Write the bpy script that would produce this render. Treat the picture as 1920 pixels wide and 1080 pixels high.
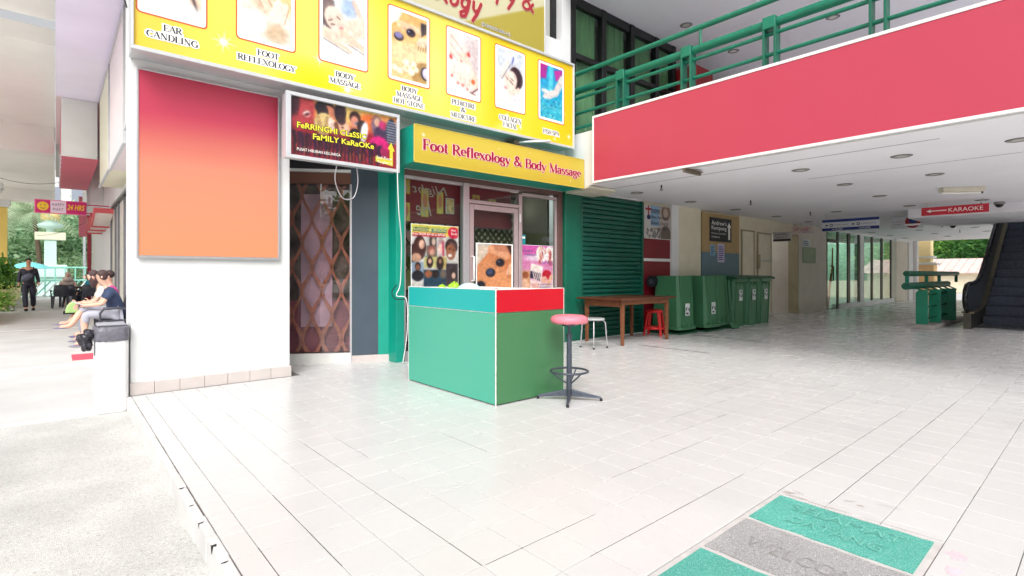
import bpy, bmesh, math, random
import numpy as np
from mathutils import Vector, Matrix

for o in list(bpy.data.objects): bpy.data.objects.remove(o)
SC = bpy.context.scene
COL = SC.collection
R = math.radians
PI = math.pi
rnd = random.Random(7)
nr = np.random.RandomState(11)

# ------------------------------------------------------------------ camera
cam_d = bpy.data.cameras.new('camera'); cam = bpy.data.objects.new('camera', cam_d); COL.objects.link(cam)
cam.location = (0, 0, 1.12)
cam.rotation_euler = (R(90), 0, -math.atan2(.656, .755))
cam_d.sensor_width = 36; cam_d.lens = 36*985/1920; cam_d.shift_y = -27/1920
cam_d.clip_start = .05; cam_d.clip_end = 600
SC.camera = cam
# ------------------------------------------------------------------ world, sun, exposure
SUN_EL, SUN_AZ = R(46), R(222)       # azimuth measured from +Y towards +X
W = bpy.data.worlds.new('World'); SC.world = W; W.use_nodes = True
nt = W.node_tree; nt.nodes.clear()
sky = nt.nodes.new('ShaderNodeTexSky'); sky.sky_type = 'NISHITA'; sky.sun_disc = False
sky.sun_elevation = SUN_EL; sky.sun_rotation = SUN_AZ; sky.air_density = 1.0; sky.dust_density = 6.0; sky.ozone_density = 1.0
hs = nt.nodes.new('ShaderNodeHueSaturation'); hs.inputs['Saturation'].default_value = .1; hs.inputs['Value'].default_value = 1.0
bg = nt.nodes.new('ShaderNodeBackground'); bg.inputs['Strength'].default_value = .15
wo = nt.nodes.new('ShaderNodeOutputWorld')
nt.links.new(sky.outputs[0], hs.inputs['Color']); nt.links.new(hs.outputs[0], bg.inputs[0]); nt.links.new(bg.outputs[0], wo.inputs[0])
sun_d = bpy.data.lights.new('sun', 'SUN'); sun_d.energy = .7; sun_d.angle = R(25); sun_d.color = (1, .985, .97)
sun = bpy.data.objects.new('sun', sun_d); COL.objects.link(sun)
sdir = Vector((math.sin(SUN_AZ)*math.cos(SUN_EL), math.cos(SUN_AZ)*math.cos(SUN_EL), math.sin(SUN_EL)))
sun.rotation_euler = sdir.to_track_quat('Z', 'Y').to_euler(); sun.location = (0, 0, 20)
VS = SC.view_settings
VS.view_transform = 'Standard'; VS.look = 'None'; VS.gamma = 1; VS.use_curve_mapping = False
VS.exposure = .5
SC.cycles.use_denoising = True
SC.cycles.max_bounces = 12; SC.cycles.diffuse_bounces = 8; SC.cycles.glossy_bounces = 5
SC.cycles.transparent_max_bounces = 16; SC.cycles.caustics_reflective = False; SC.cycles.caustics_refractive = False
SC.cycles.sample_clamp_indirect = 6

# ------------------------------------------------------------------ helpers
def lin(c):
    return tuple(((x/255)/12.92 if x/255 <= .04045 else (((x/255)+.055)/1.055)**2.4) for x in c)

MATS = {}
def M(name, rgb, rough=.55, metal=0, var=.06, scale=6, bump=0, bscale=60, spec=.5, grime=0, alpha=None, emit=0):
    """procedural painted/plain surface: rgb is 0..255 sRGB albedo"""
    if name in MATS: return MATS[name]
    m = bpy.data.materials.new(name); m.use_nodes = True; t = m.node_tree; n = t.nodes; l = t.links
    p = n['Principled BSDF']; c = lin(rgb)
    tc = n.new('ShaderNodeNewGeometry')
    nz = n.new('ShaderNodeTexNoise'); nz.inputs['Scale'].default_value = scale; nz.inputs['Detail'].default_value = 5
    l.new(tc.outputs['Position'], nz.inputs['Vector'])
    rp = n.new('ShaderNodeMapRange'); rp.inputs[1].default_value = .3; rp.inputs[2].default_value = .7
    rp.inputs[3].default_value = 1-var; rp.inputs[4].default_value = 1+var*.6
    l.new(nz.outputs[0], rp.inputs[0])
    mx = n.new('ShaderNodeVectorMath'); mx.operation = 'SCALE'; mx.inputs[0].default_value = c
    l.new(rp.outputs[0], mx.inputs['Scale'])
    src = mx.outputs[0]
    if grime:
        n2 = n.new('ShaderNodeTexNoise'); n2.inputs['Scale'].default_value = 1.7; n2.inputs['Detail'].default_value = 8; n2.inputs['Roughness'].default_value = .7
        l.new(tc.outputs['Position'], n2.inputs['Vector'])
        r2 = n.new('ShaderNodeMapRange'); r2.inputs[1].default_value = .5; r2.inputs[2].default_value = .75; r2.inputs[3].default_value = 0; r2.inputs[4].default_value = grime
        l.new(n2.outputs[0], r2.inputs[0])
        mg = n.new('ShaderNodeMix'); mg.data_type = 'RGBA'; mg.inputs['B'].default_value = (c[0]*.45, c[1]*.42, c[2]*.36, 1)
        l.new(r2.outputs[0], mg.inputs['Factor']); l.new(src, mg.inputs['A']); src = mg.outputs['Result']
    l.new(src, p.inputs['Base Color'])
    rr = n.new('ShaderNodeMapRange'); rr.inputs[3].default_value = max(.02, rough-.06); rr.inputs[4].default_value = min(1, rough+.08)
    l.new(nz.outputs[0], rr.inputs[0]); l.new(rr.outputs[0], p.inputs['Roughness'])
    p.inputs['Metallic'].default_value = metal; p.inputs['Specular IOR Level'].default_value = spec
    if bump:
        nb = n.new('ShaderNodeTexNoise'); nb.inputs['Scale'].default_value = bscale; nb.inputs['Detail'].default_value = 6
        l.new(tc.outputs['Position'], nb.inputs['Vector'])
        b = n.new('ShaderNodeBump'); b.inputs['Strength'].default_value = bump; b.inputs['Distance'].default_value = .01
        l.new(nb.outputs[0], b.inputs['Height']); l.new(b.outputs[0], p.inputs['Normal'])
    if emit:
        p.inputs['Emission Color'].default_value = (*c, 1); p.inputs['Emission Strength'].default_value = emit
    MATS[name] = m; return m

def MPRINT(name='print', rough=.35, emit=0):
    if name in MATS: return MATS[name]
    m = bpy.data.materials.new(name); m.use_nodes = True; n = m.node_tree.nodes; l = m.node_tree.links
    a = n.new('ShaderNodeAttribute'); a.attribute_name = 'Col'
    p = n['Principled BSDF']; l.new(a.outputs['Color'], p.inputs['Base Color']); p.inputs['Roughness'].default_value = rough
    if emit:
        l.new(a.outputs['Color'], p.inputs['Emission Color']); p.inputs['Emission Strength'].default_value = emit
    MATS[name] = m; return m

def MGLASS(name, tint=(238, 247, 243), refl=.55, base=.01, rough=.01):
    if name in MATS: return MATS[name]
    m = bpy.data.materials.new(name); m.use_nodes = True; n = m.node_tree.nodes; l = m.node_tree.links
    n.clear(); o = n.new('ShaderNodeOutputMaterial')
    t = n.new('ShaderNodeBsdfTransparent'); t.inputs[0].default_value = (*lin(tint), 1)
    g = n.new('ShaderNodeBsdfGlossy'); g.inputs['Roughness'].default_value = rough; g.inputs['Color'].default_value = (.95, .97, .96, 1)
    f = n.new('ShaderNodeFresnel'); f.inputs[0].default_value = 1.5
    mm = n.new('ShaderNodeMath'); mm.operation = 'MULTIPLY_ADD'; mm.inputs[1].default_value = refl; mm.inputs[2].default_value = base; mm.use_clamp = True
    x = n.new('ShaderNodeMixShader')
    gb = n.new('ShaderNodeNewGeometry'); iv = n.new('ShaderNodeMath'); iv.operation = 'SUBTRACT'; iv.inputs[0].default_value = 1; l.new(gb.outputs['Backfacing'], iv.inputs[1])
    ml = n.new('ShaderNodeMath'); ml.operation = 'MULTIPLY'; l.new(mm.outputs[0], ml.inputs[0]); l.new(iv.outputs[0], ml.inputs[1])
    l.new(f.outputs[0], mm.inputs[0]); l.new(ml.outputs[0], x.inputs[0]); l.new(t.outputs[0], x.inputs[1]); l.new(g.outputs[0], x.inputs[2]); l.new(x.outputs[0], o.inputs[0])
    MATS[name] = m; return m

def wloc(o):
    v = Vector((0, 0, 0))
    while o: v += o.location; o = o.parent
    return v

def props(o, label=None, cat=None, group=None, kind=None):
    if label: o['label'] = label
    if cat: o['category'] = cat
    if group: o['group'] = group
    if kind: o['kind'] = kind
    return o

def thing(name, label, cat, loc=(0, 0, 0), rz=0, group=None, kind=None):
    o = bpy.data.objects.new(name, None); COL.objects.link(o); o.location = loc; o.rotation_euler = (0, 0, rz)
    o.empty_display_size = .2
    return props(o, label, cat, group, kind)

class B:
    """collects faces; world coordinates unless the parent sits rotated (then build at origin first)"""
    def __init__(s): s.v = []; s.f = []; s.sm = []
    def add(s, vs, fs, smooth=False):
        k = len(s.v); s.v += [tuple(q) for q in vs]; s.f += [[i+k for i in f] for f in fs]; s.sm += [smooth]*len(fs); return s
    def box(s, x0, y0, z0, x1, y1, z1):
        v = [(x, y, z) for z in (z0, z1) for y in (y0, y1) for x in (x0, x1)]
        return s.add(v, [(0, 2, 3, 1), (4, 5, 7, 6), (0, 1, 5, 4), (2, 6, 7, 3), (0, 4, 6, 2), (1, 3, 7, 5)])
    def cbox(s, x0, y0, z0, x1, y1, z1, c=.01):
        """box with chamfered vertical and horizontal edges (12 chamfers)"""
        cx, cy, cz = (x0+x1)/2, (y0+y1)/2, (z0+z1)/2; hx, hy, hz = (x1-x0)/2, (y1-y0)/2, (z1-z0)/2
        bm = bmesh.new(); bmesh.ops.create_cube(bm, size=1)
        for q in bm.verts: q.co = Vector((cx+q.co.x*2*hx, cy+q.co.y*2*hy, cz+q.co.z*2*hz))
        bmesh.ops.bevel(bm, geom=list(bm.edges), offset=min(c, hx*.8, hy*.8, hz*.8), segments=1, affect='EDGES')
        bm.verts.index_update()
        s.add([q.co for q in bm.verts], [[q.index for q in f.verts] for f in bm.faces]); bm.free(); return s
    def prism(s, pts, axis, a, b):
        """pts 2-D polygon extruded along axis; for 'x' pts are (y,z), 'y' (x,z), 'z' (x,y)"""
        def mk(p, t): return {'x': (t, p[0], p[1]), 'y': (p[0], t, p[1]), 'z': (p[0], p[1], t)}[axis]
        n = len(pts); v = [mk(p, a) for p in pts]+[mk(p, b) for p in pts]
        f = [tuple(range(n))[::-1], tuple(range(n, 2*n))]+[(i, (i+1) % n, n+(i+1) % n, n+i) for i in range(n)]
        return s.add(v, f)
    def cyl(s, p0, p1, r0, r1=None, n=14, caps=True):
        r1 = r0 if r1 is None else r1
        return s.tube([p0, p1], [r0, r1], n, caps, split=True)
    def tube(s, pts, r, n=10, caps=True, closed=False, split=False):
        P_ = [Vector(p) for p in pts]; m = len(P_); rr = r if isinstance(r, (list, tuple)) else [r]*m
        k = len(s.v); prev = None; V = []
        for i in range(m):
            if closed: t = P_[(i+1) % m]-P_[i-1]
            else: t = P_[min(i+1, m-1)]-P_[max(i-1, 0)]
            t.normalize()
            if prev is None:
                a = Vector((0, 0, 1)) if abs(t.z) < .9 else Vector((1, 0, 0)); u = t.cross(a).normalized()
            else: u = (prev-t*prev.dot(t)).normalized()
            prev = u; w = t.cross(u)
            for j in range(n):
                an = 2*PI*j/n; V.append(P_[i]+(u*math.cos(an)+w*math.sin(an))*rr[i])
        F = []
        for i in range(m if closed else m-1):
            for j in range(n):
                a = i*n+j; b_ = i*n+(j+1) % n; c = ((i+1) % m)*n+(j+1) % n; d = ((i+1) % m)*n+j; F.append((a, b_, c, d))
        s.add(V, F, True)
        if caps and not closed: s.add(V[:n], [tuple(range(n))]); s.add(V[-n:], [tuple(range(n))[::-1]])
        return s
    def lathe(s, prof, cx=0, cy=0, n=24, sx=1, sy=1):
        V = [(cx+r*math.cos(2*PI*j/n)*sx, cy+r*math.sin(2*PI*j/n)*sy, z) for r, z in prof for j in range(n)]
        F = [(i*n+j, i*n+(j+1) % n, (i+1)*n+(j+1) % n, (i+1)*n+j) for i in range(len(prof)-1) for j in range(n)]
        s.add(V, F, True); return s
    def disc(s, cx, cy, z, r, n=24, sx=1, sy=1, up=True):
        V = [(cx+r*math.cos(2*PI*j/n)*sx, cy+r*math.sin(2*PI*j/n)*sy, z) for j in range(n)]
        return s.add(V, [tuple(range(n)) if up else tuple(range(n))[::-1]])
    def ellip(s, c, r, n=12, m=8):
        V = []; F = []
        for i in range(m+1):
            th = PI*i/m
            for j in range(n): V.append((c[0]+r[0]*math.sin(th)*math.cos(2*PI*j/n), c[1]+r[1]*math.sin(th)*math.sin(2*PI*j/n), c[2]+r[2]*math.cos(th)))
        for i in range(m):
            for j in range(n): F.append((i*n+j, (i+1)*n+j, (i+1)*n+(j+1) % n, i*n+(j+1) % n))
        return s.add(V, F, True)
    def mesh(s, name, loc=(0, 0, 0)):
        me = bpy.data.meshes.new(name)
        me.from_pydata([(x-loc[0], y-loc[1], z-loc[2]) for x, y, z in s.v], [], s.f)
        me.polygons.foreach_set('use_smooth', s.sm); me.validate(); me.update(); return me
    def build(s, name, mat, parent=None, bevel=0, fixn=True, **kw):
        loc = wloc(parent) if parent else Vector((0, 0, 0))
        me = s.mesh(name, loc)
        if fixn:
            bm = bmesh.new(); bm.from_mesh(me); bmesh.ops.remove_doubles(bm, verts=bm.verts, dist=1e-6) if bevel else None
            bmesh.ops.recalc_face_normals(bm, faces=bm.faces); bm.to_mesh(me); bm.free()
        me.materials.append(mat)
        o = bpy.data.objects.new(name, me); COL.objects.link(o)
        if parent: o.parent = parent
        if bevel:
            b = o.modifiers.new('bevel', 'BEVEL'); b.width = bevel; b.segments = 2; b.limit_method = 'ANGLE'; b.angle_limit = R(40)
        if kw: props(o, **kw)
        return o

def bx(name, mat, parent, x0, y0, z0, x1, y1, z1, bevel=0, **kw):
    return B().box(x0, y0, z0, x1, y1, z1).build(name, mat, parent, bevel, **kw)

def kids(o): return [c for c in bpy.data.objects if c.parent == o]
def dup(root, loc, rz=None, label=None, group=None, ch=None):
    """copy a thing with its parts and sub-parts"""
    r = root.copy(); COL.objects.link(r); r.location = loc
    if rz is not None: r.rotation_euler = (0, 0, rz)
    if label: r['label'] = label
    if group: r['group'] = group
    for c in kids(root):
        d = c.copy(); COL.objects.link(d); d.parent = r
        for g in kids(c):
            e = g.copy(); COL.objects.link(e); e.parent = d
    return r

# ---------------------------------------------------------------- flat printed artwork (colours on a fine grid)
class Art:
    gain = .93
    def __init__(s, asp, nx, bg=(255, 255, 255)):
        s.nx = nx; s.ny = max(2, int(round(nx*asp))); s.asp = asp
        u = np.linspace(0, 1, nx); v = np.linspace(0, asp, s.ny)
        s.U, s.V = np.meshgrid(u, v); s.I = np.ones((s.ny, nx, 3))*np.array(bg, float)
    def mix(s, m, c, a=1):
        m = np.clip(m, 0, 1)[..., None]*a; s.I = s.I*(1-m)+np.array(c, float)*m; return s
    def ell(s, cx, cy, rx, ry, c, rot=0, soft=.012, a=1):
        x = s.U-cx; y = s.V-cy; k, q = math.cos(R(rot)), math.sin(R(rot)); X = x*k+y*q; Y = -x*q+y*k
        d = np.sqrt((X/rx)**2+(Y/ry)**2); return s.mix((1-d)*min(rx, ry)/soft+.5, c, a)
    def line(s, x0, y0, x1, y1, w, c, w2=None, soft=.012, a=1):
        w2 = w if w2 is None else w2; dx, dy = x1-x0, y1-y0; L = dx*dx+dy*dy+1e-9
        t = np.clip(((s.U-x0)*dx+(s.V-y0)*dy)/L, 0, 1); d = np.hypot(s.U-x0-t*dx, s.V-y0-t*dy); ww = w+(w2-w)*t
        return s.mix((ww-d)/soft+.5, c, a)
    def path(s, pts, w, c, **k):
        for p, q in zip(pts, pts[1:]): s.line(*p, *q, w, c, **k)
        return s
    def rect(s, x0, y0, x1, y1, c, soft=.006, a=1):
        m = np.minimum(np.minimum(s.U-x0, x1-s.U), np.minimum(s.V-y0, y1-s.V)); return s.mix(m/soft+.5, c, a)
    def poly(s, pts, c, a=1):
        m = np.zeros_like(s.U, bool); n = len(pts)
        for i in range(n):
            (x0, y0), (x1, y1) = pts[i], pts[(i+1) % n]
            k = ((y0 > s.V) != (y1 > s.V)) & (s.U < (x1-x0)*(s.V-y0)/(y1-y0+1e-12)+x0); m ^= k
        return s.mix(m.astype(float), c, a)
    def half(s, x0, y0, x1, y1, c, soft=.006):
        L = math.hypot(x1-x0, y1-y0); return s.mix(((s.U-x0)*(y1-y0)-(s.V-y0)*(x1-x0))/L/soft+.5, c)
    def grad(s, c0, c1, ax='v'):
        t = (s.V/s.asp if ax == 'v' else s.U)[..., None]; s.I = np.array(c0, float)*(1-t)+np.array(c1, float)*t; return s
    def star(s, x, y, r, c=(255, 255, 240)):
        for k in range(8):
            an = PI*k/4+.1; q = r if k % 2 == 0 else r*.75
            s.line(x, y, x+q*math.cos(an), y+q*math.sin(an), r*.09, c, w2=0, soft=r*.12, a=.85)
        return s.ell(x, y, r*.28, r*.28, c, soft=r*.3, a=.9)
    def photo(s, seed=1, r=1):
        """soften the drawing and give it the uneven tone of a printed photograph"""
        def blur(I, k):
            for ax in (0, 1):
                P_ = np.pad(I, [(k, k) if i == ax else (0, 0) for i in range(3)], mode='edge'); I = sum(np.take(P_, range(j, j+I.shape[ax]), axis=ax) for j in range(2*k+1))/(2*k+1)
            return I
        f = blur(s.I, r); g = blur(f, 6*r); f = f+(g-f)*.22; e = np.roll(g, (2*r, 2*r), (0, 1))-g; f = f-e*.5
        q = np.random.RandomState(seed).randn(*s.I.shape[:2])[..., None]; n_ = blur(q, 3); n_ /= n_.std()+1e-9; n2 = blur(q, 1)
        s.I = np.clip(f*(1+.035*n_)+2.5*n2, 0, 255); return s
    def speck(s, amp, seed=1):
        s.I = np.clip(s.I+np.random.RandomState(seed).randn(*s.I.shape[:2])[..., None]*amp, 0, 255); return s
    def build(s, name, org, U, V, parent, mat, off=None):
        """org = top-left corner, U vector to the right edge, V vector to the bottom edge"""
        org, U, V = Vector(org), Vector(U), Vector(V); L = wloc(parent)
        o_ = np.array(org-L); u = s.U[..., None]*np.array(U); v = (s.V/s.asp)[..., None]*np.array(V)
        P_ = (o_+u+v).reshape(-1, 3); ny, nx = s.ny, s.nx
        me = bpy.data.meshes.new(name); idx = np.arange(ny*nx).reshape(ny, nx)
        F = np.stack([idx[:-1, :-1], idx[1:, :-1], idx[1:, 1:], idx[:-1, 1:]], -1).reshape(-1, 4)
        me.vertices.add(len(P_)); me.vertices.foreach_set('co', P_.ravel())
        me.loops.add(F.size); me.loops.foreach_set('vertex_index', F.ravel())
        me.polygons.add(len(F)); me.polygons.foreach_set('loop_start', np.arange(0, F.size, 4)); me.polygons.foreach_set('loop_total', np.full(len(F), 4))
        me.update(); a = me.color_attributes.new('Col', 'FLOAT_COLOR', 'POINT')
        c = np.clip(s.I*s.gain/255, 0, 1); c = np.where(c <= .04045, c/12.92, ((c+.055)/1.055)**2.4).reshape(-1, 3)
        a.data.foreach_set('color', np.concatenate([c, np.ones((len(c), 1))], 1).ravel().astype(np.float32))
        me.materials.append(mat); o = bpy.data.objects.new(name, me); COL.objects.link(o); o.parent = parent; return o

# ---------------------------------------------------------------- lettering
def place_letters(me, name, mat, parent, org, right, up, w, h, src):
    """scale the flat x/y outlines in me (bounds src) into a w x h box whose lower-left corner is org"""
    x0, x1, y0, y1 = src; sx = w/max(x1-x0, 1e-6); sy = h/max(y1-y0, 1e-6) if h else sx
    L = wloc(parent); org = Vector(org); right = Vector(right); up = Vector(up); nrm = right.cross(up)
    for q in me.vertices: q.co = org-L+right*((q.co.x-x0)*sx)+up*((q.co.y-y0)*sy)+nrm*q.co.z
    me.materials.clear(); me.materials.append(mat); o = bpy.data.objects.new(name, me); COL.objects.link(o); o.parent = parent; return o
def bounds(me):
    a = np.empty(len(me.vertices)*3); me.vertices.foreach_get('co', a); a = a.reshape(-1, 3)
    return a[:, 0].min(), a[:, 0].max(), a[:, 1].min(), a[:, 1].max()
def text(s, org, right, up, w, h, mat, parent, name='lettering', halo=None, hw=.04, depth=.0015, shear=0, flip=False, spacing=1, bold=.0):
    """sans-serif line of text fitted in a w x h box"""
    def mk(off, dep):
        c = bpy.data.curves.new(name, 'FONT'); c.body = s; c.offset = off; c.extrude = dep; c.resolution_u = 3; c.shear = shear; c.space_character = spacing
        t = bpy.data.objects.new('tmp', c); COL.objects.link(t); bpy.context.view_layer.update()
        me = bpy.data.meshes.new_from_object(t.evaluated_get(bpy.context.evaluated_depsgraph_get()))
        bpy.data.objects.remove(t); bpy.data.curves.remove(c)
        return me
    me = mk(bold, 0); b = bounds(me)
    if flip:
        for q in me.vertices: q.co.x = b[0]+b[1]-q.co.x
    n = Vector(right).cross(Vector(up))
    if halo:
        hm = mk(hw, 0); place_letters(hm, 'lettering_outline', halo, parent, Vector(org)+n*.0012, right, up, w, h, b)
    return place_letters(me, name, mat, parent, Vector(org)+n*(.0012+depth), right, up, w, h, b)

def arc(cx, cy, rx, ry, a0, a1, n=14): return [(cx+rx*math.cos(R(a0+(a1-a0)*i/n)), cy+ry*math.sin(R(a0+(a1-a0)*i/n))) for i in range(n+1)]
# serif skeletons: (advance, strokes, serifs); stroke = points or (points, 'thin'/'thick'); serif = (x, y, half width)
G = {
 'A': (.74, [([(.08, 0), (.37, 1)], 'thin'), ([(.37, 1), (.66, 0)], 'thick'), ([(.18, .36), (.55, .36)], 'thin')], [(.08, 0, .1), (.66, 0, .12)]),
 'B': (.68, [[(.15, 0), (.15, 1)], [(.15, 1), (.35, 1)]+arc(.35, .76, .2, .24, 90, -90)+[(.15, .52)], [(.15, .52), (.38, .52)]+arc(.38, .26, .22, .26, 90, -90)+[(.15, 0)]], [(.12, 0, .09), (.12, 1, .09)]),
 'C': (.72, [arc(.42, .5, .34, .5, 50, 310, 20), ([(.64, .98), (.64, .7)], 'thin')], []),
 'D': (.76, [[(.15, 0), (.15, 1)], [(.15, 1), (.32, 1)]+arc(.32, .5, .36, .5, 90, -90, 18)+[(.15, 0)]], [(.12, 0, .09), (.12, 1, .09)]),
 'E': (.64, [[(.15, 0), (.15, 1)], [(.15, 1), (.56, 1)], [(.15, .52), (.45, .52)], [(.15, 0), (.58, 0)], ([(.56, 1), (.56, .8)], 'thin'), ([(.58, 0), (.58, .22)], 'thin'), ([(.45, .42), (.45, .62)], 'thin')], [(.12, 0, .09), (.12, 1, .09)]),
 'F': (.6, [[(.15, 0), (.15, 1)], [(.15, 1), (.54, 1)], [(.15, .52), (.42, .52)], ([(.54, 1), (.54, .8)], 'thin'), ([(.42, .42), (.42, .62)], 'thin')], [(.15, 0, .12), (.12, 1, .09)]),
 'G': (.78, [arc(.42, .5, .34, .5, 50, 330, 20), [(.68, .42), (.68, .06)], ([(.64, .98), (.64, .7)], 'thin')], [(.66, .42, .12)]),
 'H': (.8, [[(.15, 0), (.15, 1)], [(.65, 0), (.65, 1)], [(.15, .52), (.65, .52)]], [(.15, 0, .11), (.15, 1, .11), (.65, 0, .11), (.65, 1, .11)]),
 'I': (.36, [[(.18, 0), (.18, 1)]], [(.18, 0, .12), (.18, 1, .12)]),
 'L': (.62, [[(.15, 0), (.15, 1)], [(.15, 0), (.56, 0)], ([(.56, 0), (.56, .24)], 'thin')], [(.15, 1, .12), (.12, 0, .09)]),
 'M': (.96, [([(.15, 0), (.15, 1)], 'thin'), ([(.15, 1), (.48, .05)], 'thick'), ([(.48, .05), (.81, 1)], 'thin'), [(.81, 1), (.81, 0)]], [(.15, 0, .1), (.12, 1, .09), (.84, 1, .09), (.81, 0, .12)]),
 'N': (.82, [([(.15, 0), (.15, 1)], 'thin'), ([(.15, 1), (.67, 0)], 'thick'), ([(.67, 0), (.67, 1)], 'thin')], [(.15, 0, .1), (.1, 1, .09), (.67, 1, .1)]),
 'O': (.82, [arc(.41, .5, .34, .5, 0, 360, 28)], []),
 'P': (.64, [[(.15, 0), (.15, 1)], [(.15, 1), (.34, 1)]+arc(.34, .73, .23, .27, 90, -90)+[(.15, .46)]], [(.15, 0, .12), (.12, 1, .09)]),
 'R': (.72, [[(.15, 0), (.15, 1)], [(.15, 1), (.34, 1)]+arc(.34, .75, .22, .25, 90, -90)+[(.15, .5)], ([(.34, .5), (.66, 0)], 'thick')], [(.15, 0, .11), (.12, 1, .09), (.67, 0, .07)]),
 'S': (.58, [arc(.29, .74, .19, .25, 40, 270, 14)+arc(.29, .25, .21, .25, 90, -140, 14), ([(.46, .96), (.46, .76)], 'thin'), ([(.1, .04), (.1, .26)], 'thin')], []),
 'T': (.68, [[(.34, 0), (.34, 1)], [(.06, 1), (.62, 1)], ([(.06, 1), (.06, .78)], 'thin'), ([(.62, 1), (.62, .78)], 'thin')], [(.34, 0, .12)]),
 'U': (.78, [[(.15, 1), (.15, .35)]+arc(.39, .3, .24, .3, 180, 360)+[(.63, 1)]], [(.15, 1, .12), (.63, 1, .1)]),
 'X': (.74, [([(.1, 1), (.64, 0)], 'thick'), ([(.1, 0), (.64, 1)], 'thin')], [(.1, 0, .1), (.1, 1, .1), (.64, 0, .1), (.64, 1, .1)]),
 'Y': (.72, [([(.08, 1), (.36, .48)], 'thick'), ([(.36, .48), (.64, 1)], 'thin'), [(.36, .48), (.36, 0)]], [(.36, 0, .12), (.08, 1, .11), (.64, 1, .1)]),
 '&': (.86, [([(.78, 0), (.25, .66)]+arc(.36, .82, .14, .18, 200, -20)[:], 'thick'), arc(.3, .26, .2, .26, 120, 340), ([(.5, .1), (.74, .46)], 'thin'), ([(.5, .8), (.2, .42)], 'thin')], [(.74, .46, .09)]),
 'o': (.56, [arc(.28, .33, .21, .33, 0, 360, 22)], []),
 'e': (.52, [[(.08, .36), (.45, .36)]+arc(.27, .36, .18, .3, 0, 300, 18)], []),
 't': (.36, [[(.16, .88), (.16, .12)]+arc(.26, .12, .1, .12, 180, 300, 6), [(.04, .64), (.3, .64)]], []),
 'f': (.36, [[(.14, 0), (.14, .8)]+arc(.26, .82, .12, .18, 180, 50, 8), [(.03, .64), (.3, .64)]], [(.15, 0, .1)]),
 'l': (.3, [[(.15, 0), (.15, 1)]], [(.15, 0, .1), (.11, 1, .06)]),
 'x': (.54, [([(.07, .64), (.46, 0)], 'thick'), ([(.07, 0), (.46, .64)], 'thin')], [(.07, 0, .08), (.07, .64, .08), (.46, 0, .08), (.46, .64, .08)]),
 'g': (.54, [arc(.25, .43, .17, .22, 0, 360, 18), [(.13, .26), (.1, .14), (.4, .08)]+arc(.28, -.12, .18, .14, 50, -210, 14), ([(.4, .6), (.5, .66)], 'thin')], []),
 'y': (.54, [([(.08, .64), (.28, .06)], 'thick'), ([(.47, .64), (.24, -.14), (.12, -.26), (.06, -.2)], 'thin')], [(.08, .64, .08), (.47, .64, .08)]),
 'd': (.58, [arc(.26, .33, .19, .33, 40, 320, 18), [(.45, 0), (.45, 1)]], [(.41, 1, .06), (.49, 0, .06)]),
 'a': (.52, [arc(.24, .48, .14, .18, 170, 0, 8)+[(.38, .45), (.38, .05), (.48, .02)], [(.38, .38)]+arc(.22, .18, .15, .17, 80, 330, 12)], []),
 's': (.44, [arc(.22, .49, .14, .16, 40, 270, 12)+arc(.22, .17, .15, .17, 90, -140, 12)], []),
 ' ': (.34, [], []),
}
def serif_mesh(s, thick, thin, grow=0, track=0):
    b = B(); x = 0
    for gi, ch in enumerate(s):
        adv, strokes, ser = G[ch]; z = .6e-5*(gi % 2)
        for st in strokes:
            mode = None
            if isinstance(st, tuple): st, mode = st
            for (x0, y0), (x1, y1) in zip(st, st[1:]):
                dx, dy = x1-x0, y1-y0; L = math.hypot(dx, dy)
                if L < 1e-5: continue
                sn = abs(dy)/L
                w = {'thin': thin, 'thick': thick}.get(mode, thin+(thick-thin)*sn**1.5)/2+grow
                nx, ny = -dy/L*w, dx/L*w; e = min(w, .03)+grow*.6; ex, ey = dx/L*e*.6, dy/L*e*.6; z += 1.3e-5
                b.add([(x+x0+nx-ex, y0+ny-ey, z), (x+x0-nx-ex, y0-ny-ey, z), (x+x1-nx+ex, y1-ny+ey, z), (x+x1+nx+ex, y1+ny+ey, z)], [(0, 1, 2, 3)])
        for sx, sy, hw in ser:
            w = thin/2+grow; h = hw+grow; z += 1.3e-5
            b.add([(x+sx-h, sy-w, z), (x+sx+h, sy-w, z), (x+sx+h, sy+w, z), (x+sx-h, sy+w, z)], [(0, 1, 2, 3)])
        x += adv+track
    return b, x-track
def serif(s, org, right, up, w, h, mat, parent, halo=None, grow=.12, thick=.15, thin=.05, cap=1.0, name='lettering'):
    """one line; h is the capital height, org the baseline's left end"""
    b, adv = serif_mesh(s, thick, thin)
    n = Vector(right).cross(Vector(up)); src = (0, adv, 0, 1)
    if halo:
        hb, _ = serif_mesh(s, thick, thin, grow)
        place_letters(hb.mesh('lettering_outline'), 'lettering_outline', halo, parent, Vector(org)+n*.0012, right, up, w, h, src)
    return place_letters(b.mesh(name), name, mat, parent, Vector(org)+n*.0035, right, up, w, h, src)
XR, XU = (1, 0, 0), (0, 0, 1)       # sign facing -Y
YR = (0, -1, 0)                     # sign facing -X: reads towards -Y
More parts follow.
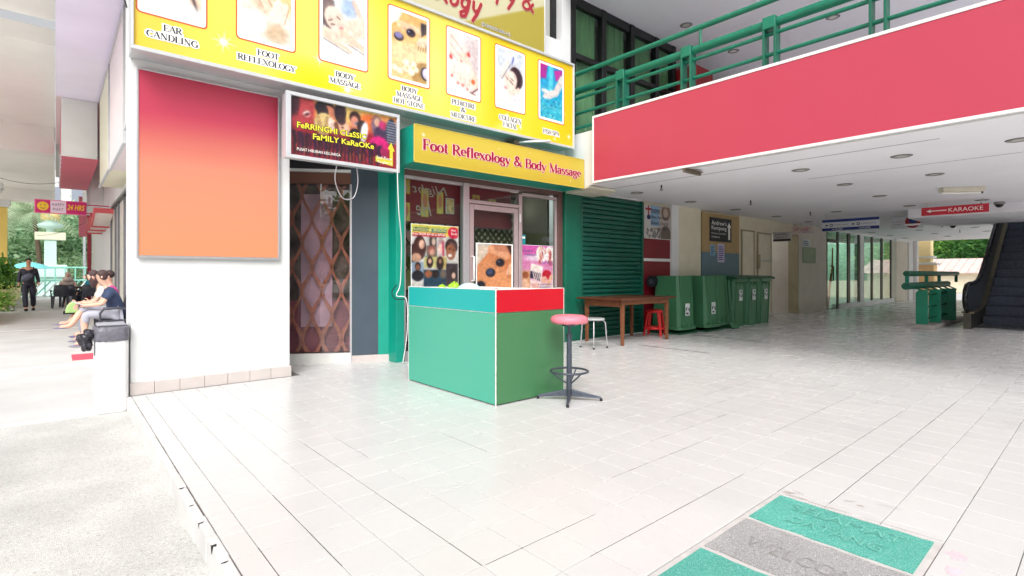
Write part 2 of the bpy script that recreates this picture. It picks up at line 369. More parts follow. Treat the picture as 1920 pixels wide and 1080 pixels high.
# ================================================================== materials
WHITE = M('white_paint', (236, 235, 233), .6, var=.03, scale=3, bump=.05)
WALLW = M('white_wall', (226, 226, 226), .7, var=.05, scale=2, grime=.05, bump=.08, bscale=90)
CREAM = M('cream_wall', (226, 218, 194), .65, var=.06, scale=3, grime=.22, bump=.06)
CEIL = M('ceiling_paint', (240, 239, 244), .75, var=.04, scale=.8, grime=.05)
ALU = M('aluminium', (196, 192, 196), .35, metal=.6, var=.05, scale=20)
ALUP = M('pinkish_aluminium', (190, 168, 170), .4, metal=.35, var=.06, scale=15)
LTGREY = M('light_grey_metal', (205, 207, 210), .45, metal=.2, var=.05, scale=5)
GREEN = M('teal_green_paint', (0, 150, 128), .42, var=.1, scale=4, grime=.18)
DKGREEN = M('dark_green_paint', (8, 98, 76), .45, var=.14, scale=5, grime=.3)
RAILG = M('rail_green_paint', (14, 116, 90), .38, var=.16, scale=9, grime=.3)
BLACK = M('black_metal', (24, 24, 26), .4, var=.1)
DKBROWN = M('brown_frame', (104, 72, 68), .45, var=.1, scale=12)
PRINT = MPRINT('print', .4)
PRINTL = MPRINT('lit_print', .35)
GLASS = MGLASS('window_glass')
GLASS2 = MGLASS('mirror_tinted_glass', (215, 238, 228), 1.1, .08, .02)
RED = M('red_paint', (190, 30, 45), .4, var=.05)
GROUT = M('grout', (132, 125, 123), .9, var=.5, scale=1.1)

def tile_material(name, rgb, rough, px, py, ox, oy, wear=.03):
    m = bpy.data.materials.new(name); m.use_nodes = True; t = m.node_tree; n = t.nodes; l = t.links; p = n['Principled BSDF']
    g = n.new('ShaderNodeNewGeometry')
    s1 = n.new('ShaderNodeVectorMath'); s1.operation = 'SUBTRACT'; s1.inputs[1].default_value = (ox, oy, 0); l.new(g.outputs['Position'], s1.inputs[0])
    s2 = n.new('ShaderNodeVectorMath'); s2.operation = 'DIVIDE'; s2.inputs[1].default_value = (px, py, 1); l.new(s1.outputs[0], s2.inputs[0])
    s3 = n.new('ShaderNodeVectorMath'); s3.operation = 'FLOOR'; l.new(s2.outputs[0], s3.inputs[0])
    w = n.new('ShaderNodeTexWhiteNoise'); l.new(s3.outputs[0], w.inputs['Vector'])
    a = n.new('ShaderNodeTexNoise'); a.inputs['Scale'].default_value = 1.1; a.inputs['Detail'].default_value = 4; a.inputs['Roughness'].default_value = .5; l.new(g.outputs['Position'], a.inputs['Vector'])
    f = n.new('ShaderNodeTexNoise'); f.inputs['Scale'].default_value = 26; f.inputs['Detail'].default_value = 6; l.new(g.outputs['Position'], f.inputs['Vector'])
    def mr(src, a0, a1, lo=.0, hi=1.):
        q = n.new('ShaderNodeMapRange'); q.inputs[1].default_value = lo; q.inputs[2].default_value = hi; q.inputs[3].default_value = a0; q.inputs[4].default_value = a1; l.new(src, q.inputs[0]); return q.outputs[0]
    def mul(x, y):
        q = n.new('ShaderNodeMath'); q.operation = 'MULTIPLY'; l.new(x, q.inputs[0]); l.new(y, q.inputs[1]); return q.outputs[0]
    k = mul(mul(mr(w.outputs[0], .982, 1.008), mr(a.outputs[0], 1-wear, 1.02, .35, .6)), mr(f.outputs[0], .985, 1.01, .3, .7))
    v = n.new('ShaderNodeVectorMath'); v.operation = 'SCALE'; v.inputs[0].default_value = lin(rgb); l.new(k, v.inputs['Scale']); l.new(v.outputs[0], p.inputs['Base Color'])
    l.new(mr(w.outputs[0], rough-.005, rough+.01), p.inputs['Roughness'])
    b = n.new('ShaderNodeBump'); b.inputs['Strength'].default_value = .03; b.inputs['Distance'].default_value = .003; l.new(f.outputs[0], b.inputs['Height']); l.new(b.outputs[0], p.inputs['Normal'])
    p.inputs['Specular IOR Level'].default_value = .6
    return m

def stone_material(name, c0, c1, c2, scale=170, rough=.7):
    m = bpy.data.materials.new(name); m.use_nodes = True; t = m.node_tree; n = t.nodes; l = t.links; p = n['Principled BSDF']
    g = n.new('ShaderNodeNewGeometry')
    v = n.new('ShaderNodeTexVoronoi'); v.inputs['Scale'].default_value = scale; l.new(g.outputs['Position'], v.inputs['Vector'])
    h = n.new('ShaderNodeSeparateColor'); l.new(v.outputs['Color'], h.inputs[0])
    r = n.new('ShaderNodeValToRGB'); e = r.color_ramp.elements
    e[0].position = 0; e[0].color = (*lin(c1), 1); e[1].position = .16; e[1].color = (*lin(c0), 1)
    q = e.new(.8); q.color = (*lin(c0), 1); q = e.new(.92); q.color = (*lin(c2), 1)
    r.color_ramp.interpolation = 'LINEAR'; l.new(h.outputs[0], r.inputs[0])
    nz = n.new('ShaderNodeTexNoise'); nz.inputs['Scale'].default_value = 2.3; nz.inputs['Detail'].default_value = 8; l.new(g.outputs['Position'], nz.inputs['Vector'])
    mr = n.new('ShaderNodeMapRange'); mr.inputs[1].default_value = .3; mr.inputs[2].default_value = .7; mr.inputs[3].default_value = .82; mr.inputs[4].default_value = 1.08; l.new(nz.outputs[0], mr.inputs[0])
    sc = n.new('ShaderNodeVectorMath'); sc.operation = 'SCALE'; l.new(r.outputs[0], sc.inputs[0]); l.new(mr.outputs[0], sc.inputs['Scale']); l.new(sc.outputs[0], p.inputs['Base Color'])
    b = n.new('ShaderNodeBump'); b.inputs['Strength'].default_value = .6; b.inputs['Distance'].default_value = .004; l.new(v.outputs['Distance'], b.inputs['Height']); l.new(b.outputs[0], p.inputs['Normal'])
    p.inputs['Roughness'].default_value = rough; return m

TPX, TPY, TOX, TOY = .2035, .2247, 1.236, 2.267
TILE = tile_material('floor_tile', (207, 205, 204), .27, TPX, TPY, TOX, TOY)
SKIRT = M('skirting_tile', (202, 192, 188), .35, var=.06, scale=8)
ASPH = stone_material('washed_aggregate', (198, 196, 192), (162, 158, 154), (214, 214, 212), 170, .85)
CONC = M('concrete_paving', (198, 197, 195), .85, var=.1, scale=1.5, grime=.12, bump=.2, bscale=70)

# ================================================================== the ground
GZ = -.12
gnd = bx('ground', CONC, None, -80, -80, GZ-.4, 130, 160, GZ-.02, kind='structure')
asph = bx('asphalt_path', ASPH, None, -9, -8, GZ-.01, .5, 5.86, GZ, kind='structure')
pav = bx('pavement', CONC, None, -9, 5.99, GZ-.01, 1.1, 70, GZ, kind='structure')
for i, yy in enumerate((5.86, 9.3, 15.6)):
    bx('pavement_joint_strip', M('pale_screed', (226, 224, 220), .8, var=.05, scale=4), pav, -8.9, yy+.002, GZ-.008, .498 if yy < 6 else 1.09, yy+(.128 if yy < 6 else .09), GZ+.003)

floor = B().box(.53, -9, -.2, 28.2, 5.9, -.008).box(1.95, 5.9, -.2, 3.33, 6.8, -.008).build('floor', GROUT, None, kind='structure')
# floor tiles: every tile is a bevelled slab; the largest 300 in the picture are objects, the rest one mesh
def tile_geo(x0, y0, x1, y1, z=0., th=.007, g=.0015, c=.0012):
    a0, b0, a1, b1 = x0+g, y0+g, x1-g, y1-g
    v = [(a0+c, b0+c, z), (a1-c, b0+c, z), (a1-c, b1-c, z), (a0+c, b1-c, z), (a0, b0, z-c), (a1, b0, z-c), (a1, b1, z-c), (a0, b1, z-c), (a0, b0, z-th), (a1, b0, z-th), (a1, b1, z-th), (a0, b1, z-th)]
    f = [(0, 1, 2, 3)]+[(4+i, 4+(i+1) % 4, (i+1) % 4, i) for i in range(4)]+[(8+i, 8+(i+1) % 4, 4+(i+1) % 4, 4+i) for i in range(4)]
    return v, f
def proj(x, y, z):
    d = .656*x+.755*y; r = .755*x-.656*y
    return 960+985*r/d, 513-985*(z-1.12)/d, d
MX0, MX1, MY0, MY1 = 1.0, 2.786, TOY-8*TPY, TOY-5*TPY
tiles = []
i0 = math.floor((.53-TOX)/TPX); 
for i in range(i0, int((28.2-TOX)/TPX)+1):
    xa = max(TOX+i*TPX, .5245); xb = min(TOX+(i+1)*TPX, 28.2)
    if xb-xa < .02: continue
    for j in range(-34, 21):
        ya = TOY+j*TPY; yb = min(ya+TPY, 5.9 if not (1.93 < xa < 3.3) else 6.8)
        if yb-ya < .02: continue
        cx, cy = (xa+xb)/2, (ya+yb)/2; x_ = xa
        if MY0-.01 < cy < MY1+.01 and xb > MX0 and xa < MX1:
            if xb <= MX1+.02: continue
            x_ = MX1
        if 3.0 < cx < 3.6 and 3.6 < cy < 4.8: pass
        tiles.append((x_, ya, xb, yb))
big = []; rest = []
for t in tiles:
    cx, cy = (t[0]+t[2])/2, (t[1]+t[3])/2
    px, py, d = proj(cx, cy, 0) if .656*cx+.755*cy > .3 else (-999, 9999, 1)
    seen = -60 < px < 1980 and py < 1110
    hidden = (cx > 2.82 and cx < 3.6 and 3.45 < cy < 4.9)
    (big if seen and not hidden else rest).append((1/d**3, t))
big.sort(reverse=True); rest += big[296:]; big = big[:296]
tmpl = {}
for _, t in big:
    w, h = round(t[2]-t[0], 4), round(t[3]-t[1], 4)
    if (w, h) not in tmpl:
        b = B(); b.add(*tile_geo(-w/2, -h/2, w/2, h/2)); me = b.mesh('tile'); me.materials.append(TILE); tmpl[w, h] = me
    o = bpy.data.objects.new('tile', tmpl[w, h]); COL.objects.link(o); o.parent = floor
    o.location = ((t[0]+t[2])/2, (t[1]+t[3])/2, rnd.uniform(-.0005, .0003)); o.rotation_euler = (rnd.gauss(0, .0004), rnd.gauss(0, .0004), 0)
VV = []; FF = []
for _, t in rest:
    k = len(VV)
    if .656*t[0]+.755*t[1] > 11 or t[1] < 0:       # beyond this the joint is finer than a pixel, keep the slab's top and its chamfer only
        v, f = tile_geo(*t); v = v[:8]; f = f[:5]
    else: v, f = tile_geo(*t)
    q = rnd.uniform(-.0005, .0002); VV += [(a, b, c+q) for a, b, c in v]; FF += [[e+k for e in g] for g in f]
me = bpy.data.meshes.new('tiles'); me.from_pydata(VV, [], FF); me.materials.append(TILE)
o = bpy.data.objects.new('far_tiles', me); COL.objects.link(o); o.parent = floor; props(o, kind='stuff')
# kerb tiles along the platform edge
KT = M('kerb_tile', (214, 212, 210), .45, var=.08, scale=5, grime=.35)
yy = 5.92
kb = B().box(.5, -9, -.2, .529, 5.9, -.01).build('kerb_core', M('kerb_mortar', (120, 112, 108), .9, var=.3, scale=12), floor)
while yy > -1:
    w = .2247
    b = B().cbox(.5-.014, yy-w+.004, -.135, .5235, yy-.003, -.001, .003)
    o = b.build('kerb_tile', KT, floor, fixn=False); o.location.x = rnd.uniform(-.0025, .0)
    if yy < 3.6 and rnd.random() < .5: o.rotation_euler = (0, 0, rnd.uniform(-.002, .002))
    yy -= w
# hairline expansion joints with black filler, between the bins and the stool
SEAL = M('joint_filler', (40, 36, 36), .8)
for x0, y0, x1, y1 in ((6.97, 4.95, 6.93, 3.75), (8.86, 5.1, 8.76, 3.7)):
    B().box(-.006, 0, 0, .006, y0-y1, .003).build('expansion_joint', SEAL, floor).location = (x1, y1, .0005)

# welcome strips of coloured pebble wash set into the floor
STG = stone_material('green_pebble_wash', (84, 180, 164), (40, 130, 118), (160, 216, 206), 420, .6)
STS = stone_material('grey_pebble_wash', (168, 166, 166), (104, 100, 100), (216, 216, 218), 420, .6)
EDGE = M('cement_edge', (196, 190, 188), .8, var=.12, scale=14)
pw = thing('pebble_mat', 'green and grey pebble wash welcome mat set into the white tiles at bottom right', 'floor mat', (2, .8, 0))
B().box(MX0, MY0+.003, -.008, MX1, MY1-.003, -.0035).build('cement_bed', EDGE, pw)
for k, (x0, x1, m_) in enumerate(((2.415, 2.762, STG), (2.02, 2.385, STS), (1.64, 1.99, STG), (1.25, 1.61, STS))):
    b = B(); N = 14; v = []; 
    pts = [(x0+rnd.uniform(-.004, .004), MY0+.03+(MY1-MY0-.06)*i/N) for i in range(N+1)]+[(x1+rnd.uniform(-.004, .004), MY0+.03+(MY1-MY0-.06)*i/N) for i in range(N, -1, -1)]
    b.prism(pts, 'z', -.004, .0015); b.build('pebble_strip', m_, pw)
LET = M('cement_lettering', (104, 178, 164), .8, var=.3, scale=60)
text('SELAMAT', (2.63, 1.02, .0015), (0, -1, 0), (1, 0, 0), .44, .075, LET, pw, depth=.002)
text('DATANG', (2.49, .98, .0015), (0, -1, 0), (1, 0, 0), .36, .075, LET, pw, depth=.002)
text('WELCOME', (2.15, 1.02, .0015), (0, -1, 0), (1, 0, 0), .46, .085, M('grey_lettering', (154, 151, 150), .8, var=.3, scale=60), pw, depth=.001)

# dark dirt-filled stretches of joint, smears of old mortar and chips along the kerb
DJT = M('dark_joint_dirt', (86, 80, 78), .9, var=.4, scale=9); SME = M('mortar_smear', (176, 166, 160), .9, var=.2, scale=20); PST = M('pink_stain', (222, 196, 204), .5, var=.15, scale=12)
for kx, ya, yb in ((1.236, 1.6, 3.5), (.8290, 1.95, 2.8), (.6255, 1.75, 2.3), (2.050, 2.6, 3.1), (1.4395, 3.0, 3.5)): B().box(kx-.0013, ya, -.006, kx+.0013, yb, -.0004).build('dirty_joint', DJT, floor, fixn=False)
for ky, xa, xb in ((TOY-3*TPY, 1.25, 1.9), (TOY-4*TPY, 1.6, 2.9), (TOY-2*TPY, 2.3, 3.4), (TOY-TPY, 3.0, 4.3), (TOY, 3.6, 4.6), (TOY+TPY, 4.2, 5.6), (TOY-5*TPY, 2.8, 5.2), (TOY-6*TPY, 2.86, 6), (TOY-3*TPY, 3.8, 5.6)): B().box(xa, ky-.0012, -.006, xb, ky+.0012, -.0004).build('dirty_joint', DJT, floor, fixn=False)
def blot(name, mt, x, y, rx, ry, rot, seed, n=22):
    g = random.Random(seed); p = []
    for i in range(n):
        an = 2*PI*i/n; q = .55+.6*g.random(); u, v = rx*q*math.cos(an), ry*q*math.sin(an); p.append((x+u*math.cos(rot)-v*math.sin(rot), y+u*math.sin(rot)+v*math.cos(rot)))
    B().add([(a_, c_, .0006) for a_, c_ in p], [tuple(range(n))]).build(name, mt, floor)
for i, (x, y, rx, ry, rot) in enumerate(((2.80, 1.06, .008, .05, .1), (2.83, 1.10, .02, .03, .5), (2.87, 1.07, .006, .035, -.2), (2.795, .93, .005, .12, .02), (2.80, .62, .004, .14, 0), (2.95, .86, .006, .03, .6), (2.93, .81, .01, .018, .2), (3.02, .72, .003, .06, .1))): blot('mortar_smear', SME, x, y, rx, ry, rot, i)
blot('pink_stain', PST, 2.70, .415, .05, .035, .4, 40); blot('pink_stain', PST, 2.55, .40, .05, .03, .1, 41)
for i, y in enumerate((2.07, 2.27, 2.44, 2.7, 2.93, 3.2, 1.82)):
    g = random.Random(i); w = g.uniform(.008, .02); B().add([(.4845, y-w, -.004), (.4845, y+w*.5, -.012-g.random()*.03), (.4845, y+w, -.001), (.4845, y+w*.2, .0006), (.503+g.random()*.012, y+w*.4, .0006), (.50, y-w*.6, .0006)], [(0, 1, 2, 3), (3, 4, 5, 0)]).build('kerb_chip', SEAL, floor, fixn=False)

# ================================================================== hall slabs
slab = thing('upper_floor_slab', None, None, (6.3, 0, 2.52), kind='structure')
WX0, WX1, WY0, WY1 = 17.1, 23.5, .55, 2.35         # escalator well
b = B(); z0, z1 = 2.52, 3.33
b.box(6.33, -1.2, z0, WX0, 5.95, z1); b.box(WX1, .2, z0, 28.2, 5.95, z1); b.box(WX0, WY1, z0, WX1, 5.95, z1); b.box(WX0, .2, z0, WX1, WY0, z1)
b.build('ceiling', CEIL, slab)
b = B().box(14.1, -2.5, 2.33, WX0-.01, 3.0, z0-.002); b.build('ceiling_beam', CEIL, slab)
bx('upper_ceiling', CEIL, None, 6.1, -1.2, 5.75, 17, 6.6, 6.1, kind='structure')
bx('upper_fascia', WALLW, None, 6.0, -1.2, 5.7, 6.09, 5.5, 6.6, kind='structure')
bx('wall_head', WALLW, slab, 8.51, 5.951, 2.521, 28.2, 6.4, 3.3)
bx('slab_edge_face', WALLW, slab, 6.30, -1.2, 2.50, 6.328, 5.93, 3.35)

# ================================================================== shop building (main wall on Y = 5.93)
wall = thing('shop_building', 'white two-storey shop building carrying the yellow lightboxes and shopfronts', 'building', (1.2, 6.2, 0))
def wb(n, m, *a, **k): return bx(n, m, wall, *a, **k)
wb('wall', WALLW, .52, 5.93, -.12, 1.93, 6.33, 4.9)                       # end pier
wb('wall', WALLW, 1.93, 5.93, 2.46, 6.3, 6.33, 4.9)                       # over the shopfronts
wb('wall', WALLW, 6.3, 5.951, 2.5, 8.50, 6.33, 3.36)
wb('wall', WALLW, .52, 5.93, 4.9, 5.6, 6.33, 9.5)
# skirting tiles of the pier
xs = [.512, .70, .904, 1.112, 1.318, 1.525, 1.733, 1.945]
for a, c in zip(xs, xs[1:]):
    o = B().cbox(a+.0015, 5.908, .0, c-.0015, 5.9295, .115, .002).build('skirting_tile', SKIRT, wall, fixn=False)
B().cbox(1.9315, 5.93, 0, 1.946, 6.3, .115, .002).build('skirting_tile', SKIRT, wall, fixn=False)
# upper windows left of the white column, and the white column
wb('upper_column', WALLW, 6.16, 5.86, 3.36, 6.36, 6.33, 5.75)
for z_ in (3.4, 4.62, 5.6): wb('window_frame', BLACK, 5.6, 5.96, z_, 6.16, 6.02, z_+.07)
for x_ in (5.6, 6.02): wb('window_frame', BLACK, x_, 5.95, 3.4, x_+.1, 6.03, 5.7)
wb('window_pane', M('pale_blind', (196, 196, 190), .6), 5.62, 6.0, 3.4, 6.15, 6.02, 5.7)

# curtain wall upstairs
cw = thing('curtained_window_wall', 'black-framed upper floor window wall with green curtains behind the railing', 'window wall', (6.4, 5.95, 3.35))
for x_ in (6.42, 7.22, 8.05, 8.85, 9.45):
    B().cbox(x_, 5.90, 3.335, x_+.12, 6.02, 5.748, .004).build('mullion', BLACK, cw, fixn=False)
for z_, h in ((3.336, .08), (4.72, .09), (5.6, .145)):
    for xa in (6.54, 7.34, 8.17, 8.97): B().cbox(xa, 5.91, z_, xa+.68 if xa < 8.9 else 9.45, 6.01, z_+h, .004).build('transom', BLACK, cw, fixn=False)
CURT = M('green_curtain', (112, 156, 112), .8, var=.16, scale=2)
for k, xa in enumerate((6.54, 7.34, 8.17, 8.97)):
    w = .68 if xa < 8.9 else .48
    b = B(); n = 40; V = []
    for i in range(n+1):
        t = i/n; yv = 6.05+.03*math.sin(t*46+k)+.012*math.sin(t*23+2*k)
        V += [(xa+w*t, yv, 3.34), (xa+w*t+.01*math.sin(i), yv+.01, 5.66)]
    b.add(V, [(2*i, 2*i+2, 2*i+3, 2*i+1) for i in range(n)], True); b.build('curtain', CURT, cw, fixn=False)
    for za, zb in ((3.42, 4.71), (4.815, 5.595)): bx('pane', MGLASS('thin_glass', (245, 250, 247), .7, 0), cw, xa+.002, 5.955, za, xa+w-.002, 5.961, zb)
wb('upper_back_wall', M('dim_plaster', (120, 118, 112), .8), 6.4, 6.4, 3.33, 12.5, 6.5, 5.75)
# red partition on the upper floor
rp = thing('red_partition', 'dark red painted pillar and low wall on the upper floor behind the railing', 'partition wall', (10, 5.7, 3.34))
DRED = M('deep_red_paint', (150, 22, 28), .5, var=.12, scale=5)
bx('pillar', DRED, rp, 9.62, 5.5, 3.335, 10.3, 6.3, 5.3, .004)
bx('wall', DRED, rp, 10.3, 5.62, 3.335, 15, 5.8, 4.72, .004); bx('coping', LTGREY, rp, 10.3, 5.6, 4.722, 15, 5.82, 4.75)

# ================================================================== green railing along the slab edge
rail = thing('balcony_railing', 'green pipe railing along the edge of the upper floor', 'railing', (6.42, 0, 3.35))
def pipe(n, m, par, p0, p1, r, nn=14): return B().cyl(p0, p1, r, n=nn).build(n, m, par)
pipe('top_rail', RAILG, rail, (6.42, -1.2, 4.37), (6.42, 5.9, 4.37), .036)
pipe('handrail', RAILG, rail, (6.46, -1.2, 4.11), (6.46, 5.9, 4.11), .056)
for z_ in (3.985, 3.74, 3.50): pipe('lower_rail', RAILG, rail, (6.46, -1.2, z_), (6.46, 5.9, z_), .024)
yy = 6.04
while yy > -1.2:
    for s in (0, .13):
        B().cbox(6.38, yy-s-.012, 3.332, 6.52, yy-s+.012, 4.16, .002).build('post', DKGREEN, rail, fixn=False)
    B().cbox(6.376, yy-.139, 4.03, 6.524, yy+.009, 4.17, .004).build('post_cap', RAILG, rail, fixn=False)
    yy -= 1.09
for yy in (3.6, 1.2, -1.2): pipe('strut', RAILG, rail, (6.42, yy, 4.13), (6.42, yy, 4.35), .016)

# ================================================================== red banner lightbox
ban = thing('red_banner', 'long blank coral red fascia banner with white edges under the green railing', 'banner', (6.2, 0, 3))
B().box(6.2, -1.25, 2.512, 6.298, 5.235, 3.5).build('box', LTGREY, ban)
BRED = M('coral_red_vinyl', (188, 62, 84), .34, var=.02, scale=1.2)
bx('face', BRED, ban, 6.188, -1.24, 2.53, 6.199, 5.22, 3.485)
for a in ((6.18, -1.25, 3.487, 6.215, 5.25, 3.52), (6.18, -1.25, 2.498, 6.215, 5.25, 2.528), (6.18, 5.222, 2.528, 6.215, 5.25, 3.487)): B().cbox(*a, .002).build('edge_trim', WHITE, ban, fixn=False)
bk = thing('steel_bracket', 'short rusty steel bracket hanging under the banner edge', 'bracket', (6.3, 3.72, 2.5))
B().box(6.2, 3.70, 2.45, 6.62, 3.73, 2.497).build('arm', M('rusty_steel', (120, 108, 92), .7, grime=.5), bk)
B().box(6.2, 3.67, 2.486, 6.62, 3.699, 2.497).build('flange', M('rusty_steel', (0, 0, 0)), bk)
# measured points of the photograph turned into points on a known wall plane
def at(px, py, ax, c):
    dx, dy = (px-960)/985, (513-py)/985; r = (.656+.755*dx, .755-.656*dx, dy); i = 'xyz'.index(ax)
    t = (c-(0, 0, 1.12)[i])/r[i]; return tuple((0, 0, 1.12)[k]+t*r[k] for k in range(3))
INK = M('print_ink', (28, 26, 40), .4, var=0); HALO = M('print_white', (250, 248, 244), .4, var=0)
MAG = M('magenta_ink', (158, 10, 62), .35, var=0); PINKH = M('pink_halo', (250, 215, 214), .4, var=0)
YEL = M('yellow_ink', (236, 228, 60), .4, var=0)
def line_on(fn, s, a, b, cap, Y, parent, mat=INK, halo=HALO, **k):
    A, C_ = at(*a, 'y', Y), at(*b, 'y', Y); z = (A[2]+C_[2])/2
    return fn(s, (A[0], Y, z), XR, XU, C_[0]-A[0], cap, mat, parent, halo=halo, **k)

# ================================================================== big yellow service lightbox
ys = thing('yellow_service_sign', 'long bright yellow lightbox sign with seven massage and spa pictures', 'lightbox sign', (3.3, 5.7, 3.1))
B().box(.505, 5.645, 3.10, 6.17, 5.928, 4.41).build('box', LTGREY, ys)
for a in ((.495, 5.612, 3.082, 6.19, 5.66, 3.118), (.495, 5.612, 4.395, 6.19, 5.66, 4.43), (.495, 5.612, 3.118, .515, 5.66, 4.395), (6.165, 5.612, 3.118, 6.19, 5.66, 4.395)):
    B().cbox(*a, .003).build('frame', LTGREY, ys, fixn=False)
A = Art(1.277/5.65, 620, (250, 206, 0)); 
for cx, rx, c in ((.06, .12, (255, 216, 90)), (.33, .13, (255, 246, 130)), (.2, .1, (255, 246, 110)), (.55, .07, (255, 248, 150)), (.66, .04, (255, 246, 130)), (.81, .03, (255, 244, 100)), (.9, .03, (255, 240, 70))):
    A.ell(cx, .12, rx, .2, c, soft=.12, a=.85)
A.ell(.76, .25, .05, .05, (255, 240, 150), soft=.02, a=.6).ell(.28, .22, .05, .03, (255, 238, 0), soft=.05)
for x, y, r in ((.225, .135, .022), (.125, .185, .02), (.345, .215, .02), (.29, .17, .016), (.475, .2, .01), (.985, .2, .012), (.965, .14, .012), (.76, .185, .012), (.805, .205, .012), (.93, .215, .008)): A.star(x, y, r)
A.build('face_print', (.515, 5.64, 4.395), (5.65, 0, 0), (0, 0, -1.277), ys, PRINTL)
SK = (248, 216, 190); SK2 = (226, 170, 130); HAIR = (70, 48, 46)
def pic(k):
    a = Art(1.62, 84, (250, 250, 250))
    if k == 0:      # towel, pillow and a dark head at the edge
        a.ell(.5, 1.0, .6, .4, (238, 242, 244), soft=.2).poly([(.05, .9), (.42, 1.06), (.42, 1.3), (.05, 1.16)], (196, 170, 150)).poly([(.3, 1.0), (.44, 1.05), (.44, 1.3), (.3, 1.25)], (150, 110, 96))
        a.ell(.98, 1.1, .22, .34, SK, soft=.05).line(.78, 1.0, .92, 1.42, .03, (90, 70, 70)).ell(.5, 1.45, .5, .12, (250, 252, 252), soft=.1)
    if k == 1:      # fingers pressing the toes of a foot
        a.grad((250, 236, 214), (240, 236, 226)).ell(.75, .55, .55, .4, (250, 214, 150), soft=.25)
        a.ell(.3, .78, .36, .2, SK, rot=38, soft=.05)
        for i in range(5): a.ell(.16+i*.11, .68+i*.105, .085, .066, (252, 222, 196), rot=40, soft=.03).ell(.13+i*.11, .71+i*.105, .03, .02, (232, 180, 150), soft=.02)
        for x, y in ((.18, .4), (.38, .36), (.52, .36)): a.line(x, y, x+.32, y+.52, .055, (253, 232, 208), w2=.04).line(x-.055, y+.08, x+.24, y+.54, .008, (150, 96, 60))
        for x in (.7, .8, .9): a.line(x, .78, x-.14, 1.25, .05, (253, 236, 222), w2=.075).line(x+.05, .84, x-.05, 1.2, .007, (150, 96, 60))
        a.ell(.7, 1.42, .25, .2, (214, 176, 136), soft=.12, a=.7).ell(.2, 1.3, .3, .2, (246, 244, 240), soft=.1)
    if k == 2:      # woman lying on her side, hands under the cheek
        a.grad((226, 240, 250), (252, 252, 252)).ell(.62, .36, .16, .2, (176, 200, 240), soft=.15).line(.75, .2, 1.05, .75, .06, (240, 205, 190))
        a.line(.5, .9, 1.0, .72, .22, (250, 224, 204), soft=.04).ell(.1, .62, .22, .34, (92, 74, 78), rot=-14, soft=.04).ell(.12, .42, .16, .18, (128, 108, 108), soft=.05)
        a.ell(.27, .7, .23, .27, (252, 226, 208), rot=-24, soft=.03).line(.13, .78, .22, .73, .011, HAIR).line(.2, .84, .27, .83, .014, HAIR).line(.33, .64, .4, .68, .013, HAIR).ell(.43, .87, .055, .03, (226, 130, 140), rot=-30)
        a.line(.34, .7, .37, .84, .008, (214, 160, 140)).line(0, 1.02, .7, 1.14, .09, (250, 220, 200)).line(0, 1.12, .65, 1.33, .055, (250, 214, 192)).line(0, 1.2, .62, 1.4, .008, (90, 70, 66)).line(.45, .95, 1.0, 1.22, .07, (246, 208, 184)).line(.6, 1.2, 1.0, 1.32, .008, (110, 80, 70))
    if k == 3:      # hot stones laid on a back, white orchids below
        a.grad((240, 186, 112), (250, 212, 152)).poly([(0, 0), (.3, 0), (.2, .22), (0, .36)], (250, 246, 240)).ell(.5, 1.0, .6, .28, (252, 222, 172), soft=.2)
        a.line(.22, .3, .85, .34, .09, (252, 214, 172)).line(.25, .4, .7, .4, .05, (246, 200, 154)).poly([(.82, .1), (1, .1), (1, .34), (.84, .46)], (70, 60, 60))
        for x in (.72, .79, .86, .93): a.line(x, .68, x+.08, .5, .035, (252, 222, 190)).line(x+.02, .82, x+.07, .62, .007, (80, 60, 50))
        a.ell(.2, .62, .135, .105, (36, 26, 44)).ell(.2, .59, .105, .075, (150, 142, 196)).ell(.54, .44, .13, .1, (38, 28, 48)).ell(.48, .42, .03, .02, (210, 205, 230))
        a.poly([(.45, 1.2), (1, 1.08), (1, 1.62), (.6, 1.62)], (190, 150, 90)).ell(.95, 1.36, .13, .17, (36, 28, 40)).ell(.98, 1.35, .11, .14, (226, 214, 230))
        for x, y in ((.4, 1.2), (.5, 1.32), (.62, 1.2), (.68, 1.32), (.56, 1.42), (.4, 1.36), (.08, 1.4), (.22, 1.44)): a.ell(x, y, .09, .075, (255, 250, 226), soft=.03)
        for x, y in ((.44, 1.33), (.62, 1.28)): a.ell(x, y, .035, .03, (240, 206, 110))
    if k == 4:      # manicured hand over a foot with painted toes
        a.grad((236, 226, 226), (252, 246, 242)).ell(.9, .5, .4, .5, (222, 206, 206), soft=.25)
        for x0, y0, x1, y1 in ((.05, .02, .66, .5), (0, .22, .62, .72), (0, .45, .42, .76), (0, .68, .06, .7)):
            a.line(x0, y0, x1, y1, .085, (253, 236, 222), w2=.06, soft=.02).line(x0, y0+.1, x1-.06, y1+.05, .006, (160, 100, 84)).ell(x1, y1, .052, .068, (222, 74, 70), rot=-38)
        a.line(.5, .6, .95, 1.25, .12, (250, 220, 200), soft=.05).ell(.4, 1.0, .42, .26, (253, 238, 226), soft=.08)
        for i, (x, y) in enumerate(((.09, 1.18), (.3, 1.34), (.46, 1.36), (.62, 1.44))): a.line(x, y-.3, x, y, .07, (253, 234, 220)).ell(x, y+.0, .045, .04, (232, 130, 130)).line(x+.08, y-.28, x+.08, y-.02, .006, (190, 130, 110))
        a.ell(.82, 1.26, .12, .14, (253, 230, 214)).ell(.82, 1.2, .07, .07, (240, 110, 60)).line(.78, 1.5, .98, 1.36, .02, (120, 60, 60)).line(.7, 1.5, .9, 1.54, .015, (120, 60, 60))
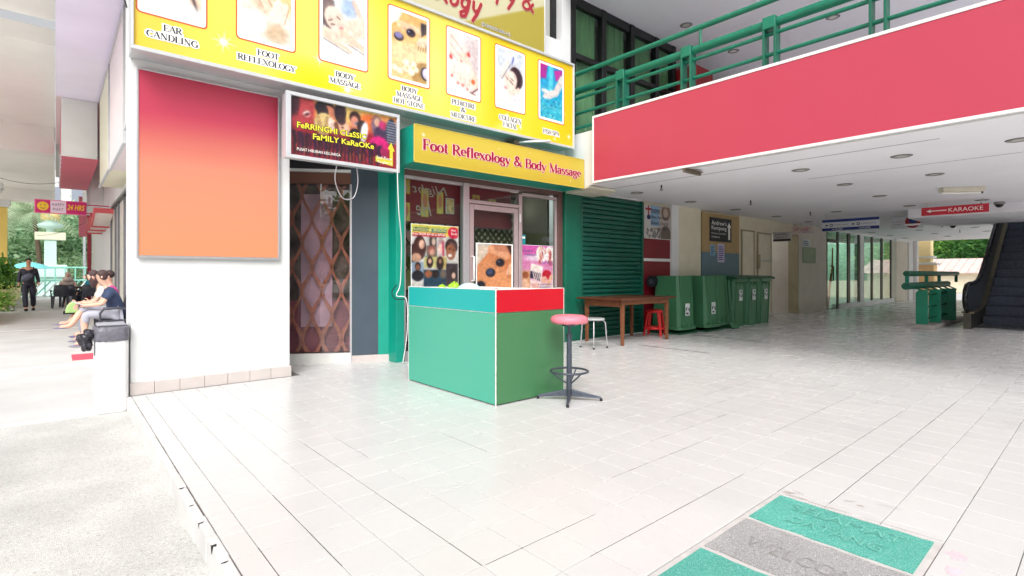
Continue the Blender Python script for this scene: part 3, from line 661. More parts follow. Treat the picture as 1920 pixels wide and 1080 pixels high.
    if k == 5:      # facial, brush on a reclining woman's face
        a.grad((214, 224, 238), (248, 246, 246)).ell(.5, .18, .28, .16, (232, 238, 250), soft=.08).line(.62, .14, .56, .34, .03, (110, 120, 190)).line(.4, .35, .1, .86, .07, (250, 238, 226), w2=.03).line(.5, .36, .16, .86, .012, (110, 110, 130))
        a.ell(.72, .72, .26, .32, (58, 34, 44), rot=-18, soft=.03).ell(.5, .84, .25, .3, (252, 228, 214), rot=26, soft=.03).ell(.8, 1.05, .06, .08, (250, 210, 190))
        a.line(.3, .76, .4, .82, .011, HAIR).line(.46, .84, .6, .92, .014, HAIR).line(.5, .76, .62, .82, .01, HAIR).ell(.32, 1.08, .07, .035, (232, 150, 150), rot=20).ell(.6, 1.2, .3, .14, (250, 222, 206), rot=-12, soft=.06)
        a.ell(.3, 1.4, .4, .2, (253, 244, 238), soft=.15).ell(.85, 1.32, .2, .16, (244, 240, 248), soft=.08)
    if k == 6:      # feet in a blue fish tank
        a.grad((30, 150, 214), (60, 196, 222)).poly([(0, 0), (.32, 0), (.26, .42), (0, .46)], (176, 40, 150)).poly([(.62, .1), (1, 0), (1, .3), (.7, .4)], (190, 50, 160)).line(.5, 0, .46, .7, .1, (90, 214, 240), soft=.08)
        a.line(1.0, .3, .7, .78, .13, (222, 214, 214), w2=.12).ell(.45, .88, .36, .12, (232, 222, 220), rot=-22).line(.12, .86, .3, .84, .02, (190, 150, 150)).ell(.2, .8, .16, .06, (226, 240, 244))
        g = np.random.RandomState(4)
        for _ in range(70):
            x, y = g.rand(), 1.0+.6*g.rand(); q = g.rand()*PI; c = ((20, 90, 150), (180, 240, 240), (20, 160, 190), (120, 220, 220))[g.randint(4)]
            a.line(x, y, x+.1*math.cos(q), y+.1*math.sin(q)*.5, .016, c, w2=.004)
    return a.photo(k)
PX = [(.512, 1.085), (1.328, 1.901), (2.136, 2.713), (2.955, 3.541), (3.776, 4.345), (4.58, 5.16), (5.407, 5.981)]
PBR = M('orange_border_print', (206, 96, 50), .35, var=0); PBP = M('white_card_print', (252, 250, 248), .35, var=0)
def rrect(b, x0, z0, x1, z1, r, y, n=5):
    p = []
    for cx, cz, a0 in ((x1-r, z1-r, 0), (x0+r, z1-r, 90), (x0+r, z0+r, 180), (x1-r, z0+r, 270)): p += [(cx+r*math.cos(R(a0+90*i/n)), y, cz+r*math.sin(R(a0+90*i/n))) for i in range(n+1)]
    return b.add(p, [tuple(range(len(p)))])
for k, (x0, x1) in enumerate(PX):
    z0, z1 = 3.42, 4.315
    if k == 0: x0 = .53
    pp = rrect(B(), x0, z0, x1, z1, .04, 5.6385).build('picture', PBR, ys, fixn=False)
    rrect(B(), x0+.014, z0+.014, x1-.014, z1-.014, .03, 5.6375).build('picture_margin', PBP, pp, fixn=False)
    pic(k).build('picture_print', (x0+.05, 5.6365, z1-.05), (x1-x0-.1, 0, 0), (0, 0, -(z1-z0-.1)), pp, PRINTL)
for s, a, b_, cap in (('EAR', (306, 58), (341, 65.5), .055), ('CANDLING', (274, 67), (371, 89.5), .055), ('FOOT', (482.5, 103), (522.5, 112.5), .055), ('REFLEXOLOGY', (445.5, 110), (554, 136), .055),
        ('BODY', (629, 144), (664, 149.5), .055), ('MASSAGE', (618, 153.5), (675, 167), .055), ('BODY', (752.8, 169.4), (782, 176), .055), ('MASSAGE', (743.3, 179), (790.6, 191), .055), ('HOT STONE', (737.5, 190.3), (795.3, 205), .055),
        ('PEDICURE', (846.7, 194), (891, 205), .06), ('&', (864, 209.5), (872.5, 211), .055), ('MEDICURE', (845.3, 218), (891.7, 228.5), .06), ('COLLAGEN', (936, 223), (977, 233), .062), ('FACIAL', (943.3, 236.5), (969, 242), .062), ('FISH SPA', (1018.3, 248.5), (1048, 256), .062)):
    line_on(serif, s, a, b_, cap, 5.6385, ys, grow=.2, thick=.17, thin=.055)

# ================================================================== cream sign above it
cs = thing('cream_upper_sign', 'cream and olive lightbox with dark red brush lettering above the yellow sign', 'lightbox sign', (3.2, 5.8, 4.5))
B().box(.6, 5.76, 4.49, 5.66, 5.925, 6.1).build('box', LTGREY, cs)
for a in ((.6, 5.742, 4.475, 5.675, 5.775, 4.505), (5.655, 5.742, 4.505, 5.675, 5.775, 6.1)): B().cbox(*a, .003).build('frame', LTGREY, cs, fixn=False)
A = Art(1.6/5.05, 300, (214, 208, 170)).half(1.0, .175, .70, .3168, (182, 166, 66)); A.build('face_print', (.605, 5.756, 6.1), (5.05, 0, 0), (0, 0, -1.6), cs, PRINT)
BR = M('brush_red_ink', (158, 30, 44), .4, var=0); BH = M('brush_halo', (226, 176, 160), .4, var=0)
BG_ = {'o': (.5, [arc(.24, .3, .16, .27, 70, 430, 18)]), 'l': (.26, [[(.16, 1.0), (.1, .5), (.12, .12), (.2, .02)]]), 'g': (.52, [arc(.22, .34, .15, .24, 40, 400, 18), [(.4, .6), (.38, .1), (.3, -.3), (.12, -.36), (.08, -.2), (.3, .02)]]),
 'y': (.5, [[(.08, .6), (.1, .25), (.22, .1), (.36, .3)], [(.42, .62), (.3, .05), (.14, -.38)]]), 'p': (.52, [[(.14, .62), (.12, .1), (.08, -.36)], arc(.27, .34, .15, .25, 160, -160, 16)]), 'e': (.44, [[(.1, .3), (.34, .4)]+arc(.22, .36, .14, .24, 10, 300, 14)]),
 'x': (.46, [[(.08, .6), (.36, .02)], [(.36, .6), (.06, .0)]]), 'f': (.36, [[(.36, .96), (.22, .98), (.15, .7), (.13, -.1)], [(.04, .58), (.3, .62)]]), 'R': (.66, [[(.14, 1), (.12, 0)], [(.14, .98)]+arc(.3, .76, .2, .23, 90, -90, 12)+[(.14, .5)], [(.3, .5), (.58, 0)]]),
 'T': (.6, [[(.04, .95), (.58, 1)], [(.32, .96), (.28, 0)]]), 'h': (.5, [[(.14, 1), (.1, 0)], [(.12, .35), (.26, .6), (.38, .5), (.38, 0)]]), 'r': (.38, [[(.12, .6), (.1, 0)], [(.12, .36), (.22, .58), (.34, .56)]]), 'a': (.5, [arc(.22, .3, .15, .27, 60, 420, 16), [(.38, .6), (.37, .12), (.46, .02)]]),
 '&': (.7, [[(.62, 0), (.2, .62)]+arc(.32, .8, .13, .17, 200, -60, 12)+[(.2, .45)]+arc(.26, .22, .19, .22, 130, 330, 12)+[(.58, .42)]]), ' ': (.25, [])}
def brush(s, org, size, mat, halo, sx=1.):
    for grow, mt, yo, nm in ((.03, halo, .0, 'lettering_outline'), (0, mat, -.004, 'lettering')):
        b = B(); x = 0; k = 0
        for ch in s:
            adv, sts = BG_[ch]
            for st in sts:
                for (x0, y0), (x1, y1) in zip(st, st[1:]):
                    k += 1; q = org[1]+yo-.00003*(k % 60); w = (.075+.02*abs(y1-y0)+grow)*size; X0, Z0, X1, Z1 = org[0]+(x+x0+.12*y0)*size*sx, org[2]+y0*size, org[0]+(x+x1+.12*y1)*size*sx, org[2]+y1*size
                    L = math.hypot(X1-X0, Z1-Z0)+1e-9; ux, uz = (X1-X0)/L, (Z1-Z0)/L; p = []
                    an = math.atan2(uz, ux)
                    p = [(X1+w*math.cos(an+R(-90+30*i)), q, Z1+w*math.sin(an+R(-90+30*i))) for i in range(7)]+[(X0+w*math.cos(an+R(90+30*i)), q, Z0+w*math.sin(an+R(90+30*i))) for i in range(7)]
                    b.add(p, [tuple(range(14))])
            x += adv
        b.build(nm, mt, cs, fixn=False)
brush('Reflexology', (2.66, 5.752, 4.665), .27, BR, BH, 1.34); brush('Therapy &', (3.78, 5.752, 5.045), .27, BR, BH, 1.40)
A_, C_ = at(903, 51, 'y', 5.75), at(957, 71, 'y', 5.75)
text('(PG0202480-U)', (A_[0], 5.752, 4.535), XR, XU, C_[0]-A_[0], .06, INK, cs, halo=HALO, hw=.05)

# ================================================================== karaoke lightbox
kr = thing('karaoke_sign', 'karaoke lightbox with dancing crowd picture and yellow lettering beside the orange poster', 'lightbox sign', (2.43, 5.7, 2.33))
B().box(1.80, 5.634, 2.335, 3.085, 5.76, 3.0).build('box', LTGREY, kr)
for x in (2.0, 2.85): B().box(x, 5.761, 2.88, x+.04, 5.929, 2.92).build('bracket', ALU, kr)
for a in ((1.79, 5.598, 2.32, 3.095, 5.635, 2.358), (1.79, 5.598, 2.972, 3.095, 5.635, 3.01), (1.79, 5.598, 2.358, 1.84, 5.635, 2.972), (3.063, 5.598, 2.358, 3.095, 5.635, 2.972)): B().cbox(*a, .003).build('frame', LTGREY, kr, fixn=False)
H = .614/1.223
a = Art(H, 300, (150, 30, 46)); a.ell(.5, .02, .6, .17, (226, 150, 80), soft=.08).ell(.62, .05, .2, .1, (226, 190, 110), soft=.06).ell(.72, .1, .1, .08, (226, 110, 50), soft=.05)
a.ell(.1, .1, .11, .17, (176, 60, 66), rot=15, soft=.03).ell(.02, .05, .06, .12, (56, 20, 34), soft=.03).ell(.14, .13, .035, .025, (236, 214, 206), rot=-30).ell(.14, .135, .03, .012, (90, 20, 30), rot=-30)
a.ell(.3, .05, .09, .07, (36, 24, 32)).ell(.33, .09, .07, .07, (196, 120, 90), rot=20).ell(.28, .09, .05, .08, (36, 24, 32)).ell(.44, .06, .055, .1, (44, 24, 34)).ell(.29, .19, .085, .1, (214, 186, 126), rot=15).line(.24, .14, .26, .27, .02, (186, 150, 96)).line(.32, .13, .3, .27, .012, (170, 136, 84))
a.ell(.38, .2, .04, .08, (240, 206, 190), rot=-30).ell(.47, .19, .06, .075, (236, 180, 150), rot=-35).ell(.45, .13, .04, .04, (60, 34, 40)).ell(.5, .24, .02, .012, (250, 240, 236)).ell(.46, .19, .012, .008, (40, 20, 30)).line(.4, .17, .42, .26, .02, (120, 70, 50))
a.ell(.58, .08, .055, .06, (60, 34, 30)).ell(.575, .12, .04, .055, (214, 140, 116)).ell(.6, .13, .02, .012, (70, 110, 140)).ell(.65, .15, .05, .06, (54, 36, 40)).ell(.67, .2, .035, .1, (240, 240, 244), rot=10).ell(.58, .24, .06, .06, (30, 24, 34)).ell(.8, .12, .06, .1, (120, 90, 110), soft=.03).ell(.84, .2, .07, .09, (70, 50, 80)).ell(.8, .08, .03, .04, (214, 170, 140)).ell(.86, .1, .04, .04, (196, 50, 110), soft=.03)
a.ell(.82, .3, .1, .09, (214, 30, 120), soft=.02).ell(.83, .37, .08, .07, (150, 30, 80), soft=.03)
a.ell(.95, .15, .06, .13, (36, 40, 60))
for i in range(9): a.line(.9+.01*(abs(4-i)/4), .05+i*.025, 1.0, .055+i*.025, .0035, (220, 224, 236))
g = np.random.RandomState(2)
for i in range(24):
    x = .03+i*.034+g.rand()*.01; c = ((44, 16, 34), (60, 18, 40), (40, 20, 50))[i % 3]; y = .3+.03*g.rand()
    a.ell(x, y, .013, .018, c).line(x, y+.02, x+.01, y+.1, .014, c).line(x, y+.1, x-.015+.03*g.rand(), H-.02, .009, c).line(x, y+.1, x+.02, H-.03, .008, c).line(x, y+.03, x+.03*(1 if i % 2 else -1), y-.02, .006, c)
    a.line(x+.018, y+.1, x+.02, H-.03, .006, ((226, 90, 50), (236, 60, 70), (240, 150, 60))[i % 3], a=.7)
a.photo(3).speck(5, 3)
a.poly([(.785, .40), (.785, .45), (.965, .475), (.965, .33), (.985, .33), (.947, .245), (.91, .31), (.93, .32), (.93, .418)], (226, 214, 60))
a.build('face_print', (1.84, 5.63, 2.972), (1.223, 0, 0), (0, 0, -.614), kr, PRINTL)
KO = M('black_outline_ink', (30, 16, 20), .4, var=0)
line_on(text, 'FeRRINGHI CLaSSIC', (556.7, 238), (687, 262.5), .062, 5.628, kr, mat=YEL, halo=KO, hw=.07, bold=.02)
line_on(text, 'FaMILY KaRaOKe', (586.5, 259.6), (701, 281), .062, 5.628, kr, mat=YEL, halo=KO, hw=.07, bold=.02)
line_on(text, 'PUSAT HIBURAN KELUARGA', (556.7, 281), (638.3, 294), .03, 5.628, kr, mat=HALO, halo=None)
line_on(text, '2nd Floor', (706, 296.5), (735, 302), .034, 5.628, kr, mat=HALO, halo=None)
line_on(text, 'Tingkat 2', (707, 305), (734.4, 311), .034, 5.628, kr, mat=HALO, halo=None)

# ================================================================== blank orange poster board
ob = thing('gradient_poster_board', 'blank poster board fading from crimson to orange on the white pier', 'poster board', (1.19, 5.9, 1.27))
A = Art(1.71/1.22, 60); t = A.V/A.asp
st = [(0, (200, 54, 84)), (.2, (202, 60, 88)), (.33, (216, 106, 98)), (.5, (232, 144, 116)), (.75, (234, 150, 114)), (1, (236, 152, 108))]
A.I = np.stack([np.interp(t+.04*(A.U-.5)*np.exp(-((t-.3)/.15)**2), [s[0] for s in st], [s[1][c] for s in st]) for c in range(3)], -1)
B().box(.565, 5.897, 1.275, 1.815, 5.926, 3.015).build('board', LTGREY, ob)
A.build('print', (.578, 5.8945, 3.0), (1.22, 0, 0), (0, 0, -1.71), ob, PRINT)
for q in ((.56, 5.888, 1.265, 1.82, 5.9, 1.288), (.56, 5.888, 3.0, 1.82, 5.9, 3.02), (.56, 5.888, 1.288, .577, 5.9, 3.0), (1.80, 5.888, 1.288, 1.82, 5.9, 3.0)): B().cbox(*q, .003).build('frame', ALU, ob, fixn=False)

# ================================================================== massage fascia sign
fs = thing('massage_fascia_sign', 'olive yellow fascia box lettered Foot Reflexology and Body Massage over the shop door', 'fascia sign', (4.8, 5.6, 2.46))
B().prism([(5.505, 2.46), (5.505, 2.91), (5.93-.002, 2.91), (5.93-.002, 2.46)], 'x', 3.235, 6.28).build('box', GREEN, fs)
A = Art(.44/3.03, 300, (208, 182, 58)).ell(.55, .05, .6, .06, (220, 198, 74), soft=.05)
for x, y, r in ((.04, .035, .016), (.075, .09, .01), (.19, .1, .008), (.215, .11, .006), (.43, .03, .008), (.9, .12, .01), (.62, .02, .006)): A.star(x, y, r, (250, 240, 200))
A.build('face_print', (3.242, 5.4995, 2.905), (3.03, 0, 0), (0, 0, -.44), fs, PRINT)
for q in ((3.235, 5.495, 2.455, 6.285, 5.515, 2.466), (3.235, 5.495, 2.904, 6.285, 5.515, 2.915), (3.23, 5.495, 2.466, 3.243, 5.515, 2.904), (6.273, 5.495, 2.466, 6.285, 5.515, 2.904)): B().cbox(*q, .002).build('trim', M('olive_trim', (206, 184, 80), .4), fs, fixn=False)
serif('Foot Reflexology & Body Massage', (3.345, 5.498, 2.624), XR, XU, 2.86, .125, MAG, fs, halo=PINKH, grow=.045, thick=.2, thin=.075)

# ================================================================== small fittings around the signs
sp = thing('spotlight_arm', 'short grey lamp arm under the yellow sign near its right end', 'bracket', (5.2, 5.7, 3.0))
B().cyl((5.06, 5.75, 3.03), (5.45, 5.42, 3.055), .02).build('tube', ALU, sp); B().box(5.0, 5.7, 3.0, 5.12, 5.92, 3.06).build('plate', M('rusty_steel', (0, 0, 0)), sp)
ct = thing('cable_tray', 'cream metal light fitting tray under the right end of the fascia sign', 'light fitting', (6.5, 5.5, 2.45))
B().prism([(5.42, 2.47), (5.42, 2.505), (5.9, 2.505), (5.9, 2.43), (5.6, 2.43)], 'x', 6.29, 6.98).build('tray', M('cream_metal', (214, 208, 190), .5, grime=.3), ct)
B().tube([(6.72, 5.36, 2.95), (6.72, 5.36, 2.6), (6.74, 5.4, 2.52), (6.85, 5.5, 2.51)], .009, 6).build('conduit', WHITE, ct)

# ================================================================== angled glazed bay of the karaoke entrance
bay = thing('karaoke_entrance_bay', 'angled glazed bay with brown flame patterned grille between the white pier and green post', 'shop window', (2.6, 6.4, 0))
P0, P1, P2, P3 = Vector((2.05, 6.785, 0)), Vector((2.80, 6.31, 0)), Vector((3.11, 6.185, 0)), Vector((3.23, 6.12, 0))
d = (P1-P0).normalized(); nrm = Vector((d.y, -d.x, 0))
if nrm.y > 0: nrm = -nrm
def slabd(name, mat, a, c, z0, z1, t=.04, o=0, par=bay, bev=0):
    dd = (c-a).normalized(); n_ = Vector((dd.y, -dd.x, 0)); n_ = -n_ if n_.y > 0 else n_
    p = [a+n_*o, c+n_*o, c+n_*(o-t), a+n_*(o-t)]
    return B().prism([(q.x, q.y) for q in p], 'z', z0, z1).build(name, mat, par, bev)
slabd('threshold', M('white_plinth_tile', (222, 220, 216), .4, grime=.2), P0, P1, 0, .125, .06, .012)
slabd('header', M('brown_header', (118, 78, 62), .5, var=.1), P0, P1, 2.24, 2.38, .06, 0)
slabd('light_bar', WHITE, P0, P1, 2.385, 2.42, .05, .02); slabd('dark_header', M('dark_soffit', (50, 48, 52), .5), P0, P1, 2.425, 2.6, .05, 0)
slabd('glass', MGLASS('bay_glass', (240, 234, 236), .9, .05), P0, P1-d*.012, .127, 2.238, .006, -.01)
slabd('dark_column', M('charcoal_panel', (72, 84, 96), .35, var=.1, scale=3, grime=.1), P1, P2, .09, 2.6, .1, 0); slabd('column_skirting', SKIRT, P1, P2, 0, .088, .09, .004)
slabd('green_panel', GREEN, P2, P3, .088, 2.6, .1, 0); slabd('panel_skirting', SKIRT, P2, P3, 0, .087, .09, .004)
slabd('corner_strip', ALU, P1-d*.012, P1+Vector((.012, -.004, 0)), 0, 2.24, .03, .01)
B().cbox(3.225, 5.93, .0, 3.345, 6.16, 2.47, .004).build('green_post', GREEN, bay, fixn=False)
# wavy bars of the grille and what is behind it
GR = M('flame_grille', (186, 126, 100), .45, var=.3, scale=14)
for k in range(9):
    b = B(); o_ = P0+d*(-.0+k*.118)-nrm*.035; V = []; n = 46; s = 1 if k % 2 else -1
    for i in range(n+1):
        z = .14+2.09*i/n; ph = z/.30*PI; off = s*.055*math.cos(ph); w = .011+.009*(abs(math.sin(ph*1.0+.6))**3)+.006*rnd.random()
        if z < .7: w += .02*(.7-z)*abs(math.sin(z*31+k))
        for ww in (-w, w):
            q = o_+d*(off+ww); V += [(q.x, q.y, z), (q.x-nrm.x*.01, q.y-nrm.y*.01, z)]
    F = []
    for i in range(n):
        e = 4*i; F += [(e, e+2, e+6, e+4), (e+1, e+5, e+7, e+3), (e, e+4, e+5, e+1), (e+2, e+3, e+7, e+6)]
    b.add(V, F); b.build('grille_bar', GR, bay)
slabd('reflection_curtain', M('mauve_reflection', (214, 190, 204), .8, var=.4, scale=2.6), P0+d*.27, P1-d*.24, .45, 2.12, .01, -.09)  # pale mauve sheet cut to imitate the bright reflection in the bay glass
slabd('dim_backing', M('dim_olive_brown', (112, 108, 98), .8, var=.9, scale=5), P0-d*.1, P1-d*.03, .13, 2.23, .01, -.13)  # dark sheet coloured as the dim interior and a greenish reflection
slabd('low_panel', M('mauve_red_panel', (150, 92, 104), .7, var=.4, scale=4), P0-d*.1, P1-d*.03, .13, .78, .008, -.112)
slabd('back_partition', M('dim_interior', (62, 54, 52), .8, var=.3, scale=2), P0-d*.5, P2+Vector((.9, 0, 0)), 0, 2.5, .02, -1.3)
so = thing('red_sofa', 'dark red rounded sofa behind the glass of the karaoke bay', 'sofa', (2.7, 7.0, 0)); SOF = M('maroon_leather', (120, 40, 58), .4, var=.15)
B().cbox(2.2, 6.95, .14, 3.1, 7.3, .48, .05).build('seat', SOF, so, fixn=False); B().cbox(2.2, 7.22, .3, 3.1, 7.36, .95, .05).build('backrest', SOF, so, fixn=False); B().cyl((2.9, 6.95, .8), (2.2, 6.95, .8), .08).build('armrest', SOF, so)
B().box(2.0, 6.8, -.05, 6.3, 9, .0).build('interior_floor', M('interior_floor', (96, 88, 84), .4), wall)

# ================================================================== massage shopfront
sf = thing('massage_shopfront', 'glazed shopfront with aluminium door and posters under the fascia sign', 'shopfront', (4.8, 6.0, 0))
for q in ((3.35, 5.95, 2.39, 6.27, 6.07, 2.458), (6.16, 5.95, 0, 6.27, 6.07, 2.388)): B().cbox(*q, .004).build('outer_frame', DKBROWN, sf, fixn=False)
B().cbox(6.272, 5.90, 0, 6.36, 6.02, 2.458, .004).build('green_trim', DKGREEN, sf, fixn=False)
AL = [(3.35, 5.965, 2.345, 4.28, 6.03, 2.388), (3.35, 5.965, 0, 3.385, 6.03, 2.343), (4.285, 5.955, 0, 4.385, 6.045, 2.388), (5.325, 5.955, 0, 5.385, 6.045, 2.33), (4.387, 5.96, 2.35, 5.323, 6.035, 2.388), (4.387, 5.96, 2.115, 5.323, 6.035, 2.165), (5.387, 5.965, 2.31, 6.158, 6.03, 2.36), (6.118, 5.965, 0, 6.158, 6.03, 2.308), (3.387, 5.965, .0, 4.283, 6.03, .12), (5.387, 5.965, .0, 6.116, 6.03, .12)]
for q in AL: B().cbox(*q, .004).build('mullion', ALUP if q[0] > 4.3 else ALU, sf, fixn=False)
for q in ((3.387, .122, 4.283, 2.343), (4.387, 2.167, 5.323, 2.348), (5.387, .122, 6.116, 2.308)): bx('pane', GLASS, sf, q[0], 5.992, q[1], q[2], 5.998, q[3])
dr = B(); 
for q in ((4.40, 5.97, .01, 4.475, 6.02, 2.105), (5.24, 5.97, .01, 5.315, 6.02, 2.105), (4.477, 5.97, 2.03, 5.238, 6.02, 2.105), (4.477, 5.97, .01, 5.238, 6.02, .16)): dr.cbox(*q, .004)
dr = dr.build('door', ALUP, sf, fixn=False)
bx('pane', GLASS, dr, 4.477, 5.993, .162, 5.238, 5.999, 2.028)
h = B().tube([(4.44, 5.97, 1.02), (4.44, 5.92, 1.02), (4.44, 5.92, 1.36), (4.44, 5.97, 1.36)], .014, 8).build('handle', WHITE, dr)
for z_ in (.5, 1.9): B().cbox(5.327, 5.945, z_, 5.345, 5.958, z_+.13, .002).build('hinge', WHITE, dr, fixn=False)
# posters
def poster(name, label, x0, z0, x1, z1, art, Y=5.985, frame=None):
    t = thing(name, label, 'poster', ((x0+x1)/2, Y, z0)); B().box(x0, Y, z0, x1, Y+.004, z1).build('sheet', HALO, t)
    art.build('print', (x0+.006, Y-.0015, z1-.006), (x1-x0-.012, 0, 0), (0, 0, -(z1-z0-.012)), t, PRINT)
    if frame:
        for q in ((x0-.015, Y-.01, z0-.015, x0, Y+.005, z1+.015), (x1, Y-.01, z0-.015, x1+.015, Y+.005, z1+.015), (x0, Y-.01, z1, x1, Y+.005, z1+.015)): B().cbox(*q, .002).build('frame', frame, t, fixn=False)
    return t
a = Art(1.13, 150, (198, 196, 190)); a.rect(0, 0, 1, .2, (226, 216, 90)).rect(.02, .15, .72, .215, (196, 30, 44)).ell(.9, .12, .13, .11, (206, 24, 60)).rect(.03, .055, .36, .12, (20, 80, 90)).rect(.4, .065, .74, .13, (40, 110, 120))
a.rect(0, .215, .3, .66, (214, 214, 210)).ell(.17, .42, .13, .22, (70, 36, 34)).ell(.21, .36, .055, .085, (226, 180, 156)).line(.05, .4, .02, .66, .05, (70, 36, 34)).ell(.1, .6, .1, .08, (196, 150, 124)).rect(.27, .56, .4, .68, (40, 130, 190))
a.rect(.31, .38, .53, .58, (110, 96, 84)).ell(.42, .45, .08, .09, (150, 90, 80)).ell(.43, .5, .055, .06, (206, 150, 130)).rect(.37, .22, .52, .38, (60, 50, 52)).ell(.46, .3, .04, .07, (206, 180, 160)).rect(.54, .24, .7, .58, (206, 190, 186)).ell(.62, .34, .07, .12, (170, 150, 150)).ell(.62, .42, .05, .08, (236, 196, 180)).line(.66, .3, .67, .55, .02, (190, 60, 90))
a.ell(.85, .38, .14, .15, (56, 34, 34)).ell(.84, .48, .11, .15, (150, 92, 64)).ell(.82, .55, .05, .03, (240, 230, 226)).ell(.81, .42, .02, .012, (30, 18, 20)).ell(.9, .44, .02, .012, (30, 18, 20)).line(.78, .28, .95, .36, .008, (120, 90, 90))
a.rect(.26, .58, .53, .78, (196, 190, 120)).ell(.38, .68, .07, .11, (40, 24, 24)).ell(.38, .66, .035, .05, (224, 176, 150)).rect(.53, .58, .74, .8, (180, 160, 90)).ell(.6, .7, .08, .13, (46, 30, 30)).ell(.6, .66, .03, .045, (170, 120, 96)).rect(.73, .7, 1, 1.13, (60, 50, 56))
a.rect(0, .68, .25, 1.0, (140, 160, 180)).ell(.13, .76, .06, .08, (40, 28, 30)).ell(.13, .78, .04, .06, (130, 80, 60)).ell(.13, .93, .12, .1, (24, 24, 34)).rect(.25, .82, .73, 1.13, (30, 60, 80)).ell(.35, .9, .08, .07, (150, 90, 60)).ell(.5, .9, .07, .08, (40, 26, 26)).ell(.67, .9, .07, .09, (100, 90, 80)).ell(.9, .9, .08, .12, (44, 32, 34)).ell(.9, .93, .045, .06, (206, 170, 150)).photo(6).speck(5)
hp = poster('hair_salon_poster', 'hair braiding poster with many portraits in the left shop window', 3.47, .94, 4.215, 1.77, a)
text('PROFESSIONAL BRAIDING', (3.49, 5.982, 1.683), XR, XU, .52, .034, M('pale_yellow_ink', (240, 236, 140), .4, var=0), hp); text('Price FROM RM 40 to RM160', (3.49, 5.982, 1.625), XR, XU, .5, .03, HALO, hp); text('Hot\nStuds', (4.09, 5.982, 1.65), XR, XU, .1, .08, HALO, hp)
a = Art(1.3, 110, (200, 120, 76)); a.poly([(0, 0), (.42, 0), (.3, .24), (0, .55)], (216, 200, 184)).grad((0, 0, 0), (0, 0, 0)) if 0 else None
a.ell(.3, .9, .5, .6, (214, 140, 92), soft=.3).poly([(0, 0), (.42, 0), (.3, .22), (0, .55)], (214, 196, 176)).ell(.7, 1.05, .45, .35, (224, 150, 100), soft=.25).line(.4, .12, .85, .28, .1, (226, 160, 120)).line(.6, .05, .95, .1, .1, (200, 130, 96)).poly([(.85, 0), (1, 0), (1, .3)], (60, 30, 26))
for x in (.85, .9, .95, 1.0): a.line(x, .75, x+.12, .5, .03, (232, 176, 140)).line(x+.01, .86, x+.08, .64, .006, (110, 60, 40))
a.ell(.66, .46, .13, .105, (26, 22, 32)).ell(.38, .72, .14, .115, (30, 30, 44)).ell(.36, .7, .09, .07, (64, 74, 104)).ell(.1, 1.04, .13, .11, (34, 32, 44)).ell(.62, .43, .04, .02, (120, 120, 140)).photo(7).speck(4)
poster('hot_stone_poster', 'framed hot stone massage picture hung on the aluminium door', 4.515, .80, 5.175, 1.545, a, 5.96, HALO)
a = Art(1.08, 140, (222, 196, 200)); a.grad((206, 70, 160), (226, 206, 196)).ell(.35, .1, .3, .2, (214, 90, 170), soft=.2).ell(.45, .3, .4, .08, (226, 196, 216), soft=.08)
a.ell(.62, .2, .17, .2, (240, 232, 228)).ell(.9, .2, .17, .2, (240, 228, 226)); g = np.random.RandomState(8)
for cx in (.62, .9):
    for _ in range(16): x, y = cx+g.randn()*.06, .2+g.randn()*.08; a.line(x, y, x+.02, y+.08, .014, ((200, 90, 80), (236, 190, 160), (150, 30, 50))[g.randint(3)])
a.poly([(.3, .42), (.68, .5), (.6, .85), (.25, .75)], (240, 236, 232)).poly([(.28, .6), (.6, .66), (.58, .84), (.25, .76)], (26, 26, 60))
for i in range(5): a.line(.3+i*.06, .48, .4+i*.06, .8, .016, (240, 214, 200))
a.rect(0, .6, .26, 1.05, (206, 150, 110)).ell(.1, .95, .12, .16, (230, 180, 150)).ell(.12, .7, .1, .08, (150, 80, 50)).poly([(.28, .82), (.6, .88), (.56, 1.08), (.26, 1.06)], (232, 214, 206))
for i in range(6): a.line(.3+i*.045, .9, .36+i*.04, 1.02, .009, (206, 110, 100))
a.ell(.8, .7, .15, .12, (190, 20, 46)).ell(.72, .82, .1, .09, (226, 170, 150)).line(.85, .92, .95, .74, .05, (226, 170, 140)).rect(0, 1.045, 1, 1.08, (226, 226, 90)).photo(8).speck(5)
np_ = poster('nail_art_poster', 'pink nail art poster in the right shop window', 5.39, .84, 6.08, 1.565, a)
for s, x, z, w in (('Manicure &', 5.42, 1.46, .2), ('Pedicure', 5.47, 1.40, .24), ('Nail Art', 5.82, 1.28, .22), ('Gel Polish & Acrylic', 5.74, .93, .3), ('Extension', 5.78, .89, .24)): text(s, (x, 5.982, z), XR, XU, w, .035, M('blue_grey_ink', (90, 100, 160), .4, var=0), np_)
bs = thing('blue_window_sticker', 'small turquoise sticker low in the dark right shop window', 'sticker', (5.45, 5.98, 1.57)); B().box(5.395, 5.985, 1.575, 5.475, 5.988, 1.72).build('sheet', M('turquoise_print', (30, 140, 150), .4), bs)
bx('print', HALO, bs, 5.405, 5.983, 1.66, 5.465, 5.9845, 1.69)
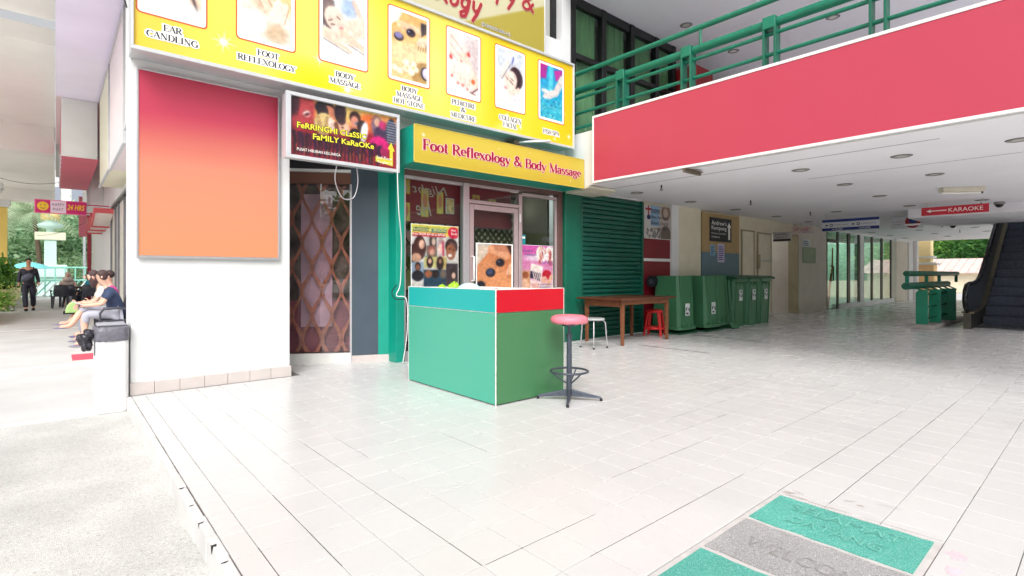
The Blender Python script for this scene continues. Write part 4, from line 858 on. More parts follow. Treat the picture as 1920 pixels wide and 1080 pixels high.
# interior of the shop
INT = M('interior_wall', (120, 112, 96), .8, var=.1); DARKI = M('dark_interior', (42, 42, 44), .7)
sh = B().box(3.36, 7.6, 0, 6.3, 7.65, 2.6).box(6.3, 6.34, 0, 6.35, 7.65, 2.6).box(3.3, 6.34, 0, 3.35, 7.65, 2.6).build('interior_wall', INT, wall)
B().box(2.0, 6.34, 2.62, 6.3, 9, 2.7).build('interior_ceiling', DARKI, wall)
ss = thing('checked_screen', 'brown and cream woven partition screen seen through the shop door', 'screen', (4.9, 6.7, 0))
a = Art(2.2/1.3, 200, (80, 66, 54)); i_ = np.floor(a.U*22)+np.floor(a.V*22); f_ = np.sin(a.U*22*PI)*np.sin(a.V*22*PI); a.mix((i_ % 2 == 0)*np.abs(f_)**.5, (232, 216, 186), .9); a.mix((np.floor(a.U*22+.5)+np.floor(a.V*44)) % 3 == 0, (46, 38, 32), .5).speck(16)
B().box(4.35, 6.26, 0, 5.6, 6.30, 2.3).build('panel', M('screen_board', (70, 56, 46), .7), ss); a.build('woven_face', (4.37, 6.255, 2.28), (1.21, 0, 0), (0, 0, -2.2), ss, PRINT)
bn = thing('red_banner_reflection', 'dark red inner banner with grey reversed lettering behind the left shop window', 'banner', (4.0, 6.4, 2))  # sheet stands in for a banner's reflection in the pane
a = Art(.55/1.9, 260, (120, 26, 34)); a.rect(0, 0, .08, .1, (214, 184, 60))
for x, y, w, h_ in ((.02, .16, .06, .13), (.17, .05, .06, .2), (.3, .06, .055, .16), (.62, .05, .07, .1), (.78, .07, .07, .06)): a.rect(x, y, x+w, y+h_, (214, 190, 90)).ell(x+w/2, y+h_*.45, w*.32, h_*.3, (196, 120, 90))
B().box(3.37, 6.12, 1.80, 5.3, 6.125, 2.37).build('sheet', M('maroon_reflection', (110, 24, 32), .6), bn); a.build('print', (3.38, 6.1185, 2.36), (1.9, 0, 0), (0, 0, -.55), bn, PRINT)
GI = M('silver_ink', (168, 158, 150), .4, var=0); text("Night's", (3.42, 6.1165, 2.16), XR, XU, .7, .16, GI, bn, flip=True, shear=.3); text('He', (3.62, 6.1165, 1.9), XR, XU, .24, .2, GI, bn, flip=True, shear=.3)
# folding grille inside the left window
fg = thing('folding_grille', 'brown scissor grille behind the left shop window', 'grille', (3.8, 6.15, 0)); FGM = M('brown_steel', (92, 62, 48), .45)
for k in range(4):
    for s in (1, -1):
        xa = 3.42+k*.24; pts = []
        for i in range(25): z = .2+1.65*i/24; pts.append((xa+.12+s*.11*math.cos(z/.34*PI)+.02*math.sin(z*20+k), 6.14+.01*s, z))
        B().tube(pts, .009, 5).build('grille_bar', FGM, fg)
B().box(3.39, 6.12, 1.86, 4.27, 6.16, 1.885).build('top_rail', ALU, fg)
for n_, lab, x, z, w, hh, c in (('wall_picture', 'pink framed hand picture hanging inside the left shop window', 3.5, 1.35, .26, .36, (206, 150, 150)), ('wall_picture', 'brown portrait picture hanging inside the left shop window beside the grille', 3.98, 1.4, .28, .42, (150, 100, 76)), ('paper_box', 'pale blue box on the shelf inside the left shop window', 3.72, 1.6, .22, .14, (206, 222, 230))):
    t = thing(n_, lab, n_.replace('_', ' '), (x, 6.3, z)); B().cbox(x, 6.23, z, x+w, 6.26, z+hh, .004).build('frame', ALU, t, fixn=False); bx('face', M('pic_%s_%d' % (n_, x*100), c, .5, var=.4, scale=9), t, x+.02, 6.225, z+.02, x+w-.02, 6.2295, z+hh-.02)
bx('back_panel', M('olive_wall', (190, 172, 110), .7), wall, 3.36, 6.345, .9, 4.35, 6.36, 2.3)
lt = thing('hair_dryer_rack', 'row of four small lit hooks in the dark right shop window', 'rack', (5.8, 6.9, 1.9))
B().box(5.45, 6.9, 1.95, 6.1, 6.93, 1.98).build('rail', DARKI, lt)
for k in range(4):
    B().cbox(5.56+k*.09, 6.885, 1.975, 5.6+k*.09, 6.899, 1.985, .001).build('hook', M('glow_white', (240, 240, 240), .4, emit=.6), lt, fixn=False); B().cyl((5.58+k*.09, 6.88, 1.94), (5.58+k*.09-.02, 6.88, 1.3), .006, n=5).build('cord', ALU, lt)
bx('dark_back', DARKI, wall, 5.62, 6.98, 0, 6.29, 7.0, 2.4)

# ================================================================== roller shutter
rs = thing('roller_shutter', 'closed dark green roller shutter beside the massage shop', 'roller shutter', (7.6, 5.95, 0))
SHG = M('shutter_green', (6, 84, 68), .38, var=.16, scale=3, grime=.25)
B().cbox(6.362, 5.935, 0, 6.70, 6.0, 2.5, .004).build('side_panel', DKGREEN, rs, fixn=False)
for xa in (6.702, 8.44): B().cbox(xa, 5.93, 0, xa+.05, 6.01, 2.498, .003).build('guide', SHG, rs, fixn=False)
n = 30; hh = 2.46/n; prof = [(5.985, 0), (5.962, .012), (5.957, .035), (5.962, .058), (5.985, .07), (5.99, .0805)]
b = B(); b.prism([(5.985, 0), (5.964, .008), (5.958, hh*.42), (5.964, hh*.78), (5.985, hh*.9), (5.99, hh-.001), (5.997, hh-.001), (5.997, 0)], 'x', -.844, .844); sm = b.mesh('slat'); sm.materials.append(SHG)
for i in range(n):
    o = bpy.data.objects.new('slat', sm); COL.objects.link(o); o.parent = rs; o.location = (0, -5.95+rnd.uniform(-.0015, .0015), .035+i*hh)
B().cbox(6.755, 5.955, 0, 8.438, 5.992, .034, .003).build('bottom_bar', SHG, rs, fixn=False)
bx('shutter_backing', DARKI, wall, 6.4, 6.06, 0, 8.5, 6.1, 2.5)

# lit tubes: one in the right window, two unseen ones added for brightness
TUBE = M('lit_tube', (255, 255, 250), .4, var=0, emit=9)
for lab, p, q in (('lit white tube inside the right shop window', (5.45, 6.45, 2.26), (6.2, 6.9, 2.26)), ('lit white tube above the banner inside the left shop window', (3.5, 7.0, 2.5), (4.7, 7.0, 2.5)), ('lit tube inside the karaoke bay', (2.3, 6.95, 2.5), (2.9, 6.9, 2.5))):
    t = thing('tube_lamp', lab, 'lamp', p); B().cyl(p, q, .016).build('tube', TUBE, t)

t = thing('wall_picture', 'upper small brown picture hanging at the right of the left shop window', 'wall picture', (4.08, 6.1, 1.95)); B().cbox(4.08, 6.09, 1.95, 4.22, 6.105, 2.17, .003).build('frame', ALU, t, fixn=False); bx('face', M('brown_print_0', (206, 170, 120), .5, var=.6, scale=16), t, 4.092, 6.086, 1.962, 4.208, 6.0895, 2.158)

t = thing('wall_picture', 'lower small brown picture hanging at the right of the left shop window', 'wall picture', (3.9, 6.1, 1.62)); B().cbox(3.9, 6.09, 1.62, 4.04, 6.105, 1.79, .003).build('frame', ALU, t, fixn=False); bx('face', M('brown_print_1', (196, 150, 110), .5, var=.6, scale=16), t, 3.912, 6.086, 1.6320000000000001, 4.0280000000000005, 6.0895, 1.778)
# ================================================================== hall wall beyond the shutter
hw = thing('hall_wall', 'cream painted hall wall with pilaster and doors behind the green bins', 'wall', (11.3, 5.95, 0))
def hb(n, m, *a, bev=0, **k): return bx(n, m, hw, *a, bev, **k)
MAROON = M('maroon_panel', (118, 16, 32), .4, var=.08)
hb('wall', CREAM, 8.50, 6.02, 0, 14.25, 6.3, 2.52)
hb('maroon_panel', MAROON, 8.50, 5.955, .0, 9.43, 6.018, 1.36); hb('maroon_panel', MAROON, 8.50, 5.955, 1.42, 9.43, 6.018, 1.80)
hb('panel_rail', WALLW, 8.50, 5.945, 1.362, 9.43, 6.018, 1.418, bev=.003); hb('pilaster', WALLW, 9.435, 5.92, 0, 9.70, 6.018, 2.52); hb('wall_panel', CREAM, 9.702, 5.95, 0, 10.63, 6.018, 2.52)
hb('skirting', SKIRT, 8.5, 5.935, 0, 14.24, 5.944, .1)
TAN = M('tan_board', (176, 148, 104), .6, var=.08, scale=4, grime=.15); BLG = M('blue_grey_board', (104, 128, 140), .6, var=.08)
hb('tan_board', TAN, 10.66, 5.935, 1.60, 12.38, 6.018, 2.47); hb('blue_board', BLG, 10.66, 5.936, .11, 12.38, 6.018, 1.598)
hb('wall_panel', CREAM, 12.40, 5.96, 0, 14.25, 6.018, 2.52)
def hall_door(x0, x1, z1, bar):
    d_ = hb('door', CREAM, x0, 5.935, .11, x1, 5.958, z1, bev=.003)
    for q in ((x0-.04, 5.925, .11, x0-.003, 5.958, z1+.04), (x1+.003, 5.925, .11, x1+.04, 5.958, z1+.04), (x0-.002, 5.925, z1+.003, x1+.002, 5.958, z1+.04)): B().cbox(*q, .004).build('door_frame', M('worn_cream_frame', (168, 156, 128), .6, grime=.5), hw, fixn=False)
    if bar: B().cyl((x0-.02, 5.9, 1.45), (x1+.02, 5.9, 1.45), .014).build('push_bar', ALU, d_); B().cbox(x0-.06, 5.885, 1.25, x0+.02, 5.934, 1.6, .006).build('latch', M('worn_cream_frame', (0, 0, 0)), d_, fixn=False)
hall_door(12.54, 13.14, 2.15, 0); hall_door(13.40, 14.12, 2.13, 1)
# church notice banner
cb = thing('church_notice', 'white church poster in the recess just right of the green shutter', 'poster', (8.97, 5.93, 1.8))
a = Art(.63/.91, 170, (206, 202, 198)); a.rect(.22, 0, .6, .43, (140, 172, 204)).rect(.55, 0, 1, .69, (190, 178, 170)).ell(.8, .12, .17, .16, (120, 100, 90), soft=.05).ell(.8, .13, .1, .11, (190, 168, 150), soft=.04).ell(.8, .62, .2, .22, (110, 96, 88), soft=.04).line(.14, .02, .14, .2, .02, (170, 30, 36)).line(.05, .08, .23, .08, .02, (170, 30, 36)).ell(.15, .25, .07, .05, (40, 44, 100))
g = np.random.RandomState(5)
for _ in range(60): x, y = .08+.5*g.rand(), .48+.19*g.rand(); a.ell(x, y, .02, .02, (50, 46, 48)).ell(x, y, .012, .012, (200, 196, 190))
B().box(8.515, 5.935, 1.80, 9.425, 5.942, 2.45).build('sheet', WALLW, cb); a.build('print', (8.52, 5.932, 2.445), (.9, 0, 0), (0, 0, -.635), cb, PRINT)
for s, x, z, w, h_ in (('欢迎您来', 8.74, 2.30, .3, .085), ('Batu Ferringhi', 8.74, 2.18, .56, .075), ('Baptist Church', 8.74, 2.07, .58, .075), ('04-8811084', 8.82, 1.98, .44, .05)): text(s, (x, 5.929, z), XR, XU, w, h_, INK, cb)
# Andrew's Kampung sign
ak = thing('black_direction_sign', "black sign reading Andrew's Kampung with a white up arrow", 'sign', (11.45, 5.93, 1.84))
B().cbox(10.97, 5.915, 1.845, 11.95, 5.934, 2.38, .003).build('panel', M('sign_black', (26, 28, 32), .4), ak, fixn=False)
for s, x, z, w, h_ in (("Andrew's", 11.02, 2.215, .68, .1), ('Kampung', 11.02, 2.08, .68, .115), ('Restaurant, Steam Boat', 11.02, 2.01, .66, .034), ('& Seafood', 11.02, 1.93, .36, .034)): text(s, (x, 5.913, z), XR, XU, w, h_, HALO, ak)
B().prism([(11.79, 1.90), (11.87, 1.90), (11.87, 2.19), (11.92, 2.19), (11.83, 2.30), (11.74, 2.19), (11.79, 2.19)], 'y', 5.911, 5.914).build('arrow', HALO, ak)
def flyer(lab, x0, z0, x1, z1, c, ink, Y=5.932):
    t = thing('flyer', lab, 'notice', ((x0+x1)/2, Y, z0)); B().box(x0, Y, z0, x1, Y+.002, z1).build('sheet', M('paper_%02x%02x%02x' % c, c, .7, var=.03), t)
    n = max(3, int((z1-z0)/.06)); b = B()
    for i in range(n):
        zz = z0+(z1-z0)*(.12+.8*i/n); b.box(x0+(x1-x0)*.12, Y-.001, zz, x0+(x1-x0)*rnd.uniform(.6, .9), Y-.0002, zz+(z1-z0)*.4/n)
    b.build('printed_lines', ink, t)
flyer('small pale blue paper notice under the black direction sign', 11.0, 1.53, 11.22, 1.77, (132, 176, 200), M('grey_ink', (70, 90, 120), .5))
flyer('taller lilac and white notice hanging lower under the black direction sign', 11.33, 1.38, 11.64, 1.80, (196, 188, 214), M('violet_ink', (76, 62, 140), .5))

# lobby passage and the pier
lb = thing('lift_lobby_pier', 'grey cream pier and lit passage between the doors and the glazed shop', 'wall', (15.7, 6, 0))
GREYC = M('greyish_cream', (212, 204, 192), .65, var=.07, scale=2.5, grime=.2)
bx('pier', GREYC, lb, 15.72, 5.85, 0, 17.88, 6.9, 2.52); bx('header', CREAM, lb, 14.255, 5.98, 2.22, 15.71, 6.2, 2.52)
bx('passage_wall', WALLW, lb, 14.1, 8.0, 0, 18, 8.1, 2.6); bx('passage_wall', WALLW, lb, 14.1, 6.31, 0, 14.2, 7.99, 2.6); bx('passage_skirting', SKIRT, lb, 14.21, 7.985, 0, 15.7, 7.999, .15); bx('passage_floor', TILE, lb, 14.21, 5.91, -.02, 15.7, 8, -.002)
bx('door_jamb', M('worn_cream_frame', (0, 0, 0)), lb, 15.655, 5.84, 0, 15.715, 6.1, 2.2, .005); bx('pier_skirting', GREYC, lb, 15.73, 5.835, 0, 17.88, 5.848, .12, .004)
flyer('white notice sheet high on the grey pier', 15.99, 1.90, 16.55, 2.10, (214, 216, 220), M('grey_ink', (0, 0, 0)), 5.843)
flyer('faded green notice board on the grey pier', 15.99, 1.42, 17.0, 1.88, (150, 166, 138), M('faint_green_ink', (170, 184, 150), .6), 5.842)

tl_ = thing('passage_lamp', 'lit tube lamp on the ceiling of the lift lobby passage', 'lamp', (15, 7, 2.4)); B().cyl((14.5, 7, 2.42), (15.5, 7, 2.42), .025).build('tube', M('lit_tube', (0, 0, 0)), tl_); bx('passage_ceiling', CEIL, lb, 14.1, 6.21, 2.45, 15.72, 8.1, 2.5)
# glazed shop beyond
gz = thing('glazed_shop', 'glazed shop with dark mullions and glass door at the far end of the hall', 'shop window', (21, 5.85, 0))
bx('upper_beam', WALLW, gz, 17.885, 5.86, 2.46, 28.2, 6.1, 2.52); bx('sill', WALLW, gz, 18.95, 5.83, 0, 25.35, 6.05, .14)
bx('pier', WALLW, gz, 21.12, 5.84, .142, 21.5, 6.02, 2.458)
for xa, xb in ((17.885, 17.99), (18.86, 19.0), (19.85, 20.1), (20.95, 21.115), (21.505, 21.57), (22.42, 22.62), (23.62, 23.85), (24.9, 25.04)): B().cbox(xa, 5.85, .142 if xa > 19 else 0, xb, 5.888, 2.458, .004).build('mullion', BLACK, gz, fixn=False)
for xa, xb, za in ((18.0, 18.85, .03), (19.01, 19.84, .145), (20.11, 20.94, .145), (21.58, 22.41, .145), (22.63, 23.61, .145), (23.86, 24.89, .145)): bx('pane', GLASS2, gz, xa, 5.87, za, xb, 5.876, 2.45)
B().cbox(18.0, 5.83, 2.1, 18.85, 5.92, 2.2, .005).build('door_head', BLACK, gz, fixn=False)
B().tube([(18.14, 5.83, .9), (18.14, 5.74, .9), (18.14, 5.74, 1.35), (18.14, 5.83, 1.35)], .02, 8).build('door_handle', BLACK, gz)
bx('room_floor', TILE, gz, 17.9, 6.06, -.02, 30, 9.5, -.002); bx('room_end_wall', WALLW, gz, 27.9, 6.41, 0, 28, 8.2, 2.52)
bx('glazing_brightener', M('pale_green_sheet', (216, 236, 222), .8, var=.25, scale=.7), gz, 18.0, 8.2, .0, 27.9, 8.25, 2.52)  # pale sheet added behind the panes to make the glazing bright
rx = thing('red_pole_stand', 'thin red pole leaning inside the glazed shop behind its second pane', 'pole', (19.7, 6.4, 0)); B().tube([(19.3, 6.3, 0), (19.95, 6.35, 1.3), (20.0, 6.35, 2.0)], [.06, .03, .02], 8).build('pole', RED, rx)
gc = thing('grey_column', 'flat grey panelled column at the end of the glazed shop', 'column', (26.3, 5.8, 0)); bx('shaft', GREYC, gc, 25.42, 5.78, 0, 27.1, 6.2, 2.42, .01); bx('capital', WALLW, gc, 25.36, 5.76, 2.422, 27.2, 6.2, 2.518)
bx('end_wall', WALLW, gz, 27.2, 5.75, 0, 28.2, 6.3, 2.518)
jt = thing('end_wall_return', 'white end wall beside the opening to the garden', 'wall', (28.2, 5.4, 0)); bx('wall', WALLW, jt, 27.9, 5.62, 0, 28.2, 5.74, 2.518)

# ================================================================== ceiling fittings
DLR = M('lamp_rim', (150, 146, 142), .5, metal=.3); DLI = M('lamp_reflector', (215, 212, 205), .3, metal=.2)
DK = M('lamp_shadow_gap', (40, 38, 38), .6)
dl = thing('downlight', 'round recessed downlight in the hall ceiling, unlit', 'downlight', (7.6, .67, 2.52), group='unlit downlights in the hall ceiling')
b = B().lathe([(.062, -.004), (.075, -.012), (.098, -.010), (.1, 0)], n=24); b.build('rim', DLR, None).parent = dl; B().lathe([(.0, -.002), (.064, -.003)], n=20).build('reflector', DLI, None).parent = dl; B().lathe([(.0985, -.003), (.112, -.001)], n=24).build('shadow_gap', DK, None).parent = dl
first = True
ORD = 'first second third fourth fifth sixth seventh eighth ninth tenth'.split()
for ix, x in enumerate((7.6, 9.35, 11.2, 13.3, 15.3, 18.4, 20.9, 23.1, 25.2)):
    for iy, y in enumerate((5.45, 4.15, 2.8, 1.68, .67)):
        if 14 < x < 17.2 and y < 3.1: continue
        if 17 < x < 23.6 and y < 2.5: continue
        if x < 8 and y > 4 and y < 5: continue
        if x in (9.35, 11.2) and y in (.67, 4.15): continue
        lab = 'unlit round ceiling downlight, %s row from the red banner, %s from the shop wall' % (ORD[ix], ORD[iy])
        if first: dl.location = (x, y, 2.52); dl['label'] = lab; first = False
        else: dup(dl, (x, y, 2.52), None, lab)
du = dup(dl, (8.87, 5.26, 5.75), label='round recessed downlight in the upper ceiling above the railing, unlit', group='unlit downlights in the upper ceiling')
du['label'] = 'round upper ceiling downlight nearest the curtained windows'
for p, lab in (((10.65, 5.23, 5.75), 'round upper ceiling downlight above the red partition'), ((10.6, 3.36, 5.75), 'round upper ceiling downlight above the middle of the railing'), ((8.8, 1.7, 5.75), 'round upper ceiling downlight nearest the top right of the picture'), ((13.3, 3.4, 5.75), 'round upper ceiling downlight farthest from the railing')): dup(du, p, None, lab)
sk = thing('sprinkler', 'small dark sprinkler head under the hall ceiling', 'sprinkler', (7.23, 4.72, 2.52), group='sprinkler heads in the hall ceiling')
B().cyl((0, 0, 0), (0, 0, -.05), .012, n=8).build('stem', BLACK, None).parent = sk; B().lathe([(.0, -.075), (.028, -.078), (.03, -.082), (0, -.084)], n=10).build('deflector', BLACK, None).parent = sk
B().box(-.02, -.003, -.077, -.014, .003, -.045).box(.014, -.003, -.077, .02, .003, -.045).box(-.02, -.003, -.05, .02, .003, -.045).build('yoke', BLACK, None).parent = sk
sk['label'] = 'small dark ceiling sprinkler nearest the green shutter'
for p, lab in (((10.06, 4.6, 2.52), 'small dark ceiling sprinkler in front of the black direction sign'), ((12.9, 4.55, 2.52), 'small dark ceiling sprinkler left of the blue floor guide sign'), ((13.75, 1.75, 2.52), 'small ceiling sprinkler just behind the karaoke sign'), ((19.0, 3.25, 2.52), 'small far ceiling sprinkler beside the far dome camera'), ((17.9, 4.1, 2.52), 'small far ceiling sprinkler left of the white emblem sign'), ((21.9, 3.3, 2.52), 'small ceiling sprinkler farthest away near the garden opening'), ((11.25, 1.62, 2.52), 'small ceiling sprinkler under the fluorescent tube fitting')): dup(sk, p, None, lab)
for n_, (p, lab) in enumerate((((13.9, 1.5, 2.51), 'dark dome camera on the ceiling above the right end of the karaoke sign'), ((19.25, 3.05, 2.51), 'dark dome camera on the bright far ceiling beyond the beam'))):
    t = thing('dome_camera', lab, 'security camera', p, group='dome cameras'); B().cyl((p[0], p[1], 2.519), (p[0], p[1], 2.47), .085).build('base', DLR, t); B().ellip((p[0], p[1], 2.468), (.065, .065, .06)).build('dome', BLACK, t)
fl = thing('ceiling_tube_light', 'cream fluorescent tube fitting on the hall ceiling, unlit', 'light fitting', (11.1, 1.65, 2.52), R(-52))
B().cbox(-.3, -.075, -.075, .3, .075, -.002, .01).build('housing', M('cream_metal', (0, 0, 0)), None, fixn=False).parent = fl; B().cyl((-.27, 0, -.09), (.27, 0, -.09), .014).build('tube', HALO, None).parent = fl
for s in (-.285, .285): B().cbox(s-.012, -.02, -.105, s+.012, .02, -.075, .003).build('lamp_holder', BLACK if s > 0 else WHITE, None, fixn=False).parent = fl

for q in ((6.9, 1.2, 6.912, 5.6), (8.4, .2, 8.406, 3.0)): bx('ceiling_seam', M('seam_grey', (150, 146, 148), .8), slab, q[0], q[1], 2.5165, q[2], q[3], 2.519)  # thin grey strips draw the ceiling seams
# ================================================================== hanging signs
def hang(name, lab, X, y0, y1, z0, z1, mat, rods=True):
    t = thing(name, lab, 'hanging sign', (X, (y0+y1)/2, z0)); B().cbox(X, y1, z0, X+.03, y0, z1, .003).build('panel', mat, t, fixn=False)
    if rods:
        for yy in (y0-.08, y1+.08): B().cyl((X+.015, yy, z1), (X+.015, yy, 2.519), .004, n=6).build('rod', ALU, t)
    return t
def xt(s, X, y, z, w, h_, m, t, **k): return text(s, (X-.001, y, z), YR, XU, w, h_, m, t, **k)
SRED = M('sign_red', (200, 34, 54), .35, var=.03); SBLU = M('sign_blue', (14, 42, 116), .35, var=.03); SWH = M('sign_white', (206, 208, 214), .4, var=.03)
k1 = hang('karaoke_direction_sign', 'red hanging sign reading KARAOKE with a left arrow', 12.96, 2.54, 1.54, 2.26, 2.42, SRED)
xt('KARAOKE', 12.96, 2.12, 2.305, .5, .075, HALO, k1); B().prism([(2.46, 2.342), (2.39, 2.375), (2.39, 2.352), (2.15, 2.352), (2.15, 2.334), (2.39, 2.334), (2.39, 2.311)], 'x', 12.954, 12.958).build('arrow', HALO, k1)
k2 = hang('floor_guide_sign', 'blue and white hanging guide sign marked FLOOR in two halves', 13.77, 4.60, 3.44, 2.12, 2.40, SWH)
for z0, z1 in ((2.325, 2.385), (2.125, 2.19)): bx('blue_band', SBLU, k2, 13.764, 3.445, z0, 13.769, 4.595, z1)
for yy in (4.5, 3.95):
    B().prism([(yy+.03, 2.255), (yy, 2.28), (yy, 2.266), (yy-.03, 2.266), (yy-.03, 2.244), (yy, 2.244), (yy, 2.23)], 'x', 13.762, 13.768).build('arrow', INK, k2)
    B().cyl((13.768, yy-.1, 2.255), (13.761, yy-.1, 2.255), .035).build('logo_disc', INK, k2); B().cyl((13.7605, yy-.1, 2.255), (13.757, yy-.1, 2.255), .02).build('logo_disc', SWH, k2)
    xt('MASSAGE CENTRE', 13.767, yy-.16, 2.245, .28, .022, INK, k2); xt('1st FLOOR', 13.763, yy-.12, 2.14, .22, .034, HALO, k2)
k3 = hang('white_logo_sign', 'white hanging sign with a round red and blue emblem behind the karaoke sign', 15.3, 3.60, 2.96, 2.20, 2.48, SWH)
B().cyl((15.299, 3.16, 2.35), (15.292, 3.16, 2.35), .15, n=24).build('emblem', M('emblem_red', (150, 26, 40), .4), k3); B().cyl((15.291, 3.15, 2.39), (15.287, 3.15, 2.39), .09, n=18).build('emblem', SBLU, k3)
B().prism([(3.32, 2.30), (3.0, 2.30), (3.02, 2.265), (3.16, 2.25), (3.3, 2.265)], 'x', 15.283, 15.287).build('emblem_ribbon', HALO, k3); xt('1st Floor', 15.298, 3.56, 2.34, .2, .04, M('rose_ink', (180, 120, 140), .4), k3); xt('CLUB', 15.298, 3.52, 2.28, .12, .03, INK, k3)
k4 = hang('lift_lobby_sign', 'small white hanging sign reading LIFT LOBBY in red', 15.6, 6.0, 5.42, 2.22, 2.44, M('sign_cream', (214, 200, 196), .4))
xt('LIFT LOBBY', 15.6, 5.92, 2.30, .42, .085, M('sign_ink_red', (176, 24, 44), .4), k4); xt('MASSAGE', 15.6, 5.7, 2.25, .2, .03, SBLU, k4)
k5 = hang('laundry_sign', 'small grey and black hanging sign reading Laundry above the lit passage', 14.3, 5.95, 5.5, 1.96, 2.20, M('sign_grey', (176, 172, 172), .4), False)
xt('Laundry', 14.3, 5.9, 2.115, .33, .06, INK, k5, shear=.3); xt('مغسلة', 14.3, 5.86, 2.04, .26, .06, INK, k5); bx('black_band', INK, k5, 14.294, 5.505, 1.965, 14.299, 5.945, 2.02)

# ================================================================== wheeled bins
BG1 = M('bin_green', (60, 114, 80), .36, var=.08, scale=3); BG2 = M('bin_dark_green', (30, 84, 58), .4, var=.1, scale=3); BK = M('bin_wheel', (22, 26, 34), .6)
STK = M('recycle_label', (206, 214, 214), .4)
def recycle(parent, cx, Y, cz, r, flip):
    for k in range(3):
        b = B(); a0 = 90+120*k+(180 if flip else 0); p = []
        for i in range(6): an = R(a0-46+i*13); p.append((cx+r*math.cos(an), cz+r*math.sin(an)))
        q = [(cx+r*.55*math.cos(R(a0-46+i*13)), cz+r*.55*math.sin(R(a0-46+i*13))) for i in range(5, -1, -1)]; e = R(a0+32)
        b.prism(p+[(cx+r*.8*math.cos(e), cz+r*.8*math.sin(e))]+q, 'y', Y-.002, Y); b.build('recycling_arrow', INK, parent, fixn=True)
def bin_body(mat, w0=.56, w1=.46, d0=.66, d1=.5, h=1.0):
    """tapered body opening upward, wide rim at z=h; front is -Y"""
    b = B(); c = .05
    def ring(w, d, z, y0=-.0):
        x, y = w/2, d; return [(-x+c, y0, z), (x-c, y0, z), (x, y0+c, z), (x, y-c, z), (x-c, y, z), (-x+c, y, z), (-x, y-c, z), (-x, y0+c, z)]
    rs_ = [ring(w1, d1+.06, 0, .06), ring(w1+.01, d1+.07, .06, .055), ring(w0-.02, d0-.02, h-.09, .02), ring(w0-.02, d0-.02, h-.06, .02), ring(w0+.03, d0+.01, h-.055, -.01), ring(w0+.03, d0+.01, h, -.01)]
    V = [v for r_ in rs_ for v in r_]; n = 8; F = [(i*n+j, i*n+(j+1) % n, (i+1)*n+(j+1) % n, (i+1)*n+j) for i in range(5) for j in range(n)]
    F += [tuple(range(n))[::-1]]; b.add(V, F)
    for x in (-.19, .19): b.prism([(.07, 0), (.042, 0), (.006, h-.1), (.04, h-.1)], 'x', x-.014, x+.014)
    for x in (-.15, 0, .15): b.add([(x-.022, -.008, h-.056), (x+.022, -.008, h-.056), (x, .03, h-.2)], [(0, 1, 2)]); b.add([(x-.022, -.008, h-.056), (x, .03, h-.2), (x, .05, h-.056)], [(0, 1, 2)]); b.add([(x+.022, -.008, h-.056), (x, .05, h-.056), (x, .03, h-.2)], [(0, 1, 2)])
    return b
def flipz(b, H_): b.v = [(-x, y, H_-z) for x, y, z in b.v]; return b
def wbin(lab, loc, upright, rz=0, mat=None, stick=True):
    t = thing('wheeled_bin', lab, 'wheelie bin', (0, 0, 0), group='green wheeled bins in a row against the hall wall'); H_ = 1.08
    mat = mat or BG1
    body = bin_body(mat); 
    if not upright: flipz(body, H_-.0)
    body.build('body', mat, t, bevel=.006)
    zz = (lambda z: z) if upright else (lambda z: H_-z)
    for s in (-1, 1):
        w = B().cyl((s*.24, .6, zz(.11)), (s*.30, .6, zz(.11)), .11, n=20).build('wheel', BK, t); B().cyl((s*.30, .6, zz(.11)), (s*.307, .6, zz(.11)), .05, n=14).build('hub', M('wheel_hub', (60, 66, 76), .5), w)
    B().cyl((-.24, .6, zz(.11)), (.24, .6, zz(.11)), .012).build('axle', ALU, t)
    if upright:
        l = B().prism([(-.06, 1.0), (-.06, 1.035), (.02, 1.07), (.6, 1.085), (.70, 1.05), (.70, 1.0)], 'x', -.315, .315).build('lid', BG2, t, bevel=.012)
        B().tube([(-.22, .7, 1.02), (-.22, .77, 1.02), (.22, .77, 1.02), (.22, .7, 1.02)], .014, 8).build('handle', mat, t)
    else:
        l = B().prism([(-.02, .03), (-.02, .0), (.66, .0), (.66, .03)], 'x', -.31, .31).build('lid', BG2, t, bevel=.006)
        B().tube([(-.22, .66, .08), (-.22, .74, .08), (.22, .74, .08), (.22, .66, .08)], .014, 8).build('handle', mat, t)
    if stick:
        zc = .66 if upright else .45; Y = .055-.035*zc-.02+.012 if upright else .002
        sb = B().box(-.075, .010, zc-.115, .075, .016, zc+.115).build('recycling_label', STK, t); recycle(sb, 0, .0098, zc-(.02 if not upright else -.02), .07, not upright)
        for ch in [sb]: ch.location.y = 0
    t.location = loc; t.rotation_euler = (0, 0, rz); return t
wbin('first green wheeled bin, upside down, beside the wooden table', (8.87, 5.22, 0), False)
wbin('second green wheeled bin, upside down, right of the first', (9.68, 5.14, 0), False)
b3 = wbin('third green wheeled bin, upside down without label, lid strips hanging down its front', (10.2, 5.22, 0), False, stick=False)
for k, (x, tl) in enumerate(((.13, .1), (.2, .06), (.27, .1))):
    o = B().tube([(x-tl, -.03, .98), (x, -.05, .14), (x+.06, -.12, .03)], [.012, .012, .03], 8).build('lid_strip', BG1, None); o.parent = b3
    o = B().ellip((x+.06, -.12, .04), (.07, .05, .045), 10, 6).build('lid_hinge', BG1, None); o.parent = b3
wbin('first upright green bin from the left, dark lid closed', (10.98, 5.22, 0), True)
wbin('middle upright green bin with dark closed lid', (11.56, 5.2, 0), True)
wbin('last upright green bin, farthest from the table', (12.16, 5.2, 0), True)

